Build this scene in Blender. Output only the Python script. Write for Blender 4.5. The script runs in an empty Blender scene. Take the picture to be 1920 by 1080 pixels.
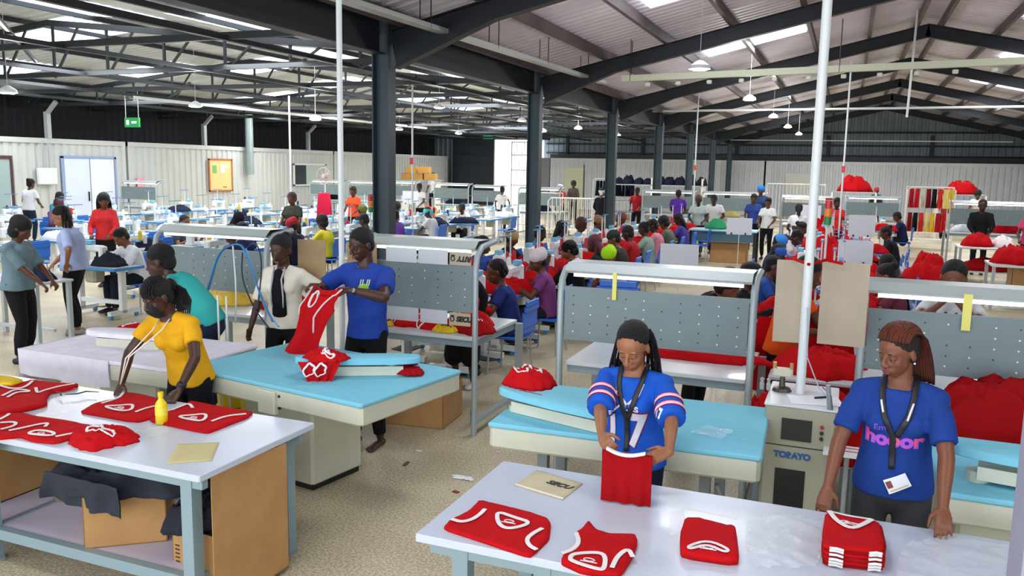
import bpy, bmesh, math, random
from mathutils import Vector, Matrix, noise
C = bpy.context.scene.collection
SC = bpy.context.scene
PI = math.pi
def V(*a): return Vector(a)
# ---------------------------------------------------------------- camera
cam = bpy.data.cameras.new('camera'); co = bpy.data.objects.new('camera', cam); C.objects.link(co)
cam.sensor_width = 36; cam.lens = 29.09; cam.clip_end = 300; cam.clip_start = .05
_r = V(0.92690327, 0.37485227, 0.01833321); _u = V(-0.07049321, 0.12591378, 0.98953344); _f = V(-0.36862045, 0.91849415, -0.14313444)
co.matrix_world = Matrix(((_r.x, _u.x, -_f.x, 0), (_r.y, _u.y, -_f.y, 0), (_r.z, _u.z, -_f.z, 2.3), (0, 0, 0, 1)))
SC.camera = co
# ---------------------------------------------------------------- view, world
SC.view_settings.view_transform = 'Standard'; SC.view_settings.look = 'None'; SC.view_settings.gamma = 1
SC.view_settings.exposure = 0.1
try:
    SC.cycles.max_bounces = 6; SC.cycles.diffuse_bounces = 4; SC.cycles.glossy_bounces = 2; SC.cycles.transmission_bounces = 4
    SC.cycles.transparent_max_bounces = 24; SC.cycles.sample_clamp_indirect = 4; SC.cycles.caustics_reflective = False; SC.cycles.caustics_refractive = False
    SC.cycles.use_denoising = True
except Exception: pass
w = bpy.data.worlds.new('sky'); SC.world = w; w.use_nodes = True
_bg = w.node_tree.nodes['Background']; _bg.inputs[0].default_value = (.80, .90, 1, 1); _bg.inputs[1].default_value = 1.6
def area(name, loc, size, sizey, power, rot=(0, 0, 0), col=(.96, .98, 1)):
    l = bpy.data.lights.new(name, 'AREA'); l.shape = 'RECTANGLE'; l.size = size; l.size_y = sizey; l.energy = power; l.color = col
    o = bpy.data.objects.new(name, l); C.objects.link(o); o.location = loc; o.rotation_euler = rot; return o
# daylight coming in through the rooflights (one lamp just below each run of translucent sheets); the unseen lamps behind the camera are added fill
SKY_A = [(-2.15, 2.0), (-2.15, 7.4), (-2.15, 13.3), (-2.15, 19.4), (-2.15, 25.3), (-2.15, 31.9), (-2.15, 38), (4.6, 1.4), (4.6, 8), (4.6, 14), (4.2, 20.2), (4.6, 26), (4.6, 32), (4.6, 38)]  # nearest ones are unseen, assumed to continue the rows, added to light the foreground
SKY_B = [(-9.4, 5), (-14.0, 4.4), (-14.0, 12.2), (-17.3, 14.5), (-10.3, 12.8), (-19.6, 19.8), (-17, 21.2), (-12.7, 17.8), (-16.9, 32.6), (-14.4, 34.8), (-17.6, 37.5), (-10.5, 22.2), (-22, 16.4), (-9.4, 30), (-21, 27), (-17.6, 26)]
for i, (x, y) in enumerate(SKY_A):
    z = 4.3 + .228 * (x + 6.06) if x < 1.45 else 4.3 + .228 * (9.0 - x)
    area('daylight_fill', (x, y, z - .12), 2.0, 1.0, (260 if y > 30 else 160 if y > 18 else 100) if y > 10 else 70)
for i, (x, y) in enumerate(SKY_B):
    area('daylight_fill', (x, y, 4.15), 1.8, 1.4, (150 if y > 28 else 110 if y > 18 else 85) if y > 8 else 50)
area('daylight_fill', (-4.0, -2.6, 3.0), 14, 2.6, 120, (math.radians(72), 0, math.radians(-8)), (1, .98, .96))  # added front key, standing in for an assumed open end
area('daylight_fill', (-2.0, -2.6, 1.0), 20, 1.6, 300, (math.radians(118), 0, 0), (1, .98, .96))  # added fill facing up, brightens the roof and undersides of faces
area('daylight_fill', (-19, 46.2, 2.2), 2.4, 3.4, 60, (math.radians(-90), 0, 0), (.9, .95, 1))

# ---------------------------------------------------------------- helpers
def lin(c):
    if isinstance(c, str): c = tuple(int(c[i:i + 2], 16) / 255 for i in (0, 2, 4))
    return tuple((x / 12.92 if x <= .04045 else ((x + .055) / 1.055) ** 2.4) for x in c) + (1,)
_M = {}
def mat(col, rough=.6, metal=0., bump=None, bscale=60, bstr=.2, emit=0., alpha=1., var=0., vscale=5, trans=0., coat=0., name=None, spec=.5):
    key = (col, rough, metal, bump, bscale, bstr, emit, alpha, var, vscale, trans, coat, spec)
    if key in _M: return _M[key]
    m = bpy.data.materials.new(name or 'm_' + str(col)); m.use_nodes = True; nt = m.node_tree; b = nt.nodes['Principled BSDF']
    c = lin(col); b.inputs['Base Color'].default_value = c; b.inputs['Roughness'].default_value = rough; b.inputs['Metallic'].default_value = metal
    b.inputs['Specular IOR Level'].default_value = spec
    if coat: b.inputs['Coat Weight'].default_value = coat; b.inputs['Coat Roughness'].default_value = .08
    if trans: b.inputs['Transmission Weight'].default_value = trans; b.inputs['IOR'].default_value = 1.1
    if alpha < 1: b.inputs['Alpha'].default_value = alpha
    if emit: b.inputs['Emission Color'].default_value = c; b.inputs['Emission Strength'].default_value = emit
    if var or bump:
        tc = nt.nodes.new('ShaderNodeTexCoord')
    if var:
        n = nt.nodes.new('ShaderNodeTexNoise'); n.inputs['Scale'].default_value = vscale; n.inputs['Detail'].default_value = 6
        nt.links.new(tc.outputs['Object'], n.inputs['Vector'])
        mp = nt.nodes.new('ShaderNodeMapRange'); mp.inputs['From Min'].default_value = .3; mp.inputs['From Max'].default_value = .7
        mp.inputs['To Min'].default_value = 1 - var; mp.inputs['To Max'].default_value = 1 + var * .6
        nt.links.new(n.outputs['Fac'], mp.inputs['Value'])
        h = nt.nodes.new('ShaderNodeHueSaturation'); h.inputs['Color'].default_value = c
        nt.links.new(mp.outputs['Result'], h.inputs['Value']); nt.links.new(h.outputs['Color'], b.inputs['Base Color'])
    if bump:
        if bump == 'wave':
            n = nt.nodes.new('ShaderNodeTexWave'); n.inputs['Distortion'].default_value = 2
        else:
            n = nt.nodes.new('ShaderNodeTexNoise'); n.inputs['Detail'].default_value = 4
        n.inputs['Scale'].default_value = bscale
        nt.links.new(tc.outputs['Object'], n.inputs['Vector'])
        bp = nt.nodes.new('ShaderNodeBump'); bp.inputs['Strength'].default_value = bstr; bp.inputs['Distance'].default_value = .02
        nt.links.new(n.outputs['Fac'], bp.inputs['Height']); nt.links.new(bp.outputs['Normal'], b.inputs['Normal'])
    _M[key] = m; return m
def cloth(col, **k): 
    a = dict(rough=.85, bump='noise', bscale=9, bstr=.5, var=.08, vscale=7, spec=.2); a.update(k); return mat(col, **a)

class MB:
    """collects verts and faces; build() links them as one mesh object"""
    def __init__(s): s.v = []; s.f = []; s.m = []; s.mi = 0
    def add(s, vs, fs):
        o = len(s.v); s.v += [tuple(v) for v in vs]; s.f += [tuple(i + o for i in f) for f in fs]; s.m += [s.mi] * len(fs); return s
    def box(s, c, d, rz=0, M=None, taper=1.):
        x, y, z = d[0] / 2, d[1] / 2, d[2] / 2; cs, sn = math.cos(rz), math.sin(rz); vs = []
        for k in (-1, 1):
            t = taper if k > 0 else 1
            for i, j in ((-1, -1), (1, -1), (1, 1), (-1, 1)):
                a, b = i * x * t, j * y * t; vs.append((c[0] + a * cs - b * sn, c[1] + a * sn + b * cs, c[2] + k * z))
        if M: vs = [M @ Vector(v) for v in vs]
        return s.add(vs, [(3, 2, 1, 0), (4, 5, 6, 7), (0, 1, 5, 4), (1, 2, 6, 5), (2, 3, 7, 6), (3, 0, 4, 7)])
    def bb(s, x0, x1, y0, y1, z0, z1): return s.box(((x0 + x1) / 2, (y0 + y1) / 2, (z0 + z1) / 2), (abs(x1 - x0), abs(y1 - y0), abs(z1 - z0)))
    def rbox(s, c, d, r=.01, rz=0):
        """box with chamfered vertical and top edges"""
        x, y, z = d[0] / 2, d[1] / 2, d[2] / 2; cs, sn = math.cos(rz), math.sin(rz); r = min(r, x * .9, y * .9, z * .9)
        def ring(ix, iy, h):
            p = [(-ix + 0, -iy + r), (-ix + r, -iy), (ix - r, -iy), (ix, -iy + r), (ix, iy - r), (ix - r, iy), (-ix + r, iy), (-ix, iy - r)]
            return [(c[0] + a * cs - b * sn, c[1] + a * sn + b * cs, c[2] + h) for a, b in p]
        vs = ring(x - r * .7, y - r * .7, -z) + ring(x, y, -z + r * .7) + ring(x, y, z - r * .7) + ring(x - r * .7, y - r * .7, z); fs = []
        for k in range(3):
            for i in range(8): fs.append((k * 8 + i, k * 8 + (i + 1) % 8, k * 8 + 8 + (i + 1) % 8, k * 8 + 8 + i))
        fs += [tuple(range(7, -1, -1)), tuple(range(24, 32))]; return s.add(vs, fs)
    def beam(s, a, b, wd, h, up=V(0, 0, 1)):
        a, b = Vector(a), Vector(b); d = (b - a).normalized(); sd = d.cross(up)
        if sd.length < 1e-4: sd = d.cross(V(0, 1, 0))
        sd.normalize(); u = sd.cross(d); vs = []
        for p in (a, b):
            for i, j in ((-1, -1), (1, -1), (1, 1), (-1, 1)): vs.append(p + sd * (i * wd / 2) + u * (j * h / 2))
        return s.add(vs, [(3, 2, 1, 0), (4, 5, 6, 7), (0, 1, 5, 4), (1, 2, 6, 5), (2, 3, 7, 6), (3, 0, 4, 7)])
    def ibeam(s, a, b, wd, h, t=.018, up=V(0, 0, 1), h2=None):
        """I section; h at a, h2 at b, top edge on the line a-b"""
        a, b = Vector(a), Vector(b); d = (b - a).normalized(); sd = d.cross(up).normalized(); u = sd.cross(d); h2 = h2 or h
        def pc(w_, t0, t1, q0, q1):
            vs = []
            for p, (c0, c1) in ((a, t0), (b, t1)):
                for i, j in ((-1, c0), (1, c0), (1, c1), (-1, c1)): vs.append(p + sd * (i * w_ / 2) + u * j)
            s.add(vs, [(3, 2, 1, 0), (4, 5, 6, 7), (0, 1, 5, 4), (1, 2, 6, 5), (2, 3, 7, 6), (3, 0, 4, 7)])
        pc(wd, (-t, 0), (-t, 0), 0, 0); pc(wd, (-h, -h + t), (-h2, -h2 + t), 0, 0); pc(t, (-h + t, -t), (-h2 + t, -t), 0, 0); return s
    def tube(s, pts, r, n=8, cap=True, close=False, flat=1.):
        pts = [Vector(p) for p in pts]; N = len(pts); vs = []; pu = None
        for i, p in enumerate(pts):
            if close: d = pts[(i + 1) % N] - pts[i - 1]
            else: d = pts[min(i + 1, N - 1)] - pts[max(i - 1, 0)]
            if d.length < 1e-9: d = V(0, 0, 1)
            d.normalize()
            if pu is None: pu = d.orthogonal().normalized() if abs(d.z) > .95 else V(0, 0, 1).cross(d).normalized()
            sd = (pu - d * pu.dot(d)); sd = sd.normalized() if sd.length > 1e-6 else d.orthogonal().normalized(); pu = sd; u = d.cross(sd)
            rr = r[i] if isinstance(r, (list, tuple)) else r
            for k in range(n):
                a = 2 * PI * k / n; vs.append(p + sd * (math.cos(a) * rr) + u * (math.sin(a) * rr * flat))
        fs = []
        for i in range(N if close else N - 1):
            j = (i + 1) % N
            for k in range(n): fs.append((i * n + k, i * n + (k + 1) % n, j * n + (k + 1) % n, j * n + k))
        if cap and not close: fs += [tuple(range(n - 1, -1, -1)), tuple((N - 1) * n + k for k in range(n))]
        return s.add(vs, fs)
    def cyl(s, a, b, r, n=16, r2=None): return s.tube([a, b], [r, r if r2 is None else r2], n)
    def lathe(s, prof, n=16, c=(0, 0, 0)):
        vs = []; fs = []
        for r, z in prof:
            for k in range(n): a = 2 * PI * k / n; vs.append((c[0] + r * math.cos(a), c[1] + r * math.sin(a), c[2] + z))
        for i in range(len(prof) - 1):
            for k in range(n): fs.append((i * n + k, i * n + (k + 1) % n, (i + 1) * n + (k + 1) % n, (i + 1) * n + k))
        fs += [tuple(range(n - 1, -1, -1)), tuple((len(prof) - 1) * n + k for k in range(n))]; return s.add(vs, fs)
    def loft(s, pts, rad, side=V(1, 0, 0), n=14, rnd=True):
        """closed elliptical loft; rad = [(half width along side, half depth)]"""
        pts = [Vector(p) for p in pts]; P = list(pts); Rr = [tuple(r) if isinstance(r, (tuple, list)) else (r, r) for r in rad]
        if rnd:
            d0 = (pts[0] - pts[1]).normalized(); d1 = (pts[-1] - pts[-2]).normalized(); a, b = Rr[0], Rr[-1]
            m0, m1 = min(a), min(b)
            P = [pts[0] + d0 * m0 * .95, pts[0] + d0 * m0 * .6] + P + [pts[-1] + d1 * m1 * .6, pts[-1] + d1 * m1 * .95]
            Rr = [(a[0] * .25, a[1] * .25), (a[0] * .8, a[1] * .8)] + Rr + [(b[0] * .8, b[1] * .8), (b[0] * .25, b[1] * .25)]
        N = len(P); vs = []
        for i, p in enumerate(P):
            d = (P[min(i + 1, N - 1)] - P[max(i - 1, 0)]).normalized(); sd = side - d * side.dot(d)
            sd = sd.normalized() if sd.length > 1e-5 else d.orthogonal().normalized(); u = d.cross(sd)
            for k in range(n): a = 2 * PI * k / n; vs.append(p + sd * (math.cos(a) * Rr[i][0]) + u * (math.sin(a) * Rr[i][1]))
        fs = [(i * n + k, i * n + (k + 1) % n, (i + 1) * n + (k + 1) % n, (i + 1) * n + k) for i in range(N - 1) for k in range(n)]
        fs += [tuple(range(n - 1, -1, -1)), tuple((N - 1) * n + k for k in range(n))]; return s.add(vs, fs)
    def ell(s, c, r, M3=None, n=12, m=8):
        c = Vector(c); vs = [(0, 0, -1)]; fs = []
        for i in range(1, m):
            t = PI * i / m
            for k in range(n): a = 2 * PI * k / n; vs.append((math.sin(t) * math.cos(a), math.sin(t) * math.sin(a), -math.cos(t)))
        vs.append((0, 0, 1)); L = len(vs) - 1
        for k in range(n): fs.append((0, 1 + (k + 1) % n, 1 + k)); fs.append((L, L - n + k, L - n + (k + 1) % n))
        for i in range(m - 2):
            for k in range(n): a = 1 + i * n; fs.append((a + k, a + (k + 1) % n, a + n + (k + 1) % n, a + n + k))
        out = []
        for v in vs:
            v = V(v[0] * r[0], v[1] * r[1], v[2] * r[2])
            if M3: v = M3 @ v
            out.append(c + v)
        return s.add(out, fs)
    def grid(s, nx, ny, fn):
        vs = [fn(i / nx, j / ny) for j in range(ny + 1) for i in range(nx + 1)]
        fs = [(j * (nx + 1) + i, j * (nx + 1) + i + 1, (j + 1) * (nx + 1) + i + 1, (j + 1) * (nx + 1) + i) for j in range(ny) for i in range(nx)]
        return s.add(vs, fs)
    def mesh(s, name):
        me = bpy.data.meshes.new(name); me.from_pydata(s.v, [], s.f); me.polygons.foreach_set('material_index', s.m); me.update(); return me
    def build(s, name, mats, parent=None, smooth=False, loc=None, rz=0):
        me = s.mesh(name)
        for m in (mats if isinstance(mats, (list, tuple)) else [mats]): me.materials.append(m)
        if smooth: me.polygons.foreach_set('use_smooth', [True] * len(me.polygons))
        o = bpy.data.objects.new(name, me); C.objects.link(o)
        if smooth == 'auto': 
            try: me.set_sharp_from_angle(angle=math.radians(40))
            except Exception: pass
        if parent is not None: o.parent = parent
        if loc: o.location = loc
        if rz: o.rotation_euler = (0, 0, rz)
        return o
def tag(o, label=None, cat=None, group=None, kind=None):
    if label: o['label'] = label
    if cat: o['category'] = cat
    if group: o['group'] = group
    if kind: o['kind'] = kind
    return o
def empty(name, loc=(0, 0, 0), rz=0):
    o = bpy.data.objects.new(name, None); C.objects.link(o); o.location = loc; o.rotation_euler = (0, 0, rz); o.empty_display_size = .1; return o
KIDS = {}
def kids(o):
    return [c for c in C.objects if c.parent == o]
def tree(o):
    """snapshot of a thing: object, children, their children"""
    ch = [c for c in C.objects if c.parent == o]
    return (o, [(c, [d for d in C.objects if d.parent == c]) for c in ch])
def dup(tr, loc, rz=0, label=None, group=None, sc=None):
    o = tr[0].copy(); C.objects.link(o); o.location = loc; o.rotation_euler = (0, 0, rz)
    if sc: o.scale = sc
    if label: o['label'] = label
    if group: o['group'] = group
    elif 'group' in o and not group: del o['group']
    for c, g in tr[1]:
        n = c.copy(); C.objects.link(n); n.parent = o
        for d in g: e = d.copy(); C.objects.link(e); e.parent = n
    return o
def struct(o): o['kind'] = 'structure'; return o
def evalmesh(o):
    dg = bpy.context.evaluated_depsgraph_get(); me = bpy.data.meshes.new_from_object(o.evaluated_get(dg)); o.modifiers.clear(); old = o.data; o.data = me
    bpy.data.meshes.remove(old); return o
def blob(mb, name, material, parent, voxel=.01, sm=3, disp=None):
    """fuse overlapping closed shapes into one continuous skin"""
    me = mb.mesh(name); me.materials.append(material); o = bpy.data.objects.new(name, me); C.objects.link(o)
    r = o.modifiers.new('r', 'REMESH'); r.mode = 'VOXEL'; r.voxel_size = voxel; r.use_smooth_shade = True
    if sm: s_ = o.modifiers.new('s', 'SMOOTH'); s_.factor = .5; s_.iterations = sm
    evalmesh(o)
    if not o.data.materials: o.data.materials.append(material)
    if disp:
        amp, scl, seed = disp; off = V(seed * 3.1, seed * 1.7, seed)
        nn = [v.normal.copy() for v in o.data.vertices]
        for v, nv in zip(o.data.vertices, nn): v.co += nv * (amp * noise.noise(V(v.co.x * scl, v.co.y * scl, v.co.z * scl * .45) + off))
    o.data.polygons.foreach_set('use_smooth', [True] * len(o.data.polygons)); o.data.update()
    if parent is not None: o.parent = parent
    return o
PX={'g1':[(-1.448,3.266),(-1.299,3.252),(-1.112,3.215),(-1.07,3.16),(-1.03,3.025),(-1.039,2.901),(-1.047,2.841),(-1.242,2.887),(-1.467,2.935),(-1.476,3.017),(-1.443,3.142)],'g1n':[(-1.316,3.164),(-1.227,3.136),(-1.139,3.117),(-1.192,3.028),(-1.242,3.024),(-1.292,3.092)],'g1a':[(-1.464,3.01),(-1.414,2.999),(-1.383,3.04),(-1.374,3.102),(-1.377,3.163)],'g1b':[(-1.081,3.083),(-1.101,3.021),(-1.105,2.959),(-1.075,2.911),(-1.036,2.891)],'g2':[(-0.928,3.239),(-0.873,3.164),(-0.818,3.15),(-0.715,3.187),(-0.689,3.131),(-0.678,3.003),(-0.684,2.832),(-0.818,2.8),(-0.918,2.842),(-0.925,2.899),(-0.9,3.017),(-0.941,3.112),(-0.93,3.159)],'g2n':[(-0.889,2.863),(-0.881,2.897),(-0.799,2.946),(-0.766,2.924),(-0.743,2.83),(-0.754,2.808),(-0.877,2.833)],'g2a':[(-0.932,3.074),(-0.894,2.998),(-0.896,2.927),(-0.925,2.881)],'g2b':[(-0.669,2.962),(-0.703,3.026),(-0.724,2.943),(-0.719,2.846)],'g4':[(-0.552,3.427),(-0.458,3.44),(-0.383,3.423),(-0.342,3.427),(-0.318,3.298),(-0.29,3.127),(-0.33,3.103),(-0.465,3.091),(-0.511,3.101),(-0.542,3.252)],'g4n':[(-0.487,3.126),(-0.423,3.213),(-0.333,3.164),(-0.343,3.128),(-0.42,3.176),(-0.477,3.099)],'g4a':[(-0.558,3.48),(-0.469,3.482),(-0.389,3.471),(-0.341,3.466)],'g5':[(0.011,3.595),(0.095,3.588),(0.197,3.591),(0.22,3.573),(0.23,3.377),(0.223,3.294),(0.119,3.271),(0.009,3.253),(0.004,3.379)],'g5n':[(0.02,3.587),(0.049,3.495),(0.105,3.431),(0.155,3.508),(0.185,3.571)],'g5m':[(0.02,3.587),(0.094,3.57),(0.185,3.571)],'g5l':[(0.1,3.504)],'bag1':[(-0.312,3.579),(-0.113,3.684),(-0.007,3.656),(0.006,3.36),(-0.018,3.192),(-0.231,3.12),(-0.279,3.283)],'bag2':[(0.502,4.638),(0.81,4.557),(0.796,4.177),(0.679,3.491),(0.384,3.359),(0.367,3.982)],'bagw':[(-0.645,3.553),(-0.585,3.581),(-0.558,3.467),(-0.554,3.294),(-0.585,3.252)],'secu':[(-1.351,3.743),(-1.087,3.669),(-1.113,3.443),(-1.378,3.513)],'g3b':[(-0.935,3.447),(-0.723,3.483)],'a1':[(-4.172,3.483),(-4.232,3.636),(-4.211,3.82),(-4.272,3.913),(-4.152,3.935),(-3.972,3.901),(-3.824,3.806),(-3.701,3.618),(-3.711,3.498),(-3.782,3.479),(-3.954,3.483)],'a1n':[(-4.116,3.616),(-4.045,3.656),(-3.998,3.713),(-3.94,3.668),(-3.904,3.608),(-3.956,3.583),(-4.05,3.591)],'a1a':[(-4.176,3.65),(-4.174,3.724),(-4.185,3.795),(-4.247,3.88)],'a1b':[(-3.851,3.603),(-3.857,3.702),(-3.814,3.808)],'a2':[(-3.696,3.533),(-3.711,3.734),(-3.728,3.884),(-3.76,3.952),(-3.561,3.932),(-3.249,3.924),(-3.207,3.824),(-3.214,3.65),(-3.216,3.502),(-3.329,3.501)],'a2n':[(-3.564,3.651),(-3.507,3.692),(-3.46,3.75),(-3.403,3.698),(-3.373,3.627),(-3.442,3.622),(-3.525,3.626)],'a2a':[(-3.691,3.725),(-3.699,3.809),(-3.701,3.878),(-3.611,3.81)],'a2b':[(-3.321,3.651),(-3.317,3.768),(-3.241,3.849)],'a3':[(-5.257,3.634),(-5.134,3.693),(-5.052,3.803),(-5.042,3.875),(-4.926,3.853),(-4.68,3.915),(-4.633,3.843),(-4.672,3.697),(-4.587,3.599),(-4.455,3.498),(-4.478,3.377),(-4.53,3.246),(-4.59,3.159)],'a3a':[(-4.822,3.48),(-4.897,3.637),(-4.737,3.625),(-4.825,3.583),(-4.766,3.474)],'a3b':[(-4.807,3.699),(-4.682,3.61),(-4.705,3.676),(-4.707,3.785),(-4.672,3.877)],'a3c':[(-5.063,3.641),(-4.912,3.612),(-4.872,3.675),(-4.973,3.807)],'a4':[(-4.615,3.176),(-4.526,3.242),(-4.464,3.322),(-4.279,3.307),(-4.164,3.318),(-3.842,3.319),(-3.804,3.206),(-3.812,3.029),(-3.947,3.002),(-4.079,3.026),(-4.133,2.951),(-4.254,2.919)],'a4a':[(-4.412,3.158),(-4.442,3.23),(-4.464,3.254)],'a4b':[(-4.352,3.118),(-4.292,3.165),(-4.227,3.115),(-4.239,3.038)],'a4c':[(-4.179,3.04),(-4.152,3.123),(-4.136,3.193),(-4.108,3.225),(-4.067,3.172)],'a4n':[(-4.056,3.06),(-4.052,3.118),(-3.935,3.122),(-3.889,3.076),(-4.019,3.047)],'a4d':[(-3.867,3.074),(-3.841,3.136),(-3.803,3.205)],'yel':[(-5.355,3.761),(-5.26,3.787),(-5.158,3.797),(-5.006,3.773),(-4.988,3.669),(-5.071,3.647),(-5.162,3.621)],'card':[(-3.239,3.296),(-3.061,3.415),(-2.903,3.182),(-3.072,3.05)],'lbag':[(-4.727,3.731),(-4.638,3.847),(-4.439,3.87),(-4.158,3.57),(-4.244,3.437),(-4.311,3.288)],'lthr':[(-4.513,3.672),(-4.464,3.719),(-4.459,3.785),(-4.378,3.806)],'lthr2':[(-4.617,3.691),(-4.583,3.696),(-4.522,3.65)],'a5':[(-3.626,3.204)],'bottle':[(-3.585,3.537)],'sbag':[(-3.616,3.359),(-3.606,3.444),(-3.485,3.502),(-3.41,3.405),(-3.43,3.319)],'paper_floor':[(-2.603,5.373)],'pedal':[]}
# ================================================================ the building
DARK = mat('20252b', .5, .3); DARK2 = mat('2b3138', .5, .3); COL = mat('3d4b53', .45, .3, var=.12, vscale=2); PURL = mat('5d5252', .55, .1, var=.3, vscale=1.5)
WHITEP = mat('dfe4e4', .4); GALV = mat('aeb4b4', .45, .4, var=.15, vscale=3); GREYP = mat('8fa0a4', .4)
# concrete floor: speckled screed with stains, joints and a satin finish
def floor_mat():
    m = bpy.data.materials.new('screed'); m.use_nodes = True; nt = m.node_tree; b = nt.nodes['Principled BSDF']; N = nt.nodes.new; L = nt.links.new
    tc = N('ShaderNodeTexCoord'); n1 = N('ShaderNodeTexNoise'); n1.inputs['Scale'].default_value = .7; n1.inputs['Detail'].default_value = 8
    n2 = N('ShaderNodeTexNoise'); n2.inputs['Scale'].default_value = 60; n2.inputs['Detail'].default_value = 3
    for n in (n1, n2): L(tc.outputs['Object'], n.inputs['Vector'])
    r = N('ShaderNodeValToRGB'); r.color_ramp.elements[0].position = .32; r.color_ramp.elements[0].color = lin('a89c82'); r.color_ramp.elements[1].position = .68; r.color_ramp.elements[1].color = lin('d3c8ad')
    L(n1.outputs['Fac'], r.inputs['Fac'])
    mx = N('ShaderNodeMixRGB'); mx.blend_type = 'OVERLAY'; mx.inputs['Fac'].default_value = .75
    r2 = N('ShaderNodeValToRGB'); r2.color_ramp.elements[0].position = .42; r2.color_ramp.elements[0].color = (.34, .34, .33, 1); r2.color_ramp.elements[1].position = .6; r2.color_ramp.elements[1].color = (.68, .68, .66, 1)
    L(n2.outputs['Fac'], r2.inputs['Fac']); L(r.outputs['Color'], mx.inputs['Color1']); L(r2.outputs['Color'], mx.inputs['Color2']); L(mx.outputs['Color'], b.inputs['Base Color'])
    b.inputs['Roughness'].default_value = .42; b.inputs['Specular IOR Level'].default_value = .35; return m
fl = struct(MB().bb(-25.6, 9.2, -3.2, 49.6, -.15, 0).build('floor', floor_mat()))
# profiled sheet: trapezoid ribs. axis 'y' = ribs stacked along y (roof), 'x'/'y' walls
def sheet(P, Q, W, rib, depth, nrm):
    """P origin, Q vector along which ribs repeat, W vector along the rib, nrm rib direction"""
    P, Q, W, nrm = Vector(P), Vector(Q), Vector(W), Vector(nrm); n = int(Q.length / rib); mb = MB(); vs = []; fs = []
    q = Q / n
    for i in range(n):
        for t, h in ((0, 0), (.5, 0), (.62, 1), (.88, 1)):
            a = P + q * (i + t) + nrm * (h * depth); vs += [a, a + W]
    vs += [P + Q, P + Q + W]
    for i in range(len(vs) // 2 - 1): fs.append((2 * i, 2 * i + 2, 2 * i + 3, 2 * i + 1))
    return mb.add(vs, fs)
ROOF = mat('d9d2dc', .5, 0, var=.12, vscale=1.1); ROOFB = mat('dfe0dc', .5, 0, var=.2, vscale=.8)
SL = .228; X0, XR, X1 = -6.06, 1.47, 9.0; ZE = 4.3; ZR = ZE + SL * (XR - X0)
struct(sheet((X0, -3, ZE), (0, 52.5, 0), (XR - X0, 0, ZR - ZE), .25, -.04, (0, 0, -1)).build('ceiling_panel', ROOF))
struct(sheet((XR, -3, ZR), (0, 52.5, 0), (X1 - XR + .2, 0, ZE - ZR), .25, -.04, (0, 0, -1)).build('ceiling_panel', ROOF))
BX0, BXR, BX1 = -25.5, -15.8, -6.06; BZ = 4.42; BZR = BZ + .1 * (BXR - BX0)
struct(sheet((BX0, -3, BZ), (0, 52.5, 0), (BXR - BX0, 0, BZR - BZ), .25, -.04, (0, 0, -1)).build('ceiling_panel', ROOFB))
struct(sheet((BXR, -3, BZR), (0, 52.5, 0), (BX1 - BXR, 0, BZ - BZR), .25, -.04, (0, 0, -1)).build('ceiling_panel', ROOFB))
# translucent rooflights, bright with the sky above them
SKYL = mat('eef4ff', .3, emit=4); n = 0
def zA(x): return ZE + SL * (x - X0) if x < XR else ZR - SL * (x - XR)
def zB(x): return BZ + .1 * (x - BX0) if x < BXR else BZR - .1 * (x - BXR)
for (x, y) in SKY_A:
    n += 1; a, b = x - 1.05, x + 1.05
    struct(MB().add([(a, y - .5, zA(a) - .03), (b, y - .5, zA(b) - .03), (b, y + .5, zA(b) - .03), (a, y + .5, zA(a) - .03)], [(0, 1, 2, 3)]).build('window_%d' % n, SKYL))
for (x, y) in SKY_B:
    n += 1; a, b = x - 1.3, x + 1.3
    struct(MB().add([(a, y - .9, zB(a) - .03), (b, y - .9, zB(b) - .03), (b, y + .9, zB(b) - .03), (a, y + .9, zB(a) - .03)], [(0, 1, 2, 3)]).build('window_%d' % n, SKYL))
FR = [-1.8, 4.2] + [10.2 + 6 * k for k in range(7)]
# columns between the bays
for y in FR[2:]:
    o = MB().bb(X0 - .13, X0 - .112, y - .1, y + .1, 0, 4.25).bb(X0 + .112, X0 + .13, y - .1, y + .1, 0, 4.25).bb(X0 - .112, X0 + .112, y - .01, y + .01, 0, 4.25).bb(X0 - .2, X0 + .2, y - .16, y + .16, 0, .02).build('column', COL); struct(o)
# eaves beam between columns, one length per bay
for y in FR[:-1]:
    struct(MB().ibeam((X0, y + .13, 4.28), (X0, y + 5.87, 4.28), .2, .48).build('beam', DARK2))
    struct(MB().bb(X0 - .5, X0 - .12, y, y + 6, 4.16, 4.2).build('beam', GALV))
# portal rafters, deep at the knee
for y in FR:
    mb = MB(); zt = lambda x: zA(x) - .2
    mb.ibeam((X0 + .1, y, zt(X0 + .1)), (X0 + 1.6, y, zt(X0 + 1.6)), .16, .52, h2=.28); mb.ibeam((X0 + 1.6, y, zt(X0 + 1.6)), (XR, y, zt(XR)), .16, .28, h2=.3)
    struct(mb.build('beam', DARK))
    mb = MB(); mb.ibeam((XR, y, zt(XR)), (X1 - 1.6, y, zt(X1 - 1.6)), .16, .3, h2=.28); mb.ibeam((X1 - 1.6, y, zt(X1 - 1.6)), (X1 - .1, y, zt(X1 - .1)), .16, .28, h2=.52)
    struct(mb.build('beam', DARK))
    struct(MB().bb(X1 - .13, X1 + .13, y - .1, y + .1, 0, 4.05).build('column', COL))
# purlins, bay A
for i, x in enumerate([-5.75, -4.6, -3.42, -2.22, -.98, .2, 1.22, 1.74, 2.9, 4.1, 5.3, 6.5, 7.7, 8.7]):
    z = zA(x) - .02; struct(MB().bb(x - .03, x + .03, -3, 49.4, z - .18, z - .005).bb(x - .03, x + .045, -3, 49.4, z - .19, z - .175).build('beam', PURL))
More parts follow.
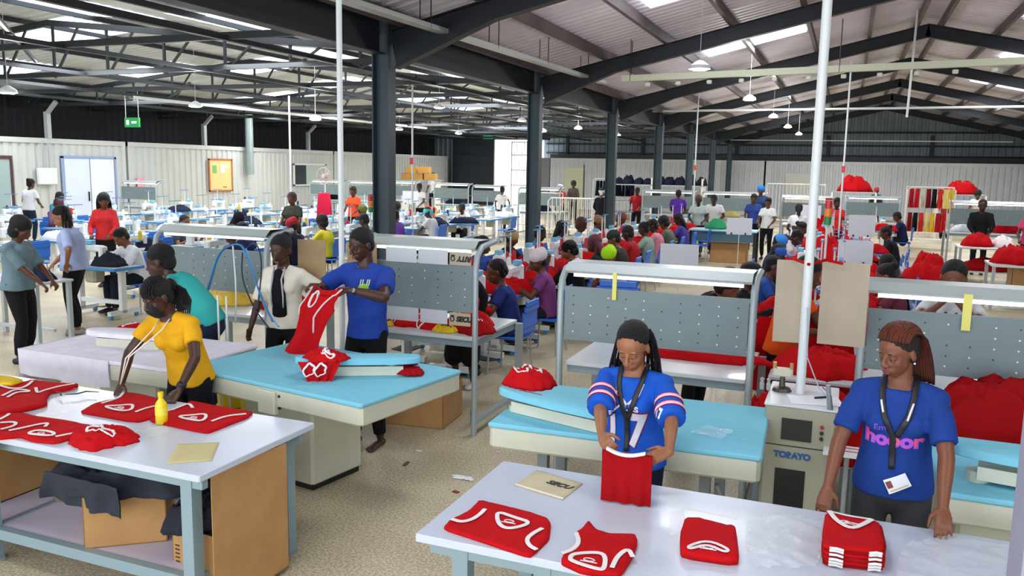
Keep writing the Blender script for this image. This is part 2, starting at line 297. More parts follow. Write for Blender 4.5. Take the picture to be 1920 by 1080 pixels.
# bay B: purlins, trusses with flat bottom chords, ties and braces
for i in range(10):
    x = BX0 + .8 + i * 2.0; z = zB(x) - .02
    struct(MB().bb(x - .035, x + .035, -3, 49.4, z - .1, z).build('beam', DARK2))
TRB = mat('34383c', .5, .2)
for x in (-8.4, -11.6, -14.8, -18.0, -21.2):
    struct(MB().bb(x - .045, x + .045, -3, 49.4, 4.03, 4.1).build('beam', TRB))
rnd = random.Random(5)
for k in range(15):
    y = .2 + 3.2 * k; mb = MB(); deep = k % 2 == 0
    zb = 4.02 if deep else 4.1
    mb.beam((BX0, y, zb), (BX1 - .1, y, zb + (.12 if deep else 0)), .09 if deep else .07, .1)
    if deep:
        mb.beam((BX0, y, zB(BX0) - .25), (BXR, y, zB(BXR) - .25), .09, .12); mb.beam((BXR, y, zB(BXR) - .25), (BX1 - .1, y, zB(BX1) - .25), .09, .12)
        for j in range(13):
            x = BX0 + .8 + j * 1.5; x2 = min(x + .75, BX1 - .2); mb.beam((x, y, zb), (x, y, zB(x) - .25), .045, .045)
            mb.beam((x, y, zb), (x2, y, zB(x2) - .25), .04, .04)
    struct(mb.build('beam', TRB))
for k in range(4):
    for (xa, xb) in ((-8.5, -14.5), (-14.5, -21)):
        y = 6 + k * 9.6; struct(MB().beam((xa, y, 4.14), (xb, y + 5.6, 4.14), .05, .05).build('beam', DARK2))
# outer walls: profiled sheet with girts; lack of light on the left put into its colour
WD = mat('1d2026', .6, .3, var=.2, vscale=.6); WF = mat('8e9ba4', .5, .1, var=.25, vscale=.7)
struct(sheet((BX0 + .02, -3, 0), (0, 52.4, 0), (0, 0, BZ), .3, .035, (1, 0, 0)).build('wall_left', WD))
mb = sheet((-20.0 + 2.2, 49.3, 0), (9.0 + 17.8, 0, 0), (0, 0, 4.25), .33, .035, (0, -1, 0))
mb2 = sheet((BX0, 49.3, 4.25), (34.5, 0, 0), (0, 0, 2.0), .33, .035, (0, -1, 0)); mb.add(mb2.v, mb2.f)
mb2 = sheet((BX0, 49.3, 0), (5.5, 0, 0), (0, 0, 4.25), .33, .035, (0, -1, 0)); mb.add(mb2.v, mb2.f)
struct(mb.build('wall_far', WF))
struct(sheet((9.15, -3, 0), (0, 52.4, 0), (0, 0, ZE + .1), .3, .035, (-1, 0, 0)).build('wall_right', mat('8b8f92', .5, .3)))
for z in (3.3, 3.85, 4.55): struct(MB().bb(-17.6, 9, 49.14, 49.24, z - .05, z + .05).build('beam', DARK2))
for x in (-16.2, -11.5, -6.06, -1.2, 3.9, 8.9): struct(MB().bb(x - .09, x + .09, 49.0, 49.16, 2.9, 4.4).build('column', DARK2))
struct(MB().bb(-17, 9, 48.2, 49.1, 2.96, 3.2).build('beam', mat('3a4248', .5)))
# the tall doorway in the far left corner: dark sliding leaf, daylight and a barred gate
struct(MB().bb(-17.9, -16.6, 47.0, 47.2, 0, 2.95).build('wall_panel', mat('9a9ea3', .6)))
leaf = MB(); leaf.bb(-22.9, -20.1, 46.75, 46.9, .05, 4.0)
for z in (.7, 1.3, 1.9, 2.5, 3.1, 3.7): leaf.bb(-22.9, -20.1, 46.70, 46.75, z, z + .04)
struct(leaf.build('door_1', mat('3d434e', .5, .3)))
struct(MB().bb(-23, -16.6, 46.7, 47, 4.0, 4.4).build('beam', DARK2))
gt = tag(empty('gate', (-18.3, 46.8, 0)), 'white barred metal gate in the bright doorway at the far end', 'gate')
g = MB()
for x in (-.65, .45): g.bb(x - .03, x + .03, -.03, .03, 0, 3.9)
for z in (.1, 1.3, 2.2, 3.1, 3.85): g.bb(-.65, .45, -.03, .03, z - .03, z + .03)
g.build('frame', WHITEP, gt); g = MB()
for i in range(6): g.bb(-.5 + i * .16, -.47 + i * .16, -.01, .01, .1, 3.9)
g.build('bars', mat('7d858c', .4), gt)
struct(MB().bb(-20.35, -17.9, 47.3, 47.35, -.0, 4.2).build('window_%d' % (n + 1), mat('f2f8ff', .5, emit=3.2)))  # glowing sheet added for the daylight in the doorway, no window here
struct(MB().bb(-20.3, -17.9, 47.0, 47.3, -.05, .005).build('ground', mat('cfc9bb', .8)))
# shipping containers lining the hall: ribbed side walls on their own frames
CONT = mat('c6c9c5', .5, .1, var=.1, vscale=.5); CONT2 = mat('e8edf2', .5, .1, var=.12, vscale=.5)
yy = 9.0
for k in range(4):
    y0 = -3 + k * 12.3; o = sheet((-22.9, y0 + .15, .15), (0, 11.9, 0), (0, 0, 2.65), .28, .04, (-1, 0, 0))
    o.bb(-22.98, -22.88, y0, y0 + .15, 0, 2.95).bb(-22.98, -22.88, y0 + 12.05, y0 + 12.2, 0, 2.95).bb(-22.98, -22.87, y0, y0 + 12.2, 2.8, 2.95).bb(-22.98, -22.87, y0, y0 + 12.2, 0, .16).bb(-25.2, -22.98, y0, y0 + 12.2, 2.9, 2.95)
    struct(o.build('wall_left', CONT))
for k, x0 in enumerate((-16.5, -4.2)):
    L = 12.2 if k == 0 else 13.2; o = sheet((x0 + .15, 46.9, .15), (L - .3, 0, 0), (0, 0, 2.65), .28, .04, (0, 1, 0))
    o.bb(x0, x0 + .15, 46.88, 46.98, 0, 2.95).bb(x0 + L - .15, x0 + L, 46.88, 46.98, 0, 2.95).bb(x0, x0 + L, 46.87, 46.98, 2.8, 2.95).bb(x0, x0 + L, 46.87, 46.98, 0, .16).bb(x0, x0 + L, 46.98, 49.0, 2.9, 2.95)
    struct(o.build('wall_far', CONT2))
# things on the left container wall
d = tag(empty('container_door', (-22.86, 20.0, 0)), 'pale double door on the container wall, bluish white', 'door')
MB().bb(-.02, .02, -.95, -.02, .1, 2.35).build('door_leaf', mat('d5def0', .45), d); MB().bb(-.02, .02, .02, .95, .1, 2.35).build('door_leaf', mat('e4e8f2', .45), d)
MB().bb(.02, .05, -.12, -.08, 1.0, 1.3).build('handle', DARK, d); MB().bb(-.02, .03, -1.05, -.97, 0, 2.42).bb(-.02, .03, .97, 1.05, 0, 2.42).bb(-.02, .03, -1.05, 1.05, 2.36, 2.44).build('frame', mat('8fa2c8', .5), d)
d = tag(empty('container_door', (-22.86, 16.75, 0)), 'dark framed glazed door at the left edge of the container wall', 'door')
MB().bb(-.02, .03, -.55, -.47, 0, 2.3).bb(-.02, .03, .47, .55, 0, 2.3).bb(-.02, .03, -.55, .55, 2.3, 2.4).build('frame', mat('4a2c2c', .5), d); MB().bb(-.01, .01, -.47, .47, .1, 2.3).build('pane', mat('9fb4b4', .2), d)
d = tag(empty('notice_board', (-22.84, 26.05, 1.2)), 'cork notice board in an orange wooden frame on the white container wall', 'notice board')
MB().bb(-.01, .01, -.62, .62, .03, 1.22).build('board', mat('e8c684', .7), d); MB().bb(-.015, .03, -.66, -.6, 0, 1.25).bb(-.015, .03, .6, .66, 0, 1.25).bb(-.015, .03, -.66, .66, 1.2, 1.26).bb(-.015, .03, -.66, .66, 0, .05).build('frame', mat('b5653a', .5), d)
for (y, z, h, c) in ((-.45, .7, .3, '6fb56a'), (.0, .72, .32, 'e9e9ef'), (.2, .9, .12, 'd9d9d9'), (.1, .15, .03, '555555')):
    tag(MB().bb(-22.825, -22.82, 26.05 + y, 26.05 + y + .22, 1.2 + z, 1.2 + z + h).build('notice', mat(c, .6)), {'6fb56a': 'green notice pinned on the cork board', 'e9e9ef': 'white notice pinned in the middle of the cork board', 'd9d9d9': 'small grey slip pinned high on the cork board', '555555': 'dark strip pinned low on the cork board'}[c], 'notice')
d = tag(empty('control_box', (-22.8, 18.35, 1.55)), 'white electrical control box with a conduit on the container wall', 'electrical box')
MB().rbox((.05, 0, .25), (.14, .62, .5), .02).build('box', WHITEP, d); MB().cyl((.05, -.1, .5), (.05, -.1, 1.3), .02).cyl((.05, .1, .5), (.05, .1, 1.3), .02).build('conduit', GALV, d)
tag(MB().bb(-22.84, -22.82, 21.9, 22.2, 1.2, 1.75).build('poster', [mat('f0a0ac', .6)]), 'pink poster on the container wall beside the pale door', 'poster')
d = tag(empty('wall_window', (-22.84, 31.9, 1.35)), 'white framed container window with one dark and one grey pane', 'window')
MB().bb(-.01, .03, -1.25, -1.15, 0, .98).bb(-.01, .03, 1.15, 1.25, 0, .98).bb(-.01, .03, -1.25, 1.25, .92, 1.0).bb(-.01, .03, -1.25, 1.25, 0, .06).build('frame', WHITEP, d)
MB().bb(-.01, .01, -1.15, -.3, .06, .92).build('pane', mat('333c40', .15), d); MB().bb(-.01, .01, -.3, 1.15, .06, .92).build('pane', mat('b8c4be', .2), d)
d = tag(empty('container_door', (-2.4, 46.84, 0)), 'pale cream door in the far container wall beside the white pole', 'door'); MB().bb(-.75, .75, -.02, .02, 0, 2.3).build('door_leaf', mat('f2f4ea', .5), d); MB().bb(.5, .6, -.06, -.02, 1.0, 1.1).build('handle', DARK, d)
d = tag(empty('container_door', (-15.0, 46.84, 0)), 'yellowish door in the far container wall near the second column', 'door'); MB().bb(-.6, .6, -.02, .02, 0, 2.4).build('door_leaf', mat('eef2d2', .5), d); MB().bb(.58, .62, -.03, -.02, .1, 2.6).build('hinge_edge', DARK, d)
# ventilation duct and short posts carrying the roof over the containers
tag(MB().tube([(-22.6, 27.5, 1.85), (-22.6, 27.5, 4.25)], .16, 14).build('ventilation_duct', mat('9fb0ae', .4, .5, bump='wave', bscale=12, bstr=.6), smooth='auto'), 'ribbed grey ventilation duct hanging down the container wall', 'duct')
for y in (18.6, 25.3, 31.9, 38): struct(MB().bb(-22.98, -22.84, y - .07, y + .07, 2.95, 3.75).beam((-22.9, y, 3.7), (-22.5, y, 4.05), .1, .1).build('column', GALV))
# ================================================================ builders
BLUE = mat('3f8fd0', .45); BLUET = mat('6fb7dd', .5); SKYB = mat('7fc8de', .8, bump='noise', bscale=14, bstr=.3, spec=.2); CREAM = mat('cfd0bd', .45, var=.05); CREAMD = mat('a8a894', .5)
LAM = mat('ced5da', .28, coat=.2, var=.03, vscale=3); LEG = mat('8fa6b0', .4, .2); MACH = mat('e6eaea', .35, var=.05); BLACK = mat('17181b', .5); CHAIRB = mat('2f6fd6', .4)
RED = cloth('bd1219', bscale=14, bstr=.6, spec=.1); RED2 = cloth('9c0f15', bscale=12, spec=.1); TRIM = cloth('eceaea', bscale=30, bstr=.2); NAVY = cloth('1b2138'); CARD = mat('b58a58', .8, var=.12, vscale=6); CARDL = mat('cbbf9c', .8, var=.1)
REDC = mat('cf1f26', .6, bump='wave', bscale=40, bstr=.4); YEL = cloth('e5c02a')
CLEARP = mat('ffffff', .1, alpha=.2, bump='noise', bscale=14, bstr=1.0, spec=1.0)
def blend(m):
    try: m.surface_render_method = 'BLENDED'
    except Exception: pass
def text_mesh(s, size, mb_target=None, shear=0., bold=0.004, ext=0.001):
    cu = bpy.data.curves.new('lettering', 'FONT'); cu.body = s; cu.size = size; cu.extrude = ext; cu.offset = bold; cu.shear = shear; cu.align_x = 'CENTER'; cu.align_y = 'CENTER'
    o = bpy.data.objects.new('lettering', cu); C.objects.link(o); dg = bpy.context.evaluated_depsgraph_get(); me = bpy.data.meshes.new_from_object(o.evaluated_get(dg)); bpy.data.objects.remove(o); bpy.data.curves.remove(cu); return me
def text(s, size, M, material, name='lettering', parent=None, shear=0., bold=.004):
    me = text_mesh(s, size, shear=shear, bold=bold); me.transform(M); me.materials.clear(); me.materials.append(material); o = bpy.data.objects.new(name, me); C.objects.link(o); o.parent = parent; return o
def frame_M(org, xd, yd):
    x = Vector(xd).normalized(); y = Vector(yd).normalized(); z = x.cross(y); return Matrix(((x.x, y.x, z.x, org[0]), (x.y, y.y, z.y, org[1]), (x.z, y.z, z.z, org[2]), (0, 0, 0, 1)))

def make_sewing_table():
    r = empty('sewing_table'); MB().rbox((0, 0, .745), (1.1, .55, .03), .006).build('tabletop', LAM, r)
    e = MB(); e.bb(-.555, .555, -.28, -.272, .72, .762).bb(-.555, .555, .272, .28, .72, .762).bb(-.558, -.55, -.28, .28, .72, .762).bb(.55, .558, -.28, .28, .72, .762).build('edge_band', BLUE, r)
    for sx in (-.42, .42): MB().rbox((sx, .02, .4), (.07, .1, .66), .008).bb(sx - .035, sx + .035, -.26, .28, .06, .12).build('leg', MACH, r)
    MB().bb(-.42, .42, -.01, .05, .2, .26).build('crossbar', MACH, r); MB().rbox((.12, .02, .6), (.22, .2, .2), .03).build('motor', CREAMD, r)
    MB().beam((-.05, -.12, .13), (.2, -.2, .1), .28, .012).build('pedal', DARK, r)
    for sx in (-.42, .42):
        for sy in (-.22, .24): MB().cyl((sx - .02, sy, .03), (sx + .02, sy, .03), .03, 10).build('caster', BLUE, r)
    return r
def make_machine():
    r = empty('sewing_machine'); m = MACH
    MB().rbox((0, 0, .03), (.48, .18, .05), .01).build('base', m, r); MB().rbox((.19, 0, .17), (.1, .15, .24), .02).build('column_head', m, r)
    MB().rbox((0, 0, .25), (.42, .12, .09), .025).build('arm', m, r); MB().rbox((-.19, 0, .2), (.08, .13, .17), .02).build('needle_head', m, r)
    MB().cyl((.24, 0, .24), (.275, 0, .24), .055, 16).build('handwheel', mat('dfe3e3', .4), r); MB().rbox((.1, -.03, .33), (.14, .09, .06), .01).build('control_screen', BLUET, r)
    MB().cyl((-.2, 0, .06), (-.2, 0, .13), .008, 6).build('needle_bar', GALV, r); return r
def make_stand():
    r = empty('thread_stand'); MB().cyl((0, 0, 0), (0, 0, .66), .011, 8).build('pole', WHITEP, r)
    MB().bb(-.17, .17, -.03, .03, .19, .205).bb(-.03, .03, -.12, .12, .19, .205).build('spool_tray', BLUE, r); MB().bb(-.17, .17, -.02, .02, .645, .66).build('thread_guide', mat('4f86b4', .5), r)
    for x in (-.13, .13): MB().cyl((x, 0, .2), (x, 0, .32), .004, 6).build('spindle', GALV, r)
    return r
def make_chair():
    r = empty('plastic_chair')
    def seat(u, v): x = (u - .5) * .42; y = (v - .5) * .42; return (x, y, .45 - .02 * math.cos(x * 6) * math.cos(y * 6))
    MB().rbox((0, 0, .44), (.43, .42, .03), .012).build('seat', CHAIRB, r)
    b = MB()
    for z0, z1, w_ in ((.5, .56, .2), (.56, .74, .22), (.74, .8, .215), (.8, .86, .19)): b.rbox((0, -.22 - (z0 - .5) * .12, (z0 + z1) / 2), (w_ * 2, .025, z1 - z0 + .006), .012)
    b.build('backrest', CHAIRB, r)
    for sx in (-.18, .18):
        for sy in (-.17, .17): MB().cyl((sx, sy, .43), (sx * 1.15, sy * 1.15, 0), .012, 8).build('leg', GALV, r)
    return r
def cone_mesh(m): return MB().lathe([(.036, 0), (.044, .004), (.044, .014), (.042, .02), (.03, .15), (.016, .155), (.016, .165)], 12).build('thread_cone', m, smooth='auto')
def make_bench(name, x0, x1, y0, label, front=False, lamp=True, group=None, ztab=.85, post='x', hz=0., pz=0.):
    """inspection bench: arched white frame, strip light hood, perforated grey back panel and a white worktop"""
    w_ = x1 - x0; r = empty(name, (x0, y0, 0)); fm = mat('a3afb2', .4, .2); pm = mat('78888b', .5, var=.05)
    MB().rbox((w_ / 2, .55, ztab - .015), (w_ - .06, 1.0, .03), .005).build('tabletop', LAM, r)
    MB().bb(.04, w_ - .04, .08, 1.02, ztab - .09, ztab - .032).build('apron', mat('8b9ea6', .4), r)
    for x in (.0, w_):
        MB().tube([(x, 0, 0), (x, 0, 1.45 - hz), (x, .03, 1.56 - hz), (x, .12, 1.63 - hz), (x, .4, 1.66 - hz)], .026, 10).build('arch_post', fm, r, smooth='auto')
        MB().bb(x - .03, x + .03, 1.0, 1.06, 0, ztab - .03).build('leg', mat('9aa3a6', .4), r)
        MB().bb(x - .02, x + .02, .02, 1.02, .1, .14).build('foot_rail', fm, r)
    s = 1 if not front else 1
    MB().bb(.0, w_, .0, .02, 1.45 - pz, 1.48 - pz).bb(.03, w_ - .03, .002, .016, 1.09 - pz, 1.46 - pz).bb(.0, w_, .0, .02, 1.075 - pz, 1.1 - pz).build('back_panel', pm, r)
    h = MB(); h.mi = 0; rr = random.Random(int(abs(x0) * 100)); nc = int((w_ - .1) / .12)
    for i in range(nc):
        for j in range(5):
            if rr.random() < .12: continue
            h.mi = 0 if rr.random() < .45 else 1; x = .1 + i * (w_ - .2) / max(nc - 1, 1); z = 1.14 - pz + j * .068; h.cyl((x, -.001, z), (x, .003, z), .006, 6)
    h.build('perforation_pattern', [mat('e9efef', .5), mat('30373b', .5)], r)
    MB().add([(p_[0], p_[1], p_[2] - hz) for p_ in [(.02, .03, 1.625), (w_ - .02, .03, 1.625), (w_ - .02, .1, 1.68), (.02, .1, 1.68), (w_ - .02, .34, 1.68), (.02, .34, 1.68), (.02, .34, 1.66), (w_ - .02, .34, 1.66), (.02, .05, 1.605), (w_ - .02, .05, 1.605)]], [(0, 1, 2, 3), (3, 2, 4, 5), (5, 4, 7, 6), (0, 8, 9, 1), (6, 7, 9, 8)]).build('light_hood', mat('b9c2c3', .35, .2), r)
    MB().bb(.08, w_ - .08, .05, .08, 1.58 - hz, 1.605 - hz).build('tube_lamp', mat('ffffff', .4, emit=2.2 if lamp else .6), r)
    return tag(r, label, 'workbench', group)
def pile(name, c, sz, m, seed, label, cat='garment pile', group=None, trims=0, z=0, res=48, rough=.5, tm=None, peak=.55, rz=0):
    """crumpled heap of cloth: closed mound with folds; trims lie along its surface"""
    rr = random.Random(seed); off = V(seed * 7.7, seed * 3.3, 0)
    def LM(a): return 1 + .3 * noise.noise(V(math.cos(a) * 1.6, math.sin(a) * 1.6, seed)) + .22 * noise.noise(V(math.cos(a) * 4, math.sin(a) * 4, seed + 3))
    def hgt(u, v):
        a = math.atan2(v, u); rad = math.hypot(u, v); lim = LM(a); q = min(rad / lim, 1)
        base = min((1 - q) * 3.2, 1) ** .6 * (1 - .45 * q * q) if q < 1 else 0; kf = max(sz[0], .3)
        a_, b2 = u + .35 * noise.noise(V(u * 1.5, v * 1.5, 5) + off), v + .35 * noise.noise(V(u * 1.5, v * 1.5, 9) + off)
        n1 = noise.noise(V(a_ * 1.6, b2 * 1.6, 0) + off); n2 = 1 - 2.2 * abs(noise.noise(V(a_ * 2.6, b2 * 4.2, 2) + off)); n3 = 1 - 2.2 * abs(noise.noise(V(a_ * 7, b2 * 4.5, 4) + off))
        return sz[2] * max(base * (.62 + rough * (.42 * n1 + .34 * n2 + .2 * n3)), .0)
    def P(q, a):
        lim = LM(a); u, v = q * lim * math.cos(a), q * lim * math.sin(a)
        return (u * sz[0] / 2, v * sz[1] / 2, hgt(u * .999, v * .999))
    na = res; nr = res // 3; vs = [(0, 0, hgt(0, 0))]; fs = []
    for i in range(1, nr + 1):
        for k in range(na):
            p = P(i / nr, 2 * PI * k / na); vs.append(p if i < nr else (p[0], p[1], 0))
    for k in range(na): fs.append((0, 1 + k, 1 + (k + 1) % na))
    for i in range(nr - 1):
        for k in range(na): a = 1 + i * na; fs.append((a + k, a + na + k, a + na + (k + 1) % na, a + (k + 1) % na))
    vs.append((0, 0, 0)); L = len(vs) - 1; a = 1 + (nr - 1) * na
    for k in range(na): fs.append((a + k, L, a + (k + 1) % na))
    mb = MB(); mb.add(vs, fs); 
    if trims == 0:
        o = mb.build(name, m, None, True, loc=(c[0], c[1], z), rz=rz); return tag(o, label, cat, group)
    r = empty(name, (c[0], c[1], z), rz); mb.build('cloth', m, r, True)
    for t in range(trims):
        cx, cy = rr.uniform(-.4, .4), rr.uniform(-.55, .3); ra, rb = rr.uniform(.16, .38), rr.uniform(.1, .3); ph = rr.uniform(0, 6); tw = rr.uniform(0, PI); pts = []
        for k in range(18):
            al = ph + k / 17 * (2 * PI if t % 2 == 0 else 3.4); u = ra * math.cos(al); v = rb * math.sin(al); u, v = u * math.cos(tw) - v * math.sin(tw) + cx, u * math.sin(tw) + v * math.cos(tw) + cy
            if math.hypot(u, v) > .9: u *= .85; v *= .85
            pts.append((u * sz[0] / 2, v * sz[1] / 2, hgt(u, v) + .003))
        MB().tube(pts, .009 if sz[0] < 1 else .012, 6, flat=.5).build('white_trim', tm or TRIM, r, True)
    return tag(r, label, cat, group)
def ribbon(mb, pts, wd, dz=.002, close=False, th=.003):
    """flat tape following pts, lying level"""
    pts = [Vector((p[0], p[1], p[2])) for p in pts]; 
    # resample and round
    for _ in range(2):
        q = []; N = len(pts); rng = range(N) if close else range(N - 1)
        if not close: q.append(pts[0])
        for i in rng: a, b = pts[i], pts[(i + 1) % N]; q += [a * .75 + b * .25, a * .25 + b * .75]
        if not close: q.append(pts[-1])
        pts = q
    N = len(pts); vs = []; 
    for i, p in enumerate(pts):
        d = (pts[(i + 1) % N] - pts[i - 1]) if close else (pts[min(i + 1, N - 1)] - pts[max(i - 1, 0)])
        d.z = 0; d.normalize(); s_ = V(-d.y, d.x, 0) * wd / 2
        vs += [p + s_ + V(0, 0, dz), p - s_ + V(0, 0, dz), p + s_ + V(0, 0, dz + th), p - s_ + V(0, 0, dz + th)]
    fs = []
    for i in range(N if close else N - 1):
        a, b = 4 * i, 4 * ((i + 1) % N); fs += [(a + 2, b + 2, b + 3, a + 3), (a, a + 1, b + 1, b), (a, b, b + 2, a + 2), (a + 1, a + 3, b + 3, b + 1)]
    if not close: fs += [(0, 2, 3, 1), (4 * N - 4, 4 * N - 3, 4 * N - 1, 4 * N - 2)]
    return mb.add(vs, fs)
def flatcloth(name, poly, z, th, m, parent=None, wav=.004, seed=1, cuts=4, rounded=True):
    pts = [V(p[0], p[1], 0) for p in poly]
    if rounded:
        q = []; N = len(pts)
        for i in range(N): a, b = pts[i], pts[(i + 1) % N]; q += [a * .88 + b * .12, a * .12 + b * .88]
        pts = q
    bm = bmesh.new(); vs = [bm.verts.new(p) for p in pts]; f = bm.faces.new(vs)
    if f.normal.z < 0 or sum(pts[i].cross(pts[(i + 1) % len(pts)]).z for i in range(len(pts))) < 0: bmesh.ops.reverse_faces(bm, faces=bm.faces[:])
    bmesh.ops.triangulate(bm, faces=bm.faces[:])
    for _ in range(4):
        L = [e for e in bm.edges if e.calc_length() > .035]
        if not L: break
        bmesh.ops.subdivide_edges(bm, edges=L, cuts=1); bmesh.ops.triangulate(bm, faces=bm.faces[:])
    border = {v for e in bm.edges if e.is_boundary for v in e.verts}
    me0 = bpy.data.meshes.new(name); top = {v: v.co.copy() for v in bm.verts}
    mb = MB(); idx = {v: i for i, v in enumerate(bm.verts)}; n = len(idx)
    def wz(p): return wav * (.5 + noise.noise(V(p.x * 9, p.y * 9, seed * 3.1)) + .5 * noise.noise(V(p.x * 25, p.y * 25, seed * 1.3)))
    ups = [(v.co.x, v.co.y, z + th * (.75 if v in border else 1) + max(wz(v.co), -th * .5)) for v in bm.verts]; dn = [(v.co.x, v.co.y, z) for v in bm.verts]
    fs = [tuple(idx[v] for v in f.verts) for f in bm.faces]; mb.add(ups + dn, fs + [tuple(n + i for i in reversed(f)) for f in fs])
    side = [(idx[e.verts[0]], idx[e.verts[1]]) for e in bm.edges if e.is_boundary]; o = len(mb.f); mb.f += [(a, b, b + n, a + n) for a, b in side]; mb.m += [0] * len(side)
    bm.free(); ob = mb.build(name, m, parent, True)
    return ob
def tank(name, key, z, label, th=.008, neck=None, arms=(), tw=.018, cat='tank top', group=None, m=None, logo=None, seed=1, lm=None):
    cx = sum(p[0] for p in PX[key]) / len(PX[key]); cy = sum(p[1] for p in PX[key]) / len(PX[key]); r = empty(name, (cx, cy, z)); L = lambda k: [(p[0] - cx, p[1] - cy) for p in PX[k]]
    flatcloth('cloth', L(key), 0, th, m or RED, r, seed=seed)
    if neck: 
        mb = MB(); ribbon(mb, [(a, b, th + .004) for a, b in L(neck)], tw, close=True); mb.build('neck_trim', TRIM, r)
        P_ = L(neck); mx = sum(p[0] for p in P_) / len(P_); my = sum(p[1] for p in P_) / len(P_)
        mb = MB(); 
        for k in range(1): mb.tube([(mx + .022 * math.cos(t * .7), my + .012 * math.sin(t * .7), th + .006) for t in range(9)], .0022, 5, close=True); mb.tube([(mx - .03, my - .018, th + .006), (mx + .035, my - .016, th + .006)], .002, 5)
        mb.build('neck_label', TRIM, r)
    for a in arms:
        mb = MB(); ribbon(mb, [(x, y, th + .004) for x, y in L(a)], tw); mb.build('armhole_trim', TRIM, r)
    return tag(r, label, cat, group)
def crumple_sheet(name, poly, z, m, label, cat, amp=.03, seed=1, parent=None):
    """loose thin plastic lying in creases"""
    xs = [p[0] for p in poly]; ys = [p[1] for p in poly]; cx, cy = sum(xs) / len(xs), sum(ys) / len(ys)
    def inside(x, y):
        c_ = False; j = len(poly) - 1
        for i in range(len(poly)):
            if (poly[i][1] > y) != (poly[j][1] > y) and x < (poly[j][0] - poly[i][0]) * (y - poly[i][1]) / (poly[j][1] - poly[i][1]) + poly[i][0]: c_ = not c_
            j = i
        return c_
    n = 46; x0, x1, y0, y1 = min(xs), max(xs), min(ys), max(ys); idx = {}; vs = []; fs = []
    def vid(i, j):
        if (i, j) not in idx:
            x = x0 + (x1 - x0) * i / n; y = y0 + (y1 - y0) * j / n; h = amp * (.9 * abs(noise.noise(V(x * 6 + y * 5, y * 9, seed))) + .35 * abs(noise.noise(V(x * 16 - y * 9, y * 22, seed + 5)))); idx[(i, j)] = len(vs); vs.append((x, y, z + .002 + h))
        return idx[(i, j)]
    for i in range(n):
        for j in range(n):
            if inside(x0 + (x1 - x0) * (i + .5) / n, y0 + (y1 - y0) * (j + .5) / n): fs.append((vid(i, j), vid(i + 1, j), vid(i + 1, j + 1), vid(i, j + 1)))
    o = MB().add(vs, fs).build(name, m, parent, True)
    if label: tag(o, label, cat)
    return o
def hanging(name, A, B, drop, m, label, seed=1, folds=.03, cat='garment', flare=1.15, th=.006, n=40):
    """cloth hanging from the line A-B down by drop, falling in folds"""
    A, B = Vector(A), Vector(B); d = B - A; nrm = V(-d.y, d.x, 0).normalized(); mb = MB()
    def fn(off):
        def g(u, v):
            s_ = (u - .5) * (1 + (flare - 1) * v) + .5; p = A + d * s_ + V(0, 0, -drop * v); w_ = folds * (.25 + v) * (noise.noise(V(u * 7 + seed, v * 1.2, seed)) * 1.6 + .6 * math.sin(u * 19 + seed + v)); return p + nrm * (w_ + off)
        return g
    mb.grid(n, 16, fn(0)); k = len(mb.v); mb.grid(n, 16, fn(th)); return tag(mb.build(name, m, None, True), label, cat)
def cardbox(name, c, d, rz, label, flap=True, m=None, z=0, open_=True, group=None):
    m = m or CARD; r = empty(name, (c[0], c[1], z), rz); x, y, h = d[0] / 2, d[1] / 2, d[2]; t = .006
    MB().bb(-x, x, -y, y, 0, t).bb(-x, x, -y, -y + t, 0, h).bb(-x, x, y - t, y, 0, h).bb(-x, -x + t, -y, y, 0, h).bb(x - t, x, -y, y, 0, h).build('carton_body', m, r)
    if open_ is None: pass
    elif open_:
        MB().beam((0, -y, h), (0, -y - .1, h - .08), 2 * x, .005, V(0, 1, 0)).build('flap', m, r) if flap else None
        MB().add([(x, -y, h), (x, y, h), (x + y * .8, y, h + .16), (x + y * .8, -y, h + .16)], [(0, 1, 2, 3)]).build('flap', m, r)
    else: MB().bb(-x, x, -y, y, h - t, h).build('lid', m, r); MB().bb(-x - .001, x + .001, -.03, .03, h - .002, h + .001).build('packing_tape', mat('a3793f', .3), r)
    return tag(r, label, 'box', group)
def hang_lamp(x, y, z, ztop, label, group=None):
    ztop = (zA(x) if x > -6 else zB(x)) - .01
    r = empty('pendant_lamp', (x, y, z)); MB().lathe([(.03, .12), (.05, .11), (.14, .05), (.15, .0), (.14, .0)], 18).build('shade', mat('e8ecec', .3), r, smooth='auto')
    MB().lathe([(.02, -.02), (.1, -.015), (.135, .01), (.12, .03)], 16).build('bulb', mat('ffffff', .3, emit=14), r, True); MB().cyl((0, 0, .12), (0, 0, ztop - z), .004, 6).build('cord', mat('d9dcdc', .5), r)
    return tag(r, label, 'lamp', group)
def rail(name, pts, r_, m, label, cat, group=None): return tag(MB().tube(pts, r_, 10).build(name, m, smooth='auto'), label, cat, group)
# ================================================================ people
SK = {'a': '7a4a32', 'b': '5f3826', 'c': '462a1e', 'd': '9a6646', 'e': '3a231b'}
_sk = {}
def skin(k):
    return mat(SK[k], .42, bump='noise', bscale=120, bstr=.08, var=.06, vscale=12, spec=.45)
HAIRB = mat('121013', .6, bump='noise', bscale=140, bstr=.9, spec=.4)
def ik(a, t, l1, l2, hint):
    a, t = Vector(a), Vector(t); d = t - a; L = min(d.length, (l1 + l2) * .995); dn = d.normalized(); t = a + dn * L
    q = (l1 * l1 - l2 * l2 + L * L) / (2 * L); h = math.sqrt(max(l1 * l1 - q * q, 0)); hp = Vector(hint) - dn * Vector(hint).dot(dn); hp = hp.normalized() if hp.length > 1e-5 else dn.orthogonal()
    return a + dn * q + hp * h, t
def rotm(pitch, yaw, roll=0): return (Matrix.Rotation(yaw, 3, 'Z') @ Matrix.Rotation(-pitch, 3, 'X') @ Matrix.Rotation(roll, 3, 'Y'))
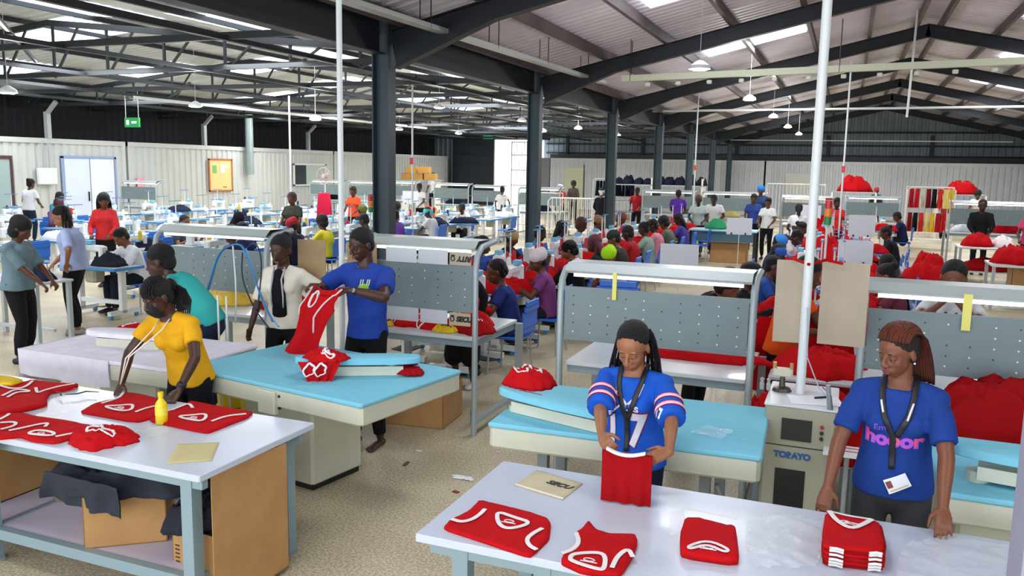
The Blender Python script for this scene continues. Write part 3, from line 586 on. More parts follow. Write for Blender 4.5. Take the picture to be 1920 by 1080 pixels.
def hand(mb, W, h, nrm, side, curl=.5, s=1., det=2, spread=.02):
    """W wrist, h towards the fingers, nrm palm normal (fingers close to it), side +1 when the thumb leaves towards h x nrm"""
    h = Vector(h).normalized(); nrm = Vector(nrm); nrm = (nrm - h * nrm.dot(h)).normalized(); c = h.cross(nrm) * side; W = Vector(W); n = 10
    mb.loft([W - h * .01, W + h * .03 * s, W + h * .065 * s, W + h * .09 * s], [(.024 * s, .017 * s), (.034 * s, .017 * s), (.04 * s, .015 * s), (.036 * s, .012 * s)], side=c, n=n)
    for i, L in enumerate((.068, .076, .071, .056)):
        b = W + h * (.088 - .004 * abs(i - 1)) * s + c * (.029 - .0195 * i) * s; d = (h + c * (1.5 - i) * spread * 3).normalized(); p = b - d * .012; pts = [p, b]; a = 0; q = b
        for f in (.45, .3, .25):
            a += curl * (.9 + .12 * i); dd = d * math.cos(a) + nrm * math.sin(a); q = q + dd * L * f * s; pts.append(q)
        mb.loft(pts, [(.0088 * s,) * 2, (.0086 * s,) * 2, (.0082 * s,) * 2, (.0076 * s,) * 2, (.0066 * s,) * 2], side=c, n=6 if det < 2 else 8)
    b = W + h * .022 * s + c * .024 * s; d1 = (c * .75 + h * .65 + nrm * .35).normalized(); d2 = (c * .25 + h * .9 + nrm * (.25 + curl * .6)).normalized()
    mb.loft([b, b + d1 * .035 * s, b + d1 * .035 * s + d2 * .03 * s, b + d1 * .035 * s + d2 * .052 * s], [(.014 * s,) * 2, (.0115 * s,) * 2, (.0098 * s,) * 2, (.0078 * s,) * 2], side=c, n=8)
def person(label, loc, face, H=1.66, sit=False, lean=0., side=0., hp=.2, hy=0., hr=0., sk='b', top=('2a56a8', 'short'), pants='15161a', shoes='202024', hair='short', haircol=None, hat=None,
           R=None, L=None, eR=None, eL=None, hR=None, hL=None, curl=.5, nR=None, nL=None, det=0, build=1., fem=True, skirt=None, group=None, zbase=0., headk=1., RW=None, LW=None, pelvis=None, feet=None, sleeve=None, mask=False, twist=0., shirt_len=-.06, top_extra=None, lank=None, shade=1):
    """face: world heading in degrees; hands R / L are wrist targets in the local frame (x to the person's right, y forward, z up)"""
    s = H / 1.7; vox = {2: .0055, 1: .011, 0: .02}[det]; vox_c = {2: .009, 1: .014, 0: .024}[det]; root = empty('person', (loc[0], loc[1], zbase), math.radians(face) - PI / 2); tag(root, label, 'person', group)
    skm = skin(sk); Z = lambda v: Vector(v) * s
    zp = .52 / s if sit else .95; P = Z(pelvis) if pelvis else Z((0, 0, zp)); U = V(math.sin(side), math.sin(lean), math.cos(lean)).normalized()
    U1 = V(math.sin(side) * .5, math.sin(lean * .55), math.cos(lean * .55)).normalized(); X = Matrix.Rotation(twist, 3, 'Z') @ V(1, 0, 0); X = (X - U * X.dot(U)).normalized()
    sw = (.168 if fem else .192) * build
    wst = P + U1 * .17 * s; chest = wst + U * .2 * s; nb = wst + U * .345 * s
    def sp(t):  # along the spine, 0 pelvis .. .515 neck base
        return P + U1 * t * s if t < .17 else wst + U * (t - .17) * s
    b_ = build; F = (1.0 if fem else 1.06) * b_; hipw = (1.0 if fem else .9) * b_
    tor = [(-.07, .15 * hipw, .105), (.0, .168 * hipw, .118 * b_), (.08, .155 * hipw, .11 * b_), (.16, .132 * F, .1 * b_), (.25, .14 * F, .108 * b_), (.34, .158 * F, .115 * b_), (.42, .155 * F, .095 * b_), (.47, .11 * F, .075), (.5, .07, .06)]
    Sh = {1: sp(.44) + X * sw * s, -1: sp(.44) - X * sw * s}
    _q = Matrix.Rotation(-(math.radians(face) - PI / 2), 3, 'Z'); cv = lambda w_: _q @ V(w_[0] - loc[0], w_[1] - loc[1], w_[2] - zbase)
    if RW: R = cv(RW)
    if LW: L = cv(LW)
    ua, fa = .285 * s, .25 * s; arms = {}
    for sd, T, hint in ((1, R, eR), (-1, L, eL)):
        if T is None: T = (sd * .24, .08, (P.z / s - .08)) if not sit else (sd * .14, .38, .82 / s)
        hint = hint or (sd * .6, -.7, -.5); el, wr = ik(Sh[sd], Z(T) if not isinstance(T, Vector) else T, ua, fa, hint); arms[sd] = (Sh[sd], el, wr)
    # legs
    legs = {}
    for sd in (1, -1):
        hip = P + X * sd * .09 * s - U1 * .02 * s
        if feet: an = Z(feet[0 if sd > 0 else 1])
        elif sit: an = Z((sd * .13, .42, .085))
        else: an = Z((sd * .1, .0 + .02 * sd, .085))
        kn, an = ik(hip, an, .43 * s, .43 * s, (sd * .12, 1, .2)); legs[sd] = (hip, kn, an)
    HR = rotm(hp, hy, hr); hb = nb + U * .03 * s; hd = Z((0, 0, 0)) + nb + (U * .6 + HR @ V(0, .15, .85)).normalized() * .155 * s; hs = headk * s * (1.17 if det == 1 else (1.06 if det else 1.2))
    HP = lambda x, y, z: hd + HR @ (V(x, y, z) * hs)
    bd = MB(); nn = 14 if det else 10
    if det == 2 or top[1] in ('none', 'tank') : pass
    bd.loft([sp(t) for t, a, b in tor], [(a * s, b * s) for t, a, b in tor], side=X, n=nn + 4)
    if fem:
        for sd in (1, -1): bd.ell(sp(.325) + X * sd * .072 * s + (HR * 0 if False else Matrix.Identity(3)) @ (U.cross(X) * -1 if U.cross(X).y < 0 else U.cross(X)) * .075 * s, (.058 * s,) * 3)
    nk = .05 * s * (1 if fem else 1.12); bd.loft([sp(.46), nb + U * .05 * s, HP(0, -.02, -.06)], [(nk * 1.25, nk * 1.1), (nk, nk), (nk, nk)], side=X, n=nn)
    # head
    bd.ell(HP(0, -.012, .03), (.076 * hs, .094 * hs, .083 * hs), HR, 18, 12); bd.ell(HP(0, .02, -.032), (.059 * hs, .066 * hs, .07 * hs), HR, 16, 10); bd.ell(HP(0, .045, -.083), (.031 * hs, .03 * hs, .024 * hs), HR)
    for sd in (1, -1):
        bd.ell(HP(sd * .077, -.008, -.008), (.009 * hs, .017 * hs, .029 * hs), HR)
        if det: bd.ell(HP(sd * .035, .05, -.026), (.022 * hs, .024 * hs, .026 * hs), HR); bd.ell(HP(sd * .029, .07, .001), (.0155 * hs, .0125 * hs, .011 * hs), HR); bd.ell(HP(sd * .024, .071, .02), (.022 * hs, .012 * hs, .009 * hs), HR); bd.ell(HP(sd * .013, .094, -.031), (.0105 * hs, .011 * hs, .0085 * hs), HR)
    bd.loft([HP(0, .08, .012), HP(0, .098, -.012), HP(0, .105, -.026)], [(.009 * hs, .01 * hs), (.01 * hs, .011 * hs), (.013 * hs, .011 * hs)], side=HR @ V(1, 0, 0), n=8)
    if det: bd.ell(HP(0, .086, -.056), (.026 * hs, .013 * hs, .0085 * hs), HR); bd.ell(HP(0, .083, -.067), (.022 * hs, .014 * hs, .0095 * hs), HR); bd.ell(HP(0, .06, -.06), (.036 * hs, .03 * hs, .03 * hs), HR)
    # arms and hands
    for sd in (1, -1):
        S_, E_, W_ = arms[sd]; k = s * (1 if fem else 1.12) * (.9 + .1 * b_); d = (W_ - E_).normalized()
        bd.loft([S_ - X * sd * .03 * s - U * .02 * s, S_ - U * .004 * s, S_.lerp(E_, .5), E_], [(.048 * k,) * 2, (.05 * k,) * 2, (.043 * k,) * 2, (.037 * k,) * 2], side=d.orthogonal(), n=nn)
        bd.loft([E_, E_.lerp(W_, .3), W_], [(.038 * k,) * 2, (.037 * k,) * 2, (.0235 * k,) * 2], side=d.orthogonal(), n=nn)
        hh = Vector((hR if sd > 0 else hL) or d); nr = (nR if sd > 0 else nL) or (0, 0, -1) if abs(d.z) < .85 else ((nR if sd > 0 else nL) or (-sd, .3, 0))
        fl = Vector(hh).normalized().cross(Vector(nr)); tsd = 1 if fl.dot(V(-sd, .35, .1)) > 0 else -1
        hand(bd, W_, hh, nr, tsd, curl, s, det)
    for sd in (1, -1):
        h_, k_, a_ = legs[sd]; lx = V(1, 0, 0)
        bd.loft([h_, h_.lerp(k_, .5), k_], [(.082 * s * hipw,) * 2, (.068 * s * b_,) * 2, (.052 * s,) * 2], side=lx, n=nn); bd.loft([k_, k_.lerp(a_, .35), a_], [(.051 * s,) * 2, (.05 * s * b_,) * 2, (.033 * s,) * 2], side=lx, n=nn)
        if shoes is None:
            bd.loft([a_ + Z((0, -.035, -.055)), a_ + Z((0, .05, -.055)), a_ + Z((0, .13, -.068))], [(.03 * s, .028 * s), (.038 * s, .024 * s), (.042 * s, .014 * s)], side=lx, n=10)
            for q in range(5): bd.loft([a_ + Z(((q - 2) * .0165, .13, -.07)), a_ + Z(((q - 2) * .018, .175 - .006 * abs(q - 1.2) * 2, -.074))], [(.0095 * s,) * 2, (.009 * s,) * 2], side=lx, n=6)
    bob = blob(bd, 'body', skm, root, vox, 3 if det else 1)
    # clothes
    tc, ts = top[0], top[1]; tm = tc if not isinstance(tc, str) else cloth(tc)
    g = .016 if det else .02; cl = MB(); hem = shirt_len
    T2 = [(hem, .158 * hipw + .012, .118 * b_ + .012)] + [(t, a, b) for t, a, b in tor[1:-1] if t > hem + .02]
    T2 = [(t, a if t not in (.16,) else a * 1.08, b * 1.04) for t, a, b in T2]; T2[-1] = (.485, .085 * F, .07)
    if not (pelvis and False): cl.loft([sp(t) for t, a, b in T2], [((a + g) * s, (b + g) * s) for t, a, b in T2], side=X, n=22, rnd=False)
    if fem:
        fw = U.cross(X); fw = fw if fw.y > 0 else -fw
        for sd in (1, -1): cl.ell(sp(.325) + X * sd * .07 * s + fw * .075 * s, ((.058 + g) * s,) * 3)
    sl = sleeve if sleeve is not None else {'short': .62, 'long': 2, 'none': 0, 'mid': .95, 'wide': .85}[ts]; ex = .024 if ts == 'wide' else (.012 if ts != 'long' else .009)
    for sd in (1, -1):
        S_, E_, W_ = arms[sd]; k = s * (1 if fem else 1.12)
        cl.ell(S_ - X * sd * .008 * s - U * .006 * s, ((.055 + g * .6) * k,) * 3); cl.loft([nb + X * sd * .045 * s - U * .03 * s, S_ + U * .008 * s], [((.04 + g * .4) * s,) * 2, ((.046 + g * .5) * s,) * 2], side=U, n=10)
        if sl > 0:
            e = S_.lerp(E_, min(sl, 1)); pts = [S_ - X * sd * .02 * s, S_.lerp(e, .5), e]; rad = [(.049 * k + g * .6 * s,) * 2, ((.052 + ex) * k,) * 2, ((.048 + ex * 1.2) * k,) * 2]; cl.loft(pts, rad, side=(E_ - S_).orthogonal(), n=14, rnd=False)
            if sl > 1: w2 = E_.lerp(W_, min(sl - 1, .97)); cl.ell(E_, ((.04 + ex) * k,) * 3); cl.loft([E_, E_.lerp(w2, .5), w2], [((.04 + ex) * k,) * 2, ((.038 + ex) * k,) * 2, ((.027 + ex) * k,) * 2], side=(W_ - E_).orthogonal(), n=12, rnd=False)
    sh = blob(cl, 'shirt' if not skirt == 'dress' else 'dress', tm, root, vox_c, 2 if det else 1, disp=(.007, 9, len(label)) if det else None)
    if pants or skirt:
        pt = MB(); pc = cloth(pants or '15161a')
        pt.loft([sp(-.08), sp(.0), sp(.09)], [(.155 * hipw * s + .01, .112 * s), (.172 * hipw * s + .006, .125 * s * b_), (.156 * hipw * s + .006, .115 * s * b_)], side=X, n=20)
        for sd in (1, -1):
            h_, k_, a_ = legs[sd]; lx = V(1, 0, 0)
            if skirt: k2 = k_ + V(0, 0, -.12 * s) if not sit else k_; pt.loft([h_, h_.lerp(k2, .5), k2], [(.11 * s,) * 2, (.115 * s,) * 2, (.12 * s,) * 2], side=lx, n=12)
            else: pt.loft([h_, h_.lerp(k_, .5), k_], [(.094 * s * hipw,) * 2, (.082 * s * b_,) * 2, (.066 * s,) * 2], side=lx, n=14); pt.loft([k_, k_.lerp(a_, .5), a_.lerp(k_, .06)], [(.065 * s,) * 2, (.062 * s * b_,) * 2, (.05 * s,) * 2], side=lx, n=14, rnd=False)
        blob(pt, 'skirt' if skirt else 'trousers', pc, root, vox_c, 2 if det else 1, disp=(.006, 8, 3) if det else None)
    if shoes is not None:
        for sd in (1, -1):
            a_ = legs[sd][2]; MB().loft([a_ + Z((0, -.05, -.05)), a_ + Z((0, .04, -.045)), a_ + Z((0, .14, -.06))], [(.036 * s, .036 * s), (.042 * s, .036 * s), (.04 * s, .022 * s)], side=V(1, 0, 0), n=12).build('shoe', mat(shoes, .5), root, True)
    # hair and headgear
    hc = HAIRB if haircol is None else mat(haircol, .6, bump='noise', bscale=140, bstr=.8)
    def cap_(extra=.005, back=.02, up=.015, m=hc, name='hair', low=False):
        mb = MB(); mb.ell(HP(0, -.012 - back, .03 + up), ((.078 + extra) * hs, (.092 + extra) * hs, (.08 + extra) * hs), HR, 24, 14)
        mb.ell(HP(0, -.05, -.01), ((.066 + extra) * hs, (.052 + extra) * hs, (.07 + extra) * hs), HR, 20, 10)
        return mb
    rr = random.Random(label)
    def strands(mb, n, r0, length, spread_, pull=V(0, -1, -1), front=0, y0=-.04, seg=7, droop=.9, fwd=0.0):
        for i in range(n):
            a = PI * (i + .5) / n * (1 + front) - PI * front / 2; x = math.cos(a) * .075; y = y0 - math.sin(a) * .055; z = .03 + rr.uniform(-.03, .05); p = HP(x, y, z); pts = [p]; dirv = (HR @ V(x * 7, (y) * 7, .1)).normalized() * .02 * hs
            for k in range(seg):
                g_ = k / seg; dirv = dirv * (1 - droop * .45) + (V(x * spread_ * 2, -.10 + fwd * (1 if abs(x) > .05 else 0), -1) * (length / seg)) * (droop * .45); p = p + dirv + V(rr.uniform(-.004, .004), rr.uniform(-.004, .004), 0); pts.append(p.copy())
            mb.tube(pts, [r0] * (seg) + [r0 * .5], 5)
        return mb
    if hair == 'short': o = cap_(.004, .010, .012).build('hair', hc, root, True)
    elif hair == 'afro': o = cap_(.02, .012, .02).build('hair', hc, root, True)
    elif hair == 'bald': cap_(.001, .016, .012).build('hair', hc, root, True)
    elif hair == 'bun': mb = cap_(.004, .012, .012); mb.ell(HP(0, -.11, .07), (.04 * hs,) * 3, HR); mb.build('hair', hc, root, True)
    elif hair == 'ponytail': mb = cap_(.004, .012, .012); mb.ell(HP(0, -.11, .045), (.035 * hs,) * 3, HR); mb.loft([HP(0, -.12, .04), HP(0, -.16, -.03), HP(0, -.15, -.13), HP(0, -.13, -.2)], [(.03 * hs,) * 2, (.034 * hs,) * 2, (.028 * hs,) * 2, (.012 * hs,) * 2], n=10); mb.build('hair', hc, root, True)
    elif hair == 'bob': mb = cap_(.014, .014, .012); mb.ell(HP(0, -.035, -.04), (.093 * hs, .075 * hs, .085 * hs), HR, 20, 12); mb.build('hair', hc, root, True)
    elif hair == 'long':
        mb = cap_(.012, .014, .012); mb.loft([HP(0, -.05, .03), HP(0, -.075, -.06), HP(0, -.085, -.16), HP(0, -.08, -.26)], [(.09 * hs, .06 * hs), (.095 * hs, .05 * hs), (.09 * hs, .04 * hs), (.06 * hs, .025 * hs)], side=HR @ V(1, 0, 0), n=14)
        strands(mb, 16, .007 * hs, .3, .5); mb.build('hair', hc, root, True)
    elif hair == 'braids':
        mb = cap_(.003, .016, .014)
        n_ = 44 if det == 2 else 16; strands(mb, n_ if det < 2 else 30, (.0048 if det == 2 else .01) * hs, .36 if lank is None else lank, 1.15, front=.0, y0=-.065 if det == 2 else -.04, droop=1.0, fwd=.05 if det == 2 else 0)
        if det == 2: strands(mb, 26, .0048 * hs, .30 if lank is None else lank * .9, .55, front=0, y0=-.05, droop=1.0)
        mb.build('hair', hc, root, True)
    elif hair == 'cornrow_tail':
        mb = cap_(.003, .010, .012)
        for i in range(11):
            x = (i - 5) * .0135; pts = []
            for k in range(9):
                a = -.35 + k * .33; pts.append(HP(x * (1 - .25 * (k / 8)), -.022 + math.cos(a) * .098 * math.sqrt(max(0, 1 - (x / .09) ** 2)), .042 + math.sin(a) * .088 * math.sqrt(max(0, 1 - (x / .09) ** 2)) * 1.0 + .004))
            mb.tube(pts, .006 * hs, 6)
        mb.ell(HP(0, -.115, .02), (.045 * hs, .035 * hs, .045 * hs), HR)
        for i in range(14): x = (i - 6.5) * .006; p0 = HP(x, -.13, .01); mb.tube([p0, p0 + V(x, -.03, -.03), p0 + V(x * 2, -.035, -.1), p0 + V(x * 2, -.02, -.19)], [.008 * hs] * 3 + [.004 * hs], 5)
        mb.build('hair', hc, root, True)
    elif hair == 'twist_auburn':
        DK = mat('20120f', .6, bump='noise', bscale=150, bstr=.8); AU = mat('8e3f1f', .55, bump='wave', bscale=90, bstr=.8); mb = cap_(.004, .012, .013)
        mb.build('hair', DK, root, True); mb = MB(); mb2 = MB()
        for i in range(46):
            t = (i + .5) / 46; u0 = (-1 + 2 * t) * 1.08; tgt = mb if (i % 3) else mb2; tgt.mi = 0; pts = []
            ph = u0 * 1.15
            for k in range(15):
                q = k / 14
                if q < .55: a = .42 + q / .55 * 2.2; r1 = math.sqrt(max(0, 1 - (math.sin(ph) * .9) ** 2)); pts.append(HP(math.sin(ph) * .084 * (1 + .04 * q), -.032 + math.cos(a) * .097 * r1, .044 + math.sin(a) * .087 * r1 + rr.uniform(-.0015, .003)))
                else: w_ = (q - .55) / .45; pts.append(HP(math.sin(ph) * (.084 + .012 * w_), -.105 - .012 * math.sin(w_ * 3), .04 - w_ * .23 + rr.uniform(-.003, .003)))
            tgt.tube(pts, [.0062 * hs] * 14 + [.003 * hs], 6)
        mb.build('hair_twists', AU, root, True); mb2.build('hair_twists', mat('4a2217', .55, bump='wave', bscale=90, bstr=.8), root, True)
    if hat:
        kind, col = hat; hm = cloth(col)
        if kind == 'wrap': mb = MB(); mb.ell(HP(0, -.024, .052), (.096 * hs, .11 * hs, .085 * hs), HR, 20, 12); mb.ell(HP(0, -.08, .08), (.06 * hs, .055 * hs, .055 * hs), HR); blob(mb, 'headwrap', hm, root, .009, 2, disp=(.003, 30, 2))
        elif kind == 'beanie': MB().ell(HP(0, -.014, .05), (.087 * hs, .1 * hs, .082 * hs), HR, 20, 12).build('beanie', hm, root, True)
        elif kind == 'cap':
            MB().ell(HP(0, -.012, .045), (.085 * hs, .1 * hs, .075 * hs), HR, 20, 12).loft([HP(0, .06, .05), HP(0, .15, .045)], [(.065 * hs, .006), (.05 * hs, .004)], side=HR @ V(1, 0, 0), n=14).build('cap', hm, root, True)
        elif kind == 'veil':
            mb = MB(); mb.ell(HP(0, -.02, .03), (.1 * hs, .11 * hs, .1 * hs), HR, 18, 12); mb.loft([HP(0, -.03, .02), sp(.46) + V(0, -.03, 0), sp(.3), sp(.1)], [(.1 * s, .1 * s), (.18 * s, .13 * s), (.25 * s, .17 * s), (.3 * s, .2 * s)], side=X, n=18); blob(mb, 'veil', hm, root, .02, 3, disp=(.012, 8, 4))
        elif kind == 'scarf': mb = MB(); mb.ell(HP(0, -.016, .035), (.086 * hs, .102 * hs, .088 * hs), HR, 20, 12); mb.ell(HP(0, -.07, -.03), (.055 * hs, .05 * hs, .06 * hs), HR); mb.build('headscarf', hm, root, True)
    if mask: mb = MB(); mb.loft([HP(0, .062, -.018), HP(0, .072, -.05), HP(0, .05, -.088)], [(.05 * hs, .036 * hs), (.052 * hs, .038 * hs), (.042 * hs, .036 * hs)], side=HR @ V(1, 0, 0), n=14); mb.build('face_mask', mat('15161c', .8), root, True)
    if det:
        from mathutils.bvhtree import BVHTree as _BT
        _bv = _BT.FromPolygons([v.co for v in bob.data.vertices], [tuple(p.vertices) for p in bob.data.polygons]); _fd = HR @ V(0, -1, 0)
        def fp(x, z, off=0.):
            h_ = _bv.ray_cast(HP(x, .2, z), _fd); return (h_[0] if h_[0] is not None else HP(x, .08, z)) - _fd * off * hs
        dk = mat('0c0908', .4); lip = mat('5a2a28' if sk in 'be' else '7d3f3a', .4)
        for sd in (1, -1):
            if det == 2:
                e = MB(); e.tube([fp(sd * (.017 + .0065 * k), -.004 - .0025 * math.sin(k / 4 * PI), .0004) for k in range(5)], .0017 * hs, 5); e.build('eyelashes', dk, root, True)
                MB().ell(fp(sd * .03, -.007, -.0012), (.0085 * hs, .003 * hs, .0018 * hs), HR, 12, 8).build('eye', mat('a89a90', .3), root, True); MB().ell(fp(sd * .029, -.0068, -.0004), (.0045 * hs, .0028 * hs, .002 * hs), HR, 10, 6).build('iris', dk, root, True)
            e = MB(); e.tube([fp(sd * (.013 + .0075 * k), .0205 + .0035 * math.sin(k / 4 * PI + .3), -.0006) for k in range(5)], [.0016 * hs, .0024 * hs, .0024 * hs, .0018 * hs, .001 * hs], 6); e.build('eyebrow', dk, root, True)
            if det == 1: MB().ell(fp(sd * .03, -.003, -.003), (.011 * hs, .004 * hs, .003 * hs), HR, 12, 8).build('eye', dk, root, True)
        if not mask: MB().ell(HP(0, .0925, -.0565), (.0225 * hs, .0085 * hs, .0062 * hs), HR, 14, 8).ell(HP(0, .0905, -.067), (.019 * hs, .0095 * hs, .0078 * hs), HR, 14, 8).build('lips', lip, root, True)
    info = dict(root=root, shirt=sh, sp=sp, HP=HP, HR=HR, arms=arms, X=X, U=U, s=s, hs=hs, nb=nb, P=P, legs=legs)
    return info
# ================================================================ foreground: packing tables and what lies on them
def packing_table(x0, x1, y0, y1, z, legs, label, shelf=True):
    r = empty('packing_table', ((x0 + x1) / 2, (y0 + y1) / 2, 0)); cx, cy = r.location.x, r.location.y
    MB().rbox((0, 0, z - .018), (x1 - x0, y1 - y0, .036), .006).build('tabletop', mat('c6cfde', .3, coat=.12, var=.02, vscale=2), r)
    MB().bb(x0 - cx + .04, x1 - cx - .04, y0 - cy + .06, y0 - cy + .1, z - .1, z - .036).bb(x0 - cx + .04, x1 - cx - .04, y1 - cy - .1, y1 - cy - .06, z - .1, z - .036).build('apron', LEG, r)
    for lx in legs:
        for ly in (y0 + .09, y1 - .09): MB().bb(lx - cx - .035, lx - cx + .035, ly - cy - .035, ly - cy + .035, .01, z - .036).bb(lx - cx - .038, lx - cx + .038, ly - cy - .038, ly - cy + .038, 0, .02).build('leg', LEG, r)
        MB().bb(lx - cx - .02, lx - cx + .02, y0 - cy + .1, y1 - cy - .1, .16, .21).build('side_rail', LEG, r); MB().bb(lx - cx - .025, lx - cx + .025, y0 - cy + .1, y1 - cy - .1, z - .1, z - .04).build('side_rail', LEG, r)
    if shelf:
        MB().bb(min(legs) - cx, max(legs) - cx, y0 - cy + .07, y0 - cy + .12, .15, .21).bb(min(legs) - cx, max(legs) - cx, y1 - cy - .12, y1 - cy - .07, .15, .21).build('front_rail', LEG, r)
        MB().bb(min(legs) - cx, max(legs) - cx, y0 - cy + .12, y1 - cy - .12, .19, .205).build('lower_shelf', mat('d9d3ea', .4), r)
    return tag(r, label, 'table')
packing_table(-5.95, -2.81, 2.99, 3.93, .8, (-5.75, -4.43, -2.95), 'glossy white packing table with a lower shelf, beside the woman in yellow')
packing_table(-1.56, 1.62, 2.86, 3.81, .8, (-1.38, -1.02, 1.45), 'glossy white packing table in front of the woman in the numbered jersey', shelf=False)
tank('sleeveless_shirt', 'g1', .802, 'red tank top with white trim laid out flat near the table corner', neck='g1n', arms=('g1a', 'g1b'), th=.012)
tank('sleeveless_shirt', 'g2', .802, 'red tank top half folded, second from the left on the right table', neck='g2n', arms=('g2a', 'g2b'), th=.024, seed=2)
tank('sleeveless_shirt', 'g4', .802, 'red garment folded into a square beside the clear plastic bags', neck='g4n', arms=('g4a',), th=.032, seed=3, tw=.013)
for k in range(6):
    r = empty('sleeveless_shirt', (0, 0, .802 + .0145 * k)); sh_ = (.006 * math.sin(k * 2.1), .007 * math.cos(k * 1.7)); P_ = [(x + sh_[0], y + sh_[1]) for x, y in PX['g5']]
    flatcloth('cloth', P_, 0, .0135, RED if k % 2 else RED2, r, wav=.002, seed=k)
    m_ = MB(); m_.tube([(.03, 3.249 + sh_[1], .008), (.055, 3.247 + sh_[1], .011), (.08, 3.25 + sh_[1], .006)], .005, 6).build('edge_trim', TRIM, r); m_ = MB(); m_.tube([(.17, 3.268 + sh_[1], .006), (.195, 3.272 + sh_[1], .011), (.215, 3.278 + sh_[1], .008)], .005, 6); m_.build('edge_trim', TRIM, r)
    if k == 5:
        m_ = MB(); ribbon(m_, [(a, b, .018) for a, b in PX['g5n']], .02); ribbon(m_, [(a, b, .017) for a, b in PX['g5m']], .008); m_.build('neck_trim', TRIM, r)
        a, b = PX['g5l'][0]; m_ = MB(); m_.tube([(a - .018 + .016 * math.cos(t * .7), b + .01 * math.sin(t * .7), .019) for t in range(9)], .002, 5, close=True); m_.tube([(a - .018, b, .019), (a + .035, b - .006, .019)], .0022, 5).tube([(a - .03, b - .015, .019), (a + .02, b - .018, .019)], .0015, 5); m_.build('neck_label', TRIM, r)
    tag(r, ['red tank top at the very bottom of the folded stack', 'folded red tank top, second from the bottom of the stack', 'folded red tank top, third from the bottom of the stack', 'folded red tank top, fourth from the bottom of the stack', 'folded red tank top just under the top one of the stack', 'folded red tank top with a white neckline on top of the stack'][k], 'tank top', 'folded tank tops in the stack')
crumple_sheet('plastic_bag', PX['bag1'], .803, CLEARP, 'clear plastic bag crumpled on the table left of the folded stack', 'plastic bag', .035, 2)
crumple_sheet('plastic_bag', [(.26, 3.18), (.75, 3.12), (.8, 3.7), (.5, 3.76), (.3, 3.55)], .803, CLEARP, 'clear plastic bag spread on the table right of the folded stack', 'plastic bag', .03, 5)
crumple_sheet('plastic_bag', PX['bagw'], .803, CLEARP, 'small crumpled clear bag left of the square folded garment', 'plastic bag', .02, 7)
for m_ in (CLEARP,): blend(m_)
o = flatcloth('paper_sheet', PX['secu'], .801, .004, CARDL, None, wav=.003, rounded=False); r = empty('cardboard_offcut', (0, 0, 0)); o.parent = r
a = [V(p[0], p[1], .8095) for p in PX['secu']]; xd = (a[2] - a[3]).normalized(); yd = (a[0] - a[3]).normalized(); yd = V(-xd.y, xd.x, 0)
text('SECU', .056, frame_M(a[3] + xd * .168 + yd * .13 + V(0, 0, .0), xd, yd), BLACK, 'lettering', r, shear=.25, bold=.0015); 
MB().add([V(*p) + V(0, 0, 0) for p in [tuple(a[3] + V(0, 0, -.003)), tuple(a[2] + V(0, 0, -.003)), tuple(a[2] + yd * .01), tuple(a[3] + yd * .01)]], [(0, 1, 2, 3)]).build('packing_tape', mat('e9e4d2', .2), r); o.name = 'card'; tag(r, 'taped beige cardboard offcut printed SECU on the right table', 'cardboard')
# on the left table
tank('sleeveless_shirt', 'a1', .802, 'red tank top with white trim under the hands of the woman in yellow', neck='a1n', arms=('a1a', 'a1b'), th=.012, seed=4)
tank('sleeveless_shirt', 'a2', .802, 'red tank top laid flat at the back right corner of the left table', neck='a2n', arms=('a2a', 'a2b'), th=.012, seed=5)
tank('sleeveless_shirt', 'a3', .802, 'rumpled red tank top at the back left of the left table', arms=('a3a', 'a3b', 'a3c'), th=.024, seed=6)
tank('sleeveless_shirt', 'a4', .802, 'red tank top with twisted white trims along the front of the left table', neck='a4n', arms=('a4a', 'a4b', 'a4c', 'a4d'), th=.016, seed=7)
tag(flatcloth('folded_shirt', PX['yel'], .828, .02, YEL, None, seed=8), 'yellow shirt lying behind the rumpled red tank top', 'shirt')
pile('crumpled_shirt', (-3.66, 3.2), (.42, .3, .075), RED, 3, 'red tank top scrunched up at the front of the left table', 'tank top', trims=3, z=.801)
hanging('cloth_overhang', (-4.62, 2.985, .81), (-4.24, 2.985, .81), .12, RED, 'red cloth hanging over the front edge of the left table', 3, .008)
tag(flatcloth('card_sheet', PX['card'], .801, .003, mat('c8bd8a', .8, var=.06), None, wav=.001, rounded=False), 'plain tan card lying on the right end of the left table', 'card')
crumple_sheet('plastic_bag', PX['lbag'], .802, CLEARP, 'clear plastic bag between the red tops on the left table', 'plastic bag', .018, 9)
crumple_sheet('plastic_bag', PX['sbag'], .802, CLEARP, 'clear plastic wrapper in front of the yellow bottle', 'plastic bag', .02, 11)
r = empty('black_cord', (0, 0, 0)); MB().tube([(x, y, .828) for x, y in PX['lthr']], [.004, .008, .008, .004], 6, flat=.5).build('long_strip', BLACK, r); MB().tube([(x, y, .828) for x, y in PX['lthr2']], .006, 6, flat=.5).build('short_strip', BLACK, r); tag(r, 'short black strips lying on the clear bag of the left table', 'strip')
bx, by = PX['bottle'][0]; r = empty('drink_bottle', (bx, by, .801)); MB().lathe([(.025, 0), (.033, .006), (.034, .05), (.03, .075), (.034, .1), (.03, .125), (.013, .15), (.013, .165)], 18).build('bottle_body', mat('f0d421', .25), r, True); MB().lathe([(.016, .163), (.016, .188), (.014, .19)], 14).build('bottle_cap', mat('e9c60d', .4), r)
MB().lathe([(.0345, .055), (.0345, .1)], 18).build('bottle_label', mat('f4e04a', .5), r); tag(r, 'yellow drink bottle standing between two flat red tank tops', 'bottle')
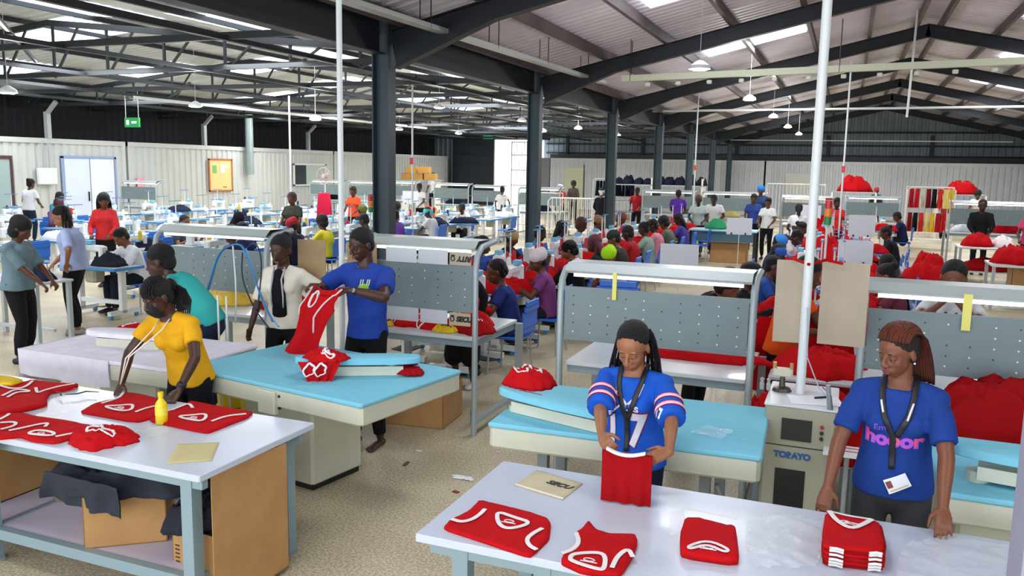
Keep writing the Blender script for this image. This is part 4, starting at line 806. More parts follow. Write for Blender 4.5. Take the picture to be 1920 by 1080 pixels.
# under the left table
cardbox('carton', (-3.68, 3.38), (.42, .42, .3), math.radians(38), 'taped cardboard box on the lower shelf, heaped with dark cloth', z=.206, open_=False, group=None)
cardbox('carton', (-4.05, 3.68), (.3, .26, .2), math.radians(50), 'small cardboard box behind the taped one on the shelf', z=.206, open_=False)
cardbox('carton', (-3.0, 3.42), (.34, .5, .38), math.radians(-4), 'open cardboard box with a raised flap at the table end', z=.02, open_=None)

_c3 = bpy.data.objects['carton.002']; text('SECURITY', .085, frame_M((-.0, -.253, .05), (1, 0, 0), (0, 0, 1)), BLACK, 'printed_lettering', _c3, shear=.3, bold=.006)
m_ = MB()
for i in range(8): m_.bb(-.15, -.12, -.2525, -.251, .12 + i * .022, .128 + i * .022)
for i, w_ in ((0, .1), (1, .06), (2, .03)): m_.bb(-.02, -.02 + w_, -.2525, -.251, .17 + i * .02, .176 + i * .02)
m_.build('printed_marks', mat('4b3520', .8), _c3)
MB().bb(.17, .176, -.3, .25, .02, .74).build('raised_flap', CARD, _c3)
cardbox('carton', (-4.95, 3.5), (.5, .5, .46), 0, 'large brown cardboard box on the shelf near the left leg', z=.206, open_=False)
pile('dark_cloth_heap', (-3.72, 3.4), (1.0, .6, .17), cloth('343842', bump='noise', bscale=6), 5, 'heap of dark grey cloth spilling over the boxes under the left table', 'cloth heap', z=.5, rough=.8)
hanging('cloth_overhang', (-4.0, 3.1, .6), (-3.45, 3.08, .6), .16, cloth('343842'), 'fold of dark grey cloth drooping in front of the taped box', 4, .03)
pile('dark_cloth_heap', (-3.12, 3.34), (.36, .42, .16), cloth('2b2e38'), 8, 'dark cloth stuffed in the open cardboard box', 'cloth heap', z=.38, rough=.8)
pile('plastic_wrap', (-4.35, 3.62), (.3, .3, .3), cloth('8f8371'), 9, 'crumpled brown paper behind the dark cloth under the table', 'wrapping', z=.21, rough=.9)
# ================================================================ ironing stations
def iron_table(name, c, sx, sy, rz, label, z=.85, ped=None, board=None, legs=(), m=None, bm=None, base=CREAM, th=.13, ang=None):
    r = empty(name, (c[0], c[1], 0), rz); M_ = m or SKYB
    MB().rbox((0, 0, z - th / 2 - .015), (sx, sy, th), .02).build('vacuum_body', base, r); MB().rbox((0, 0, z - .008), (sx + .012, sy + .012, .03), .012).build('padded_cover', M_, r)
    for (x, y) in legs: MB().bb(x - .03, x + .03, y - .03, y + .03, 0, z - th - .01).build('leg', mat('7d878a', .4), r)
    if ped:
        x, y, w_, d_ = ped; MB().rbox((x, y, (z - th) / 2 + .01), (w_, d_, z - th - .06), .02).build('pedestal', base, r); MB().bb(x - w_ / 2 + .02, x + w_ / 2 - .02, y - d_ / 2 + .02, y + d_ / 2 - .02, 0, .04).build('plinth', BLACK, r)
        MB().cyl((x - w_ / 2 + .06, y - d_ / 2 - .003, .5), (x - w_ / 2 + .06, y - d_ / 2 + .01, .5), .008, 8).cyl((x - w_ / 2 + .06, y - d_ / 2 - .003, .3), (x - w_ / 2 + .06, y - d_ / 2 + .01, .3), .008, 8).build('screws', DARK, r)
    if board:
        (ax, ay), (bx, by), zb, wb = board; A_ = V(ax, ay, zb); B_ = V(bx, by, zb); d = (B_ - A_).normalized(); sd = V(-d.y, d.x, 0); L = (B_ - A_).length
        mb = MB(); n = 20
        for h, gk in ((-.028, .7), (-.02, 1), (.012, 1), (.022, .85)):
            for k in range(n):
                a = 2 * PI * k / n; ex = (abs(math.cos(a)) ** .55) * math.copysign(1, math.cos(a)); ey = (abs(math.sin(a)) ** .8) * math.copysign(1, math.sin(a)); tw_ = 1 - .25 * max(-ex, 0)
                mb.v.append(tuple((A_ + B_) / 2 + d * ex * (L / 2 - (1 - gk) * .03) + sd * ey * (wb / 2) * gk * tw_ + V(0, 0, h)))
        for q in range(3):
            for k in range(n): mb.f.append((q * n + k, q * n + (k + 1) % n, q * n + n + (k + 1) % n, q * n + n + k))
        mb.f += [tuple(range(n - 1, -1, -1)), tuple(3 * n + k for k in range(n))]; mb.m = [0] * len(mb.f); mb.build('sleeve_board', bm or M_, r, smooth='auto')
        P0 = A_ + d * L * .15 + V(0, 0, -.085); P1 = A_ + d * L * .86 + V(0, 0, -.085); P0.z = P1.z = (zb - .03 + z) / 2; h_ = .065
        MB().beam(P0, P1, .12, h_).build('swing_arm', base, r); MB().cyl(P1 - d * .08, P1 - d * .08 + V(0, 0, zb - P1.z - .02), .04, 14).build('board_support', mat('c4c9bd', .4), r); MB().cyl(V(P0.x, P0.y, z - .01), V(P0.x, P0.y, P0.z), .05, 14).build('swivel', mat('bfc2b2', .4), r)
    return tag(r, label, 'ironing table')
r = iron_table('ironing_table', (-3.4, 4.87), 1.66, 1.06, math.radians(-9.5), 'cream ironing table with blue cover on a box pedestal, beside the man in blue', ped=(-.22, .08, .56, .52), board=((-.02, -.25), (.66, .28), .965, .2), legs=((-.6, .3),))
MB().rbox((.02, -.535, .74), (.16, .05, .16), .01).build('hinge_cover', CREAM, r); MB().cyl((.12, -.535, .79), (.12, -.522, .79), .01, 8).cyl((.12, -.535, .71), (.12, -.522, .71), .01, 8).build('bolts', DARK, r); MB().rbox((-.56, -.02, .5), (.2, .3, .22), .04).build('blower_duct', CREAM, r)
r = iron_table('ironing_table', (-1.09, 4.72), 1.5, .95, math.radians(2.5), 'cream ironing table with blue cover behind the woman in the jersey', board=((-.8, -.15), (.02, -.42), .965, .2), legs=((-.5, .2), (.5, .2), (-.5, -.2), (.45, -.2)))
tag(MB().rbox((-1.42, 4.48, .861), (.085, .16, .012), .004, rz=-.9).build('phone', BLACK), 'black phone lying on the blue ironing table cover', 'phone')
crumple_sheet('plastic_scrap', [(-.72, 4.5), (-.55, 4.45), (-.5, 4.6), (-.66, 4.66)], .86, CLEARP, 'crumpled clear plastic scrap on the blue ironing cover', 'plastic bag', .03, 4)
r = iron_table('ironing_table', (1.25, 4.62), 1.5, .95, 0, 'cream ironing table behind the woman with auburn twists', board=((-.7, -.22), (.1, -.36), 1.0, .2), ped=(-.2, .0, .9, .5))
MB().rbox((.1, -.3, .35), (.6, .2, .3), .03).build('lower_cover', CREAM, r)
WCL = cloth('e6e3f0', bscale=5, bstr=.8)
r = iron_table('ironing_table', (-5.07, 4.83), 1.5, .92, math.radians(0), 'ironing table draped with a white cloth, behind the woman in yellow', m=WCL, bm=WCL, board=((-.45, -.1), (.3, .05), .96, .24), ped=(.1, .0, .6, .5))
hanging('table_cloth', (-5.83, 4.355, .86), (-4.9, 4.355, .86), .2, WCL, 'white cloth hanging off the front of the draped ironing table', 6, .012, flare=1.0)
hanging('table_cloth', (-5.84, 5.2, .86), (-5.84, 4.36, .86), .34, WCL, 'white cloth hanging off the left end of the draped ironing table', 2, .02, flare=1.0)
pile('crumpled_shirt', (-5.42, 5.12), (.42, .28, .12), RED, 12, 'red tank top bunched on the white draped ironing table', 'tank top', trims=3, z=.868)
pile('crumpled_shirt', (-4.86, 4.9), (.2, .16, .08), RED, 13, 'small red and white bundle on the white padded board', 'tank top', trims=3, z=.985)
pile('crumpled_shirt', (-1.72, 4.62), (.32, .24, .12), RED, 14, 'red tank top bunched on the sleeve board beside the jersey', 'tank top', trims=3, z=.988, rough=.7)
hanging('sleeveless_shirt', (-1.74, 4.48, .99), (-1.58, 4.44, .99), .13, RED, 'end of a red top drooping off the sleeve board', 5, .012)
# the worked tank top on the first sleeve board
r = pile('crumpled_shirt', (-3.23, 4.66), (.3, .22, .07), RED, 15, 'red tank top scrunched over the long blue sleeve board', 'tank top', trims=3, z=.988, rough=.6)
o = hanging('sleeveless_shirt', (-3.34, 4.49, .99), (-3.08, 4.61, .99), .17, RED, 'red and white cloth folded down over the edge of the sleeve board', 9, .02, flare=.45); 
o = MB(); 
for cx_ in (.07, .145): o.tube([(-3.32 + cx_ * .9 + (.026 + .01 * math.sin(t)) * math.cos(t * .42) + .012 * math.sin(t * .42), 4.5 + cx_ * .45 + .016 * math.cos(t * .42) - .03, .94 + (.045 + .008 * math.cos(t * 1.3)) * math.sin(t * .42)) for t in range(15)], .008, 6, close=True, flat=.6)
tag(o.build('armhole_trims', TRIM, None, True), 'two white armhole loops on the cloth over the sleeve board', 'trim')
pile('crumpled_shirt', (-2.78, 4.98), (.26, .16, .07), RED2, 16, 'red cloth lying under the tip of the blue sleeve board', 'tank top', z=.868)
pile('crumpled_shirt', (-2.95, 5.25), (.24, .12, .06), RED2, 17, 'red cloth at the back edge of the blue ironing table', 'tank top', z=.868)
# steam generator with its fittings
r = empty('steam_generator', (-.17, 5.28, 0)); CR2 = mat('a9a893', .45); MB().rbox((0, 0, .47), (.4, .56, .94), .012).build('cabinet', CR2, r); MB().rbox((0, 0, .942), (.41, .57, .012), .004).build('top_cover', mat('dfe2e6', .3), r)
MB().bb(-.1, .07, -.285, -.279, .74, .87).build('display', mat('15171b', .15), r); MB().bb(-.12, .05, -.285, -.279, .2, .56).build('dark_window', mat('0e0f12', .2), r); MB().bb(-.2, .2, -.283, -.279, .7, .705).build('panel_seam', DARK, r)
for i, c in enumerate(('b02020', '202020', '202020')): MB().cyl((.125, -.29, .84 - i * .035), (.125, -.278, .84 - i * .035), .011, 10).build('knob', mat(c, .4), r)
text('TORAYO', .05, frame_M((-.03, -.283, .645), (1, 0, 0), (0, 0, 1)), mat('1f5aa0', .4), 'maker_lettering', r, bold=.003)
r2 = empty('pressure_valve', (-.3, 5.33, .949)); MB().lathe([(.06, 0), (.05, .02), (.02, .03), (.015, .09)], 14).build('valve_base', mat('55504a', .4, .6), r2); MB().rbox((0, 0, .12), (.12, .07, .05), .01).build('valve_body', mat('c9c3ab', .4), r2)
for x in (-.05, .05): MB().cyl((x, 0, .145), (x, 0, .18), .012, 8).build('brass_nut', mat('c2a25a', .35, .8), r2)
for x in (-.11, -.15): MB().lathe([(.012, 0), (.014, .04), (.008, .05), (.014, .07), (.0, .08)], 10, (x + .03, -.02, 0)).build('glass_tube', mat('e9eef0', .1, trans=.6), r2)
tag(r2, 'steam valve fittings on top of the cream steam generator', 'valve'); tag(r, 'cream steam generator cabinet with black display and blue lettering', 'machine')
tag(MB().box((-.1, 5.17, .952), (.3, .2, .004), rz=.2).build('paper', mat('eef1f8', .6)), 'sheet of paper lying on top of the steam generator', 'paper'); tag(MB().cyl((-.1, 5.2, .96), (-.02, 5.26, .96), .007, 8).build('marker_pen', mat('1c2444', .4)), 'dark marker pen on the paper of the steam generator', 'pen')
r = empty('small_shelf', (.1, 4.98, .72)); MB().box((0, 0, 0), (.26, .16, .02)).build('shelf_board', mat('e9ecf0', .3), r); MB().bb(-.06, .08, -.03, -.022, .01, .013).bb(-.07, .07, .03, .038, .01, .013).build('red_lines', mat('b5202a', .5), r); MB().cyl((0, .05, 0), (0, .05, -.72), .015, 8).build('stand', GALV, r); tag(r, 'small white tray with red lines beside the steam generator', 'tray')
r = empty('steam_iron_hanger', (.02, 5.0, .73)); MB().tube([(0.02, 0, 0), (-.03, .02, .3), (-.08, .04, .34)], .004, 6).build('rod', mat('6d6f72', .3, .6), r); MB().cyl((-.03, .01, .2), (-.05, .02, .36), .014, 10).build('grip', mat('a9adb0', .3, .6), r); tag(r, 'thin steel rod with a grey grip hanging by the steam generator', 'rod')
MBt = MB().tube([(-.55, 4.4, .62), (-.5, 4.5, .45), (-.42, 4.6, .4), (-.4, 4.75, .55)], .015, 8); tag(MBt.build('steam_hose', mat('8d8a84', .5), smooth=True), 'grey hose looping under the blue ironing table', 'hose')
# poles
rail('roof_pole', [(-.19, 5.3, .95), (-.19, 5.3, 5.5)], .028, WHITEP, 'tall white square post rising from behind the steam generator', 'pole'); rail('roof_pole', [(-3.92, 5.9, 0), (-3.92, 5.9, 5.0)], .024, WHITEP, 'tall white pole beside the man in the blue shirt', 'pole')
# near right-hand column
o = struct(MB().bb(.495, .66, 2.42, 2.6, 0, 2.15).build('column', mat('9a9bb0', .5, var=.1))); o = struct(MB().bb(.505, .65, 2.43, 2.59, 2.15, 4.9).build('column', DARK))
# ================================================================ people in front
from mathutils.bvhtree import BVHTree
def decal(me, info, t, dx, dy_, size_off, name, m, off=.004, fwd=None, target=None, sub=.02, dz=0):
    """lay a flat mesh (x right, y up) on the cloth of a person, centred t along the spine"""
    sp, X, U = info['sp'], info['X'], info['U']; F = U.cross(X); F = F if F.y > 0 else -F; tgt = target or info['shirt']; bv = BVHTree.FromPolygons([v.co for v in tgt.data.vertices], [tuple(p.vertices) for p in tgt.data.polygons])
    bm = bmesh.new(); bm.from_mesh(me); bmesh.ops.triangulate(bm, faces=bm.faces[:])
    for _ in range(3):
        L = [e for e in bm.edges if e.calc_length() > sub]
        if L: bmesh.ops.subdivide_edges(bm, edges=L, cuts=1); bmesh.ops.triangulate(bm, faces=bm.faces[:])
    org = sp(t)
    for v in bm.verts:
        # seen from the front the wearer's left is on the viewer's right, so x runs along -X
        p = org - X * (v.co.x + dx) + U * (v.co.y + dy_); hit = bv.ray_cast(p + F * .6, -F)
        q = hit[0] if hit[0] is not None else p + F * .15
        v.co = q + F * (off + max(v.co.z, 0))
    m2 = bpy.data.meshes.new(name); bm.to_mesh(m2); bm.free(); m2.materials.append(m); o = bpy.data.objects.new(name, m2); C.objects.link(o); o.parent = info['root']; return o
def fit(me, w_, h_):
    xs = [v.co.x for v in me.vertices]; ys = [v.co.y for v in me.vertices]; sx = w_ / (max(xs) - min(xs)); sy = h_ / (max(ys) - min(ys)); cx = (max(xs) + min(xs)) / 2; cy = (max(ys) + min(ys)) / 2
    for v in me.vertices: v.co.x = (v.co.x - cx) * sx; v.co.y = (v.co.y - cy) * sy
    return me
def txt(s, size, bold=.002, shear=0.): return text_mesh(s, size, bold=bold, shear=shear, ext=.0006)
def strip(info, pts, wd, name, m, off=.007, par=None, over=0):
    """strap over the cloth: pts (x towards wearer's left, t along spine)"""
    sp, X, U = info['sp'], info['X'], info['U']; F = U.cross(X); F = F if F.y > 0 else -F; tgt = info['shirt']; bv = BVHTree.FromPolygons([v.co for v in tgt.data.vertices], [tuple(p.vertices) for p in tgt.data.polygons]); P_ = []
    for i in range(len(pts) - 1):
        for k in range(8): q = k / 8; P_.append((pts[i][0] * (1 - q) + pts[i + 1][0] * q, pts[i][1] * (1 - q) + pts[i + 1][1] * q))
    P_.append(pts[-1]); W = []
    for x, t in P_:
        p = sp(t) - X * x; hit = bv.ray_cast(p + F * .6, -F); W.append((hit[0] if hit[0] is not None else p + F * .06) + F * off)
    if over:
        nb = info['nb']; e = -X * over; tail = [nb + e * 1.0 + F * .035 + U * .004, nb + e * .95 - F * .02 + U * .02, nb + e * .45 - F * .062 + U * .02]
        if pts[0][1] > pts[-1][1]: W = tail[::-1] + W[1:]
        else: W = W[:-1] + tail
    mb = MB(); mb.loft(W, [(wd / 2, .0018)] * len(W), side=X, n=8, rnd=False); return mb.build(name, m, info['root'], True), W
WH = cloth('dfe0ee', bstr=.1); PK = cloth('f2c4d4', bstr=.1); RDT = cloth('a01830', bstr=.1)
# --- woman in the numbered jersey
w17 = person('woman in a blue jersey numbered 17 with long black braids, holding a red garment', (-.95, 4.14), -95, H=1.5, headk=1.1, lean=.1, hp=.5, hy=.0, sk='d', top=('1c57c2', 'wide'), pants='1b2036', hair='braids', det=2, build=1.06,
             RW=(-.99, 3.62, 1.01), LW=(-.675, 3.66, 1.0), eR=(.9, -.3, -.3), eL=(-.9, -.3, -.3), hR=(-.55, .72, -.1), hL=(.6, .7, -.15), nR=(-.6, -.3, -.7), nL=(.6, -.3, -.7), curl=.62, lank=.38, sleeve=1.0)
def sleeve_stripes(info, sd, cs, r0):
    S_, E_, W_ = info['arms'][sd]; S_, E_ = Vector(S_), Vector(E_); d = (E_ - S_).normalized(); tgt = info['shirt']; bv = BVHTree.FromPolygons([v.co for v in tgt.data.vertices], [tuple(p.vertices) for p in tgt.data.polygons]); a = d.orthogonal().normalized(); b = d.cross(a)
    for (q0, q1, m) in cs:
        mb = MB(); n = 36; pts = []
        RRs = []; VV = []
        for q in (q0, q1):
            c_ = S_.lerp(E_, q)
            for k in range(n):
                v = a * math.cos(2 * PI * k / n) + b * math.sin(2 * PI * k / n); h = bv.ray_cast(c_ + v * .14, -v); rr = (h[0] - c_).length if h[0] is not None and (h[0] - c_).length < .14 else .075; RRs.append(rr); VV.append((c_, v))
        md = sorted(RRs)[len(RRs) // 2]; pts = [c_ + v * (min(r_, md * 1.12) + .002) for r_, (c_, v) in zip(RRs, VV)]
        vs = pts + [p + (p - S_.lerp(E_, (q0 + q1) / 2)).normalized() * .002 for p in pts]; fs = []
        for k in range(n): j = (k + 1) % n; fs += [(2 * n + k, 2 * n + j, 3 * n + j, 3 * n + k), (k, 2 * n + k, 2 * n + j, j)[::-1], (n + k, n + j, 3 * n + j, 3 * n + k)[::-1]]
        mb.add(vs, fs).build('sleeve_stripe', m, info['root'], True)
for sd in (1, -1): sleeve_stripes(w17, sd, [(.5, .52, RDT), (.52, .6, PK), (.6, .62, RDT), (.72, .74, RDT), (.74, .82, PK), (.82, .84, RDT)], .08)
for s_, t_, z_, m_, o_ in (('17', .3, .13, RDT, .004), ('17', .3, .13, WH, .0058)): decal(fit(txt('1 7', .3, bold=.012 if m_ is WH else .016), .205 if m_ is WH else .217, .185 if m_ is WH else .197), w17, .19, 0, 0, 0, 'jersey_lettering', m_, off=o_)
decal(fit(txt('BILLS', .052, bold=.002), .125, .03), w17, .322, 0, 0, 0, 'jersey_wordmark', WH, off=.005); decal(fit(txt('17', .07, bold=.003), .04, .05), w17, .37, .2, 0, 0, 'sleeve_number', WH, off=.004)
strip(w17, [(-.07, .46), (-.055, .40), (0, .34), (.055, .40), (.07, .46)], .014, 'neck_trim', WH, off=.004)
o, W = strip(w17, [(-.062, .47), (-.03, .36), (.0, .25), (.0, .06)], .026, 'lanyard', BLACK, off=.012, over=-.066); strip(w17, [(.062, .47), (.035, .36), (.004, .25)], .026, 'lanyard', BLACK, off=.012, over=.066)
o = hanging('held_garment', (-.95, 3.5, 1.045), (-.725, 3.52, 1.04), .235, RED2, 'red folded garment held up by the woman in the numbered jersey', 2, .005, flare=1.0, th=.016, cat='tank top')
h = MB(); ribbon(h, [(-.93, 3.5, 1.05), (-.88, 3.503, 1.03), (-.82, 3.507, 1.027), (-.755, 3.51, 1.047)], .018, th=.012); h.build('neck_trim', TRIM, o)
# --- woman with auburn twists
wr = person('woman in a blue tee with pink lettering, auburn twists and a name badge', (.29, 4.16), -98, H=1.585, lean=.08, hp=.3, hy=-.55, hr=.0, sk='a', top=('1f3f8c', 'mid'), pants='3c3d42', hair='twist_auburn', det=2, build=1.04,
            RW=(.0, 3.88, .86), LW=(.47, 3.78, .87), eR=(.8, -.5, -.1), eL=(-.8, -.5, -.1), hR=(.05, .5, -.75), hL=(-.1, .75, -.55), nR=(0, -.6, -.6), nL=(0, -.5, -.8), curl=.32, sleeve=.78)
decal(fit(txt('hooor', .15, bold=.008), .25, .075), wr, .25, .0, 0, 0, 'tee_lettering', cloth('b05ad0', bstr=.1), off=.004); decal(fit(txt('l   o  r', .15, bold=.003), .235, .06), wr, .255, .0, 0, 0, 'tee_lettering', cloth('ef5a84', bstr=.1), off=.0058); decal(fit(txt('Em', .05, bold=.001), .05, .028), wr, .31, -.06, 0, 0, 'tee_lettering', cloth('7a5ad0', bstr=.1), off=.004)
strip(wr, [(-.068, .475), (-.05, .38), (-.005, .27), (-.0, .1)], .026, 'lanyard', BLACK, off=.01, over=-.068); strip(wr, [(.068, .475), (.055, .38), (.01, .27)], .026, 'lanyard', BLACK, off=.01, over=.068)
strip(wr, [(-.066, .44), (-.052, .385)], .009, 'lanyard_print', WH, off=.0145); strip(wr, [(.068, .44), (.05, .36)], .009, 'lanyard_print', WH, off=.0145)
b_ = bpy.data.meshes.new('badge'); Mr = Matrix.Rotation(.5, 3, 'Z'); bmx = MB(); bmx.add([Mr @ V(x, y, 0) for x, y in ((-.05, -.033), (.05, -.033), (.05, .033), (-.05, .033))], [(0, 1, 2, 3)]); decal(bmx.mesh('badge'), wr, .035, .03, 0, 0, 'name_badge', mat('e8edf4', .3), off=.014)
bmx = MB(); bmx.add([Mr @ V(x, y, 0) for x, y in ((-.045, -.01), (-.02, -.01), (-.02, .022), (-.045, .022))], [(0, 1, 2, 3)]); decal(bmx.mesh('badge'), wr, .035, .03, 0, 0, 'badge_photo', mat('8a3a33', .5), off=.0152)
bmx = MB(); bmx.add([Mr @ V(x, y, 0) for x, y in ((-.04, -.026), (.04, -.026), (.04, -.02), (-.04, -.02))], [(0, 1, 2, 3)]); decal(bmx.mesh('badge'), wr, .035, .03, 0, 0, 'badge_line', mat('c9b98a', .5), off=.0152)
MB().ell(wr['HP'](.084, -.0, -.04), (.005,) * 3, None, 8, 6).build('earring', mat('efeee8', .2), wr['root'], True); MB().ell(wr['HP'](-.084, -.0, -.04), (.005,) * 3, None, 8, 6).build('earring', mat('efeee8', .2), wr['root'], True)
# --- woman in yellow
wy = person('woman in a yellow tee with black cornrows and a black face mask, arranging red tops', (-4.12, 4.34), -88, H=1.56, headk=1.06, lean=.46, hp=.5, hy=-.35, sk='c', top=('e0a81c', 'short'), pants='15161c', hair='cornrow_tail', det=2, mask=True,
            RW=(-4.3, 3.92, .87), LW=(-3.84, 3.94, .87), eR=(.9, -.3, .1), eL=(-.95, -.2, .1), hR=(-.1, .6, -.7), hL=(.1, .7, -.6), nR=(-.2, -.6, -.6), nL=(.2, -.6, -.7), curl=.4, sleeve=.6)
MB().cyl(wy['arms'][-1][2] - (wy['arms'][-1][2] - wy['arms'][-1][1]).normalized() * .02, wy['arms'][-1][2] + V(0, 0, -.0) - (wy['arms'][-1][2] - wy['arms'][-1][1]).normalized() * .05, .031, 14).build('watch', BLACK, wy['root'], True)
a0 = wy['nb'] + V(-.05, .0, .0); a1 = wy['arms'][1][2] + V(-.02, .03, .0); MB().tube([wy['nb'] + V(-.045, -.02, .03), wy['sp'](.4) + V(-.02, .14, 0), a0.lerp(a1, .5) + V(0, .16, -.02), a1], .0045, 6).tube([wy['nb'] + V(.05, -.02, .03), wy['sp'](.4) + V(.05, .14, 0), a0.lerp(a1, .5) + V(.02, .17, -.03), a1], .0045, 6).build('white_cord', mat('ece8e4', .5), wy['root'], True)
# --- man in blue
mb_ = person('barefoot man in a blue tee with green print, holding up a red top', (-3.56, 5.72), -92, H=1.765, fem=False, lean=.04, hp=.32, hy=-.3, sk='c', top=('2745a0', 'short'), pants='131417', shoes=None, hair='short', det=2,
             RW=(-3.74, 5.36, 1.37), LW=(-3.46, 5.32, 1.36), eR=(.8, -.3, -.5), eL=(-.95, -.05, -.5), hR=(.5, .6, .1), hL=(.95, .3, .05), nR=(-.3, -.3, -.8), nL=(0, -.2, -.9), curl=.6, sleeve=.66)
bmx = MB(); bmx.add([(-.05, -.028, 0), (.05, -.028, 0), (.04, -.02, 0), (-.04, -.02, 0)], [(0, 1, 2, 3)]); decal(bmx.mesh('p'), mb_, .36, .06, 0, 0, 'chest_print', cloth('1f6f4a', bstr=.1), off=.004)
bmx = MB(); bmx.add([(-.045, -.018, 0), (.045, -.018, 0), (.035, .01, 0), (.01, .022, 0), (-.015, .018, 0), (-.035, .006, 0)], [(0, 1, 2, 3, 4, 5)]); decal(bmx.mesh('p'), mb_, .36, .06, 0, 0, 'chest_print', cloth('9ccc4a', bstr=.1), off=.0045)
bmx = MB()
for x in (-.03, -.012, .022, .036): bmx.add([(x, .005, 0), (x + .008, .005, 0), (x + .012, .055, 0), (x + .004, .05, 0)], [(0, 1, 2, 3)])
decal(bmx.mesh('p'), mb_, .36, .06, 0, 0, 'chest_print', cloth('dfe8b8', bstr=.1), off=.005)
wl = mb_['arms'][-1]; dd = (wl[2] - wl[1]).normalized(); MB().cyl(wl[2] - dd * .03, wl[2] - dd * .055, .031, 14).build('watch_strap', BLACK, mb_['root'], True); MB().cyl(wl[2] - dd * .042 + V(0, .028, .01), wl[2] - dd * .042 + V(0, .036, .013), .017, 14).build('watch_face', mat('c8ccd0', .2, .8), mb_['root'])
# the red top he holds: hangs from his hands down to the sleeve board
def held_top():
    A = V(-3.84, 5.28, 1.39); B = V(-3.44, 5.24, 1.38); r = empty('sleeveless_shirt', (0, 0, 0)); mb = MB(); N = 30; Mh = 34
    # outline of half widths from the shoulder down: straps, chest, waist, hem
    def wdt(v): return .085 + .085 * min(v / .3, 1) - .03 * math.sin(min(max((v - .3) / .6, 0), 1) * PI) + (.01 * max(0, v - .7) / .3)
    D = (B - A).normalized(); nr = V(-D.y, D.x, 0)
    def fn(off):
        def g(u, v):
            c0 = A.lerp(B, .46) + D * (-.16 * v); x = (u - .5) * 2 * (wdt(v) + (.1 * (1 - min(v / .22, 1)) * (1 if u > .5 else .25))); z = -.58 * v + (.03 * math.sin((u) * PI) * -1 if v < .1 else 0); f = .022 * math.sin(u * 9 + v * 2) * (.3 + v) + .02 * noise.noise(V(u * 3, v * 4, 3)); return c0 + D * x + V(0, 0, z) + nr * (f + off - .12 * v)
        return g
    mb.grid(N, Mh, fn(0)); mb.grid(N, Mh, fn(.006)); mb.build('cloth', RED, r, True); g = fn(-.004)
    t = MB(); t.tube([g(.2 + .12 + .12 * math.cos(a * .42), .16 + .13 * math.sin(a * .42)) for a in range(15)], .012, 8, close=True, flat=.5); t.build('neck_trim', TRIM, r, True)
    t = MB(); t.tube([g(.98 - .42 * math.sin(k / 12 * 1.5) if k < 12 else .56 + .1 * (k - 12) / 6, .01 + .034 * k) for k in range(19)], .012, 8, flat=.5).tube([g(.02 - .02 * k / 8, .02 + .05 * k) for k in range(9)], .009, 8, flat=.5); t.build('armhole_trim', TRIM, r, True)
    return tag(r, 'red tank top with white trim held out by the man in blue', 'tank top')
held_top()
# --- others near the front
person('woman in a turquoise top bending over behind the draped ironing table', (-5.2, 5.72), -155, H=1.66, headk=1.1, lean=.8, hp=.35, hy=.0, sk='c', top=('3fb9b4', 'mid'), pants='2a3350', hair='short', det=1, R=(.2, .5, .9), L=(-.15, .55, .9), curl=.4)
person('woman in a white cardigan over a black top with a long necklace', (-4.62, 6.05), -78, H=1.63, lean=.03, hp=.35, hy=-.1, sk='c', top=('e6e0d0', 'mid'), pants='16171b', hair='bun', det=1, R=(.25, .2, .9), L=(-.42, .12, 1.12), hL=(-.9, .3, 0), curl=.4)
_wc = [o for o in C.objects if o.name.startswith('person') and 'cardigan' in o.get('label', '')][0]
MB().loft([V(0, .115, .98), V(0, .135, 1.2), V(0, .12, 1.36)], [(.07, .03), (.065, .03), (.04, .03)], n=14).build('black_top', cloth('14151a'), _wc, True); MB().tube([V(.05, .1, 1.4), V(.045, .165, 1.3), V(.06, .17, 1.15), V(.05, .15, 1.05)], .008, 6).tube([V(-.05, .1, 1.4), V(-.045, .165, 1.3), V(-.06, .17, 1.15), V(-.05, .15, 1.05)], .008, 6).build('collar_stripes', mat('b5b5bd', .6), _wc, True)
person('woman in a grey tee with a black bob, standing at the left edge', (-8.62, 6.5), 20, H=1.62, lean=.04, hp=.5, hy=.1, sk='b', top=('6f8791', 'mid'), pants='17171a', shoes='17171f', hair='bob', det=1, build=1.2, R=(.1, .34, .98), L=(-.12, .36, .96), curl=.7)
person('woman in a light blue shirt with long black braids, elbow out at the cutting table', (-9.45, 7.95), 215, H=1.66, lean=.12, hp=.6, hy=.1, sk='d', top=('a9b6e0', 'mid'), pants='14151b', shoes='a9a69a', hair='braids', det=1, R=(.16, .3, .95), L=(-.28, .02, 1.0), eL=(-1, -.5, 0), eR=(.8, -.4, -.3), build=1.3, lank=.3)
person('man in a white tee sewing dark cloth at a white machine', (-10.08, 9.62), -112, H=1.7, build=1.1, fem=False, sit=True, lean=.35, hp=.65, sk='a', top=('e4e9ef', 'mid'), pants='1d2030', hair='short', det=1, R=(.16, .42, .92), L=(-.12, .44, .9), curl=.6, pelvis=(0, 0, .54))
person('woman with black hair and glasses bending over the red cloth behind the middle bench', (-1.2, 7.35), -30, H=1.56, lean=.72, hp=.7, hy=-.1, sk='a', top=('191a1e', 'short'), pants='17181c', hair='bob', det=1, R=(.2, .5, .9), L=(-.1, .5, .9), curl=.5)
person('person in an orange vest top pulling red cloth, seen past the middle bench post', (-.42, 7.0), -15, H=1.62, lean=.25, hp=.5, sk='b', top=('ee5a1c', 'short'), pants='1b1c20', hair='short', det=1, R=(.16, .42, 1.14), L=(-.08, .46, 1.12), curl=.9)
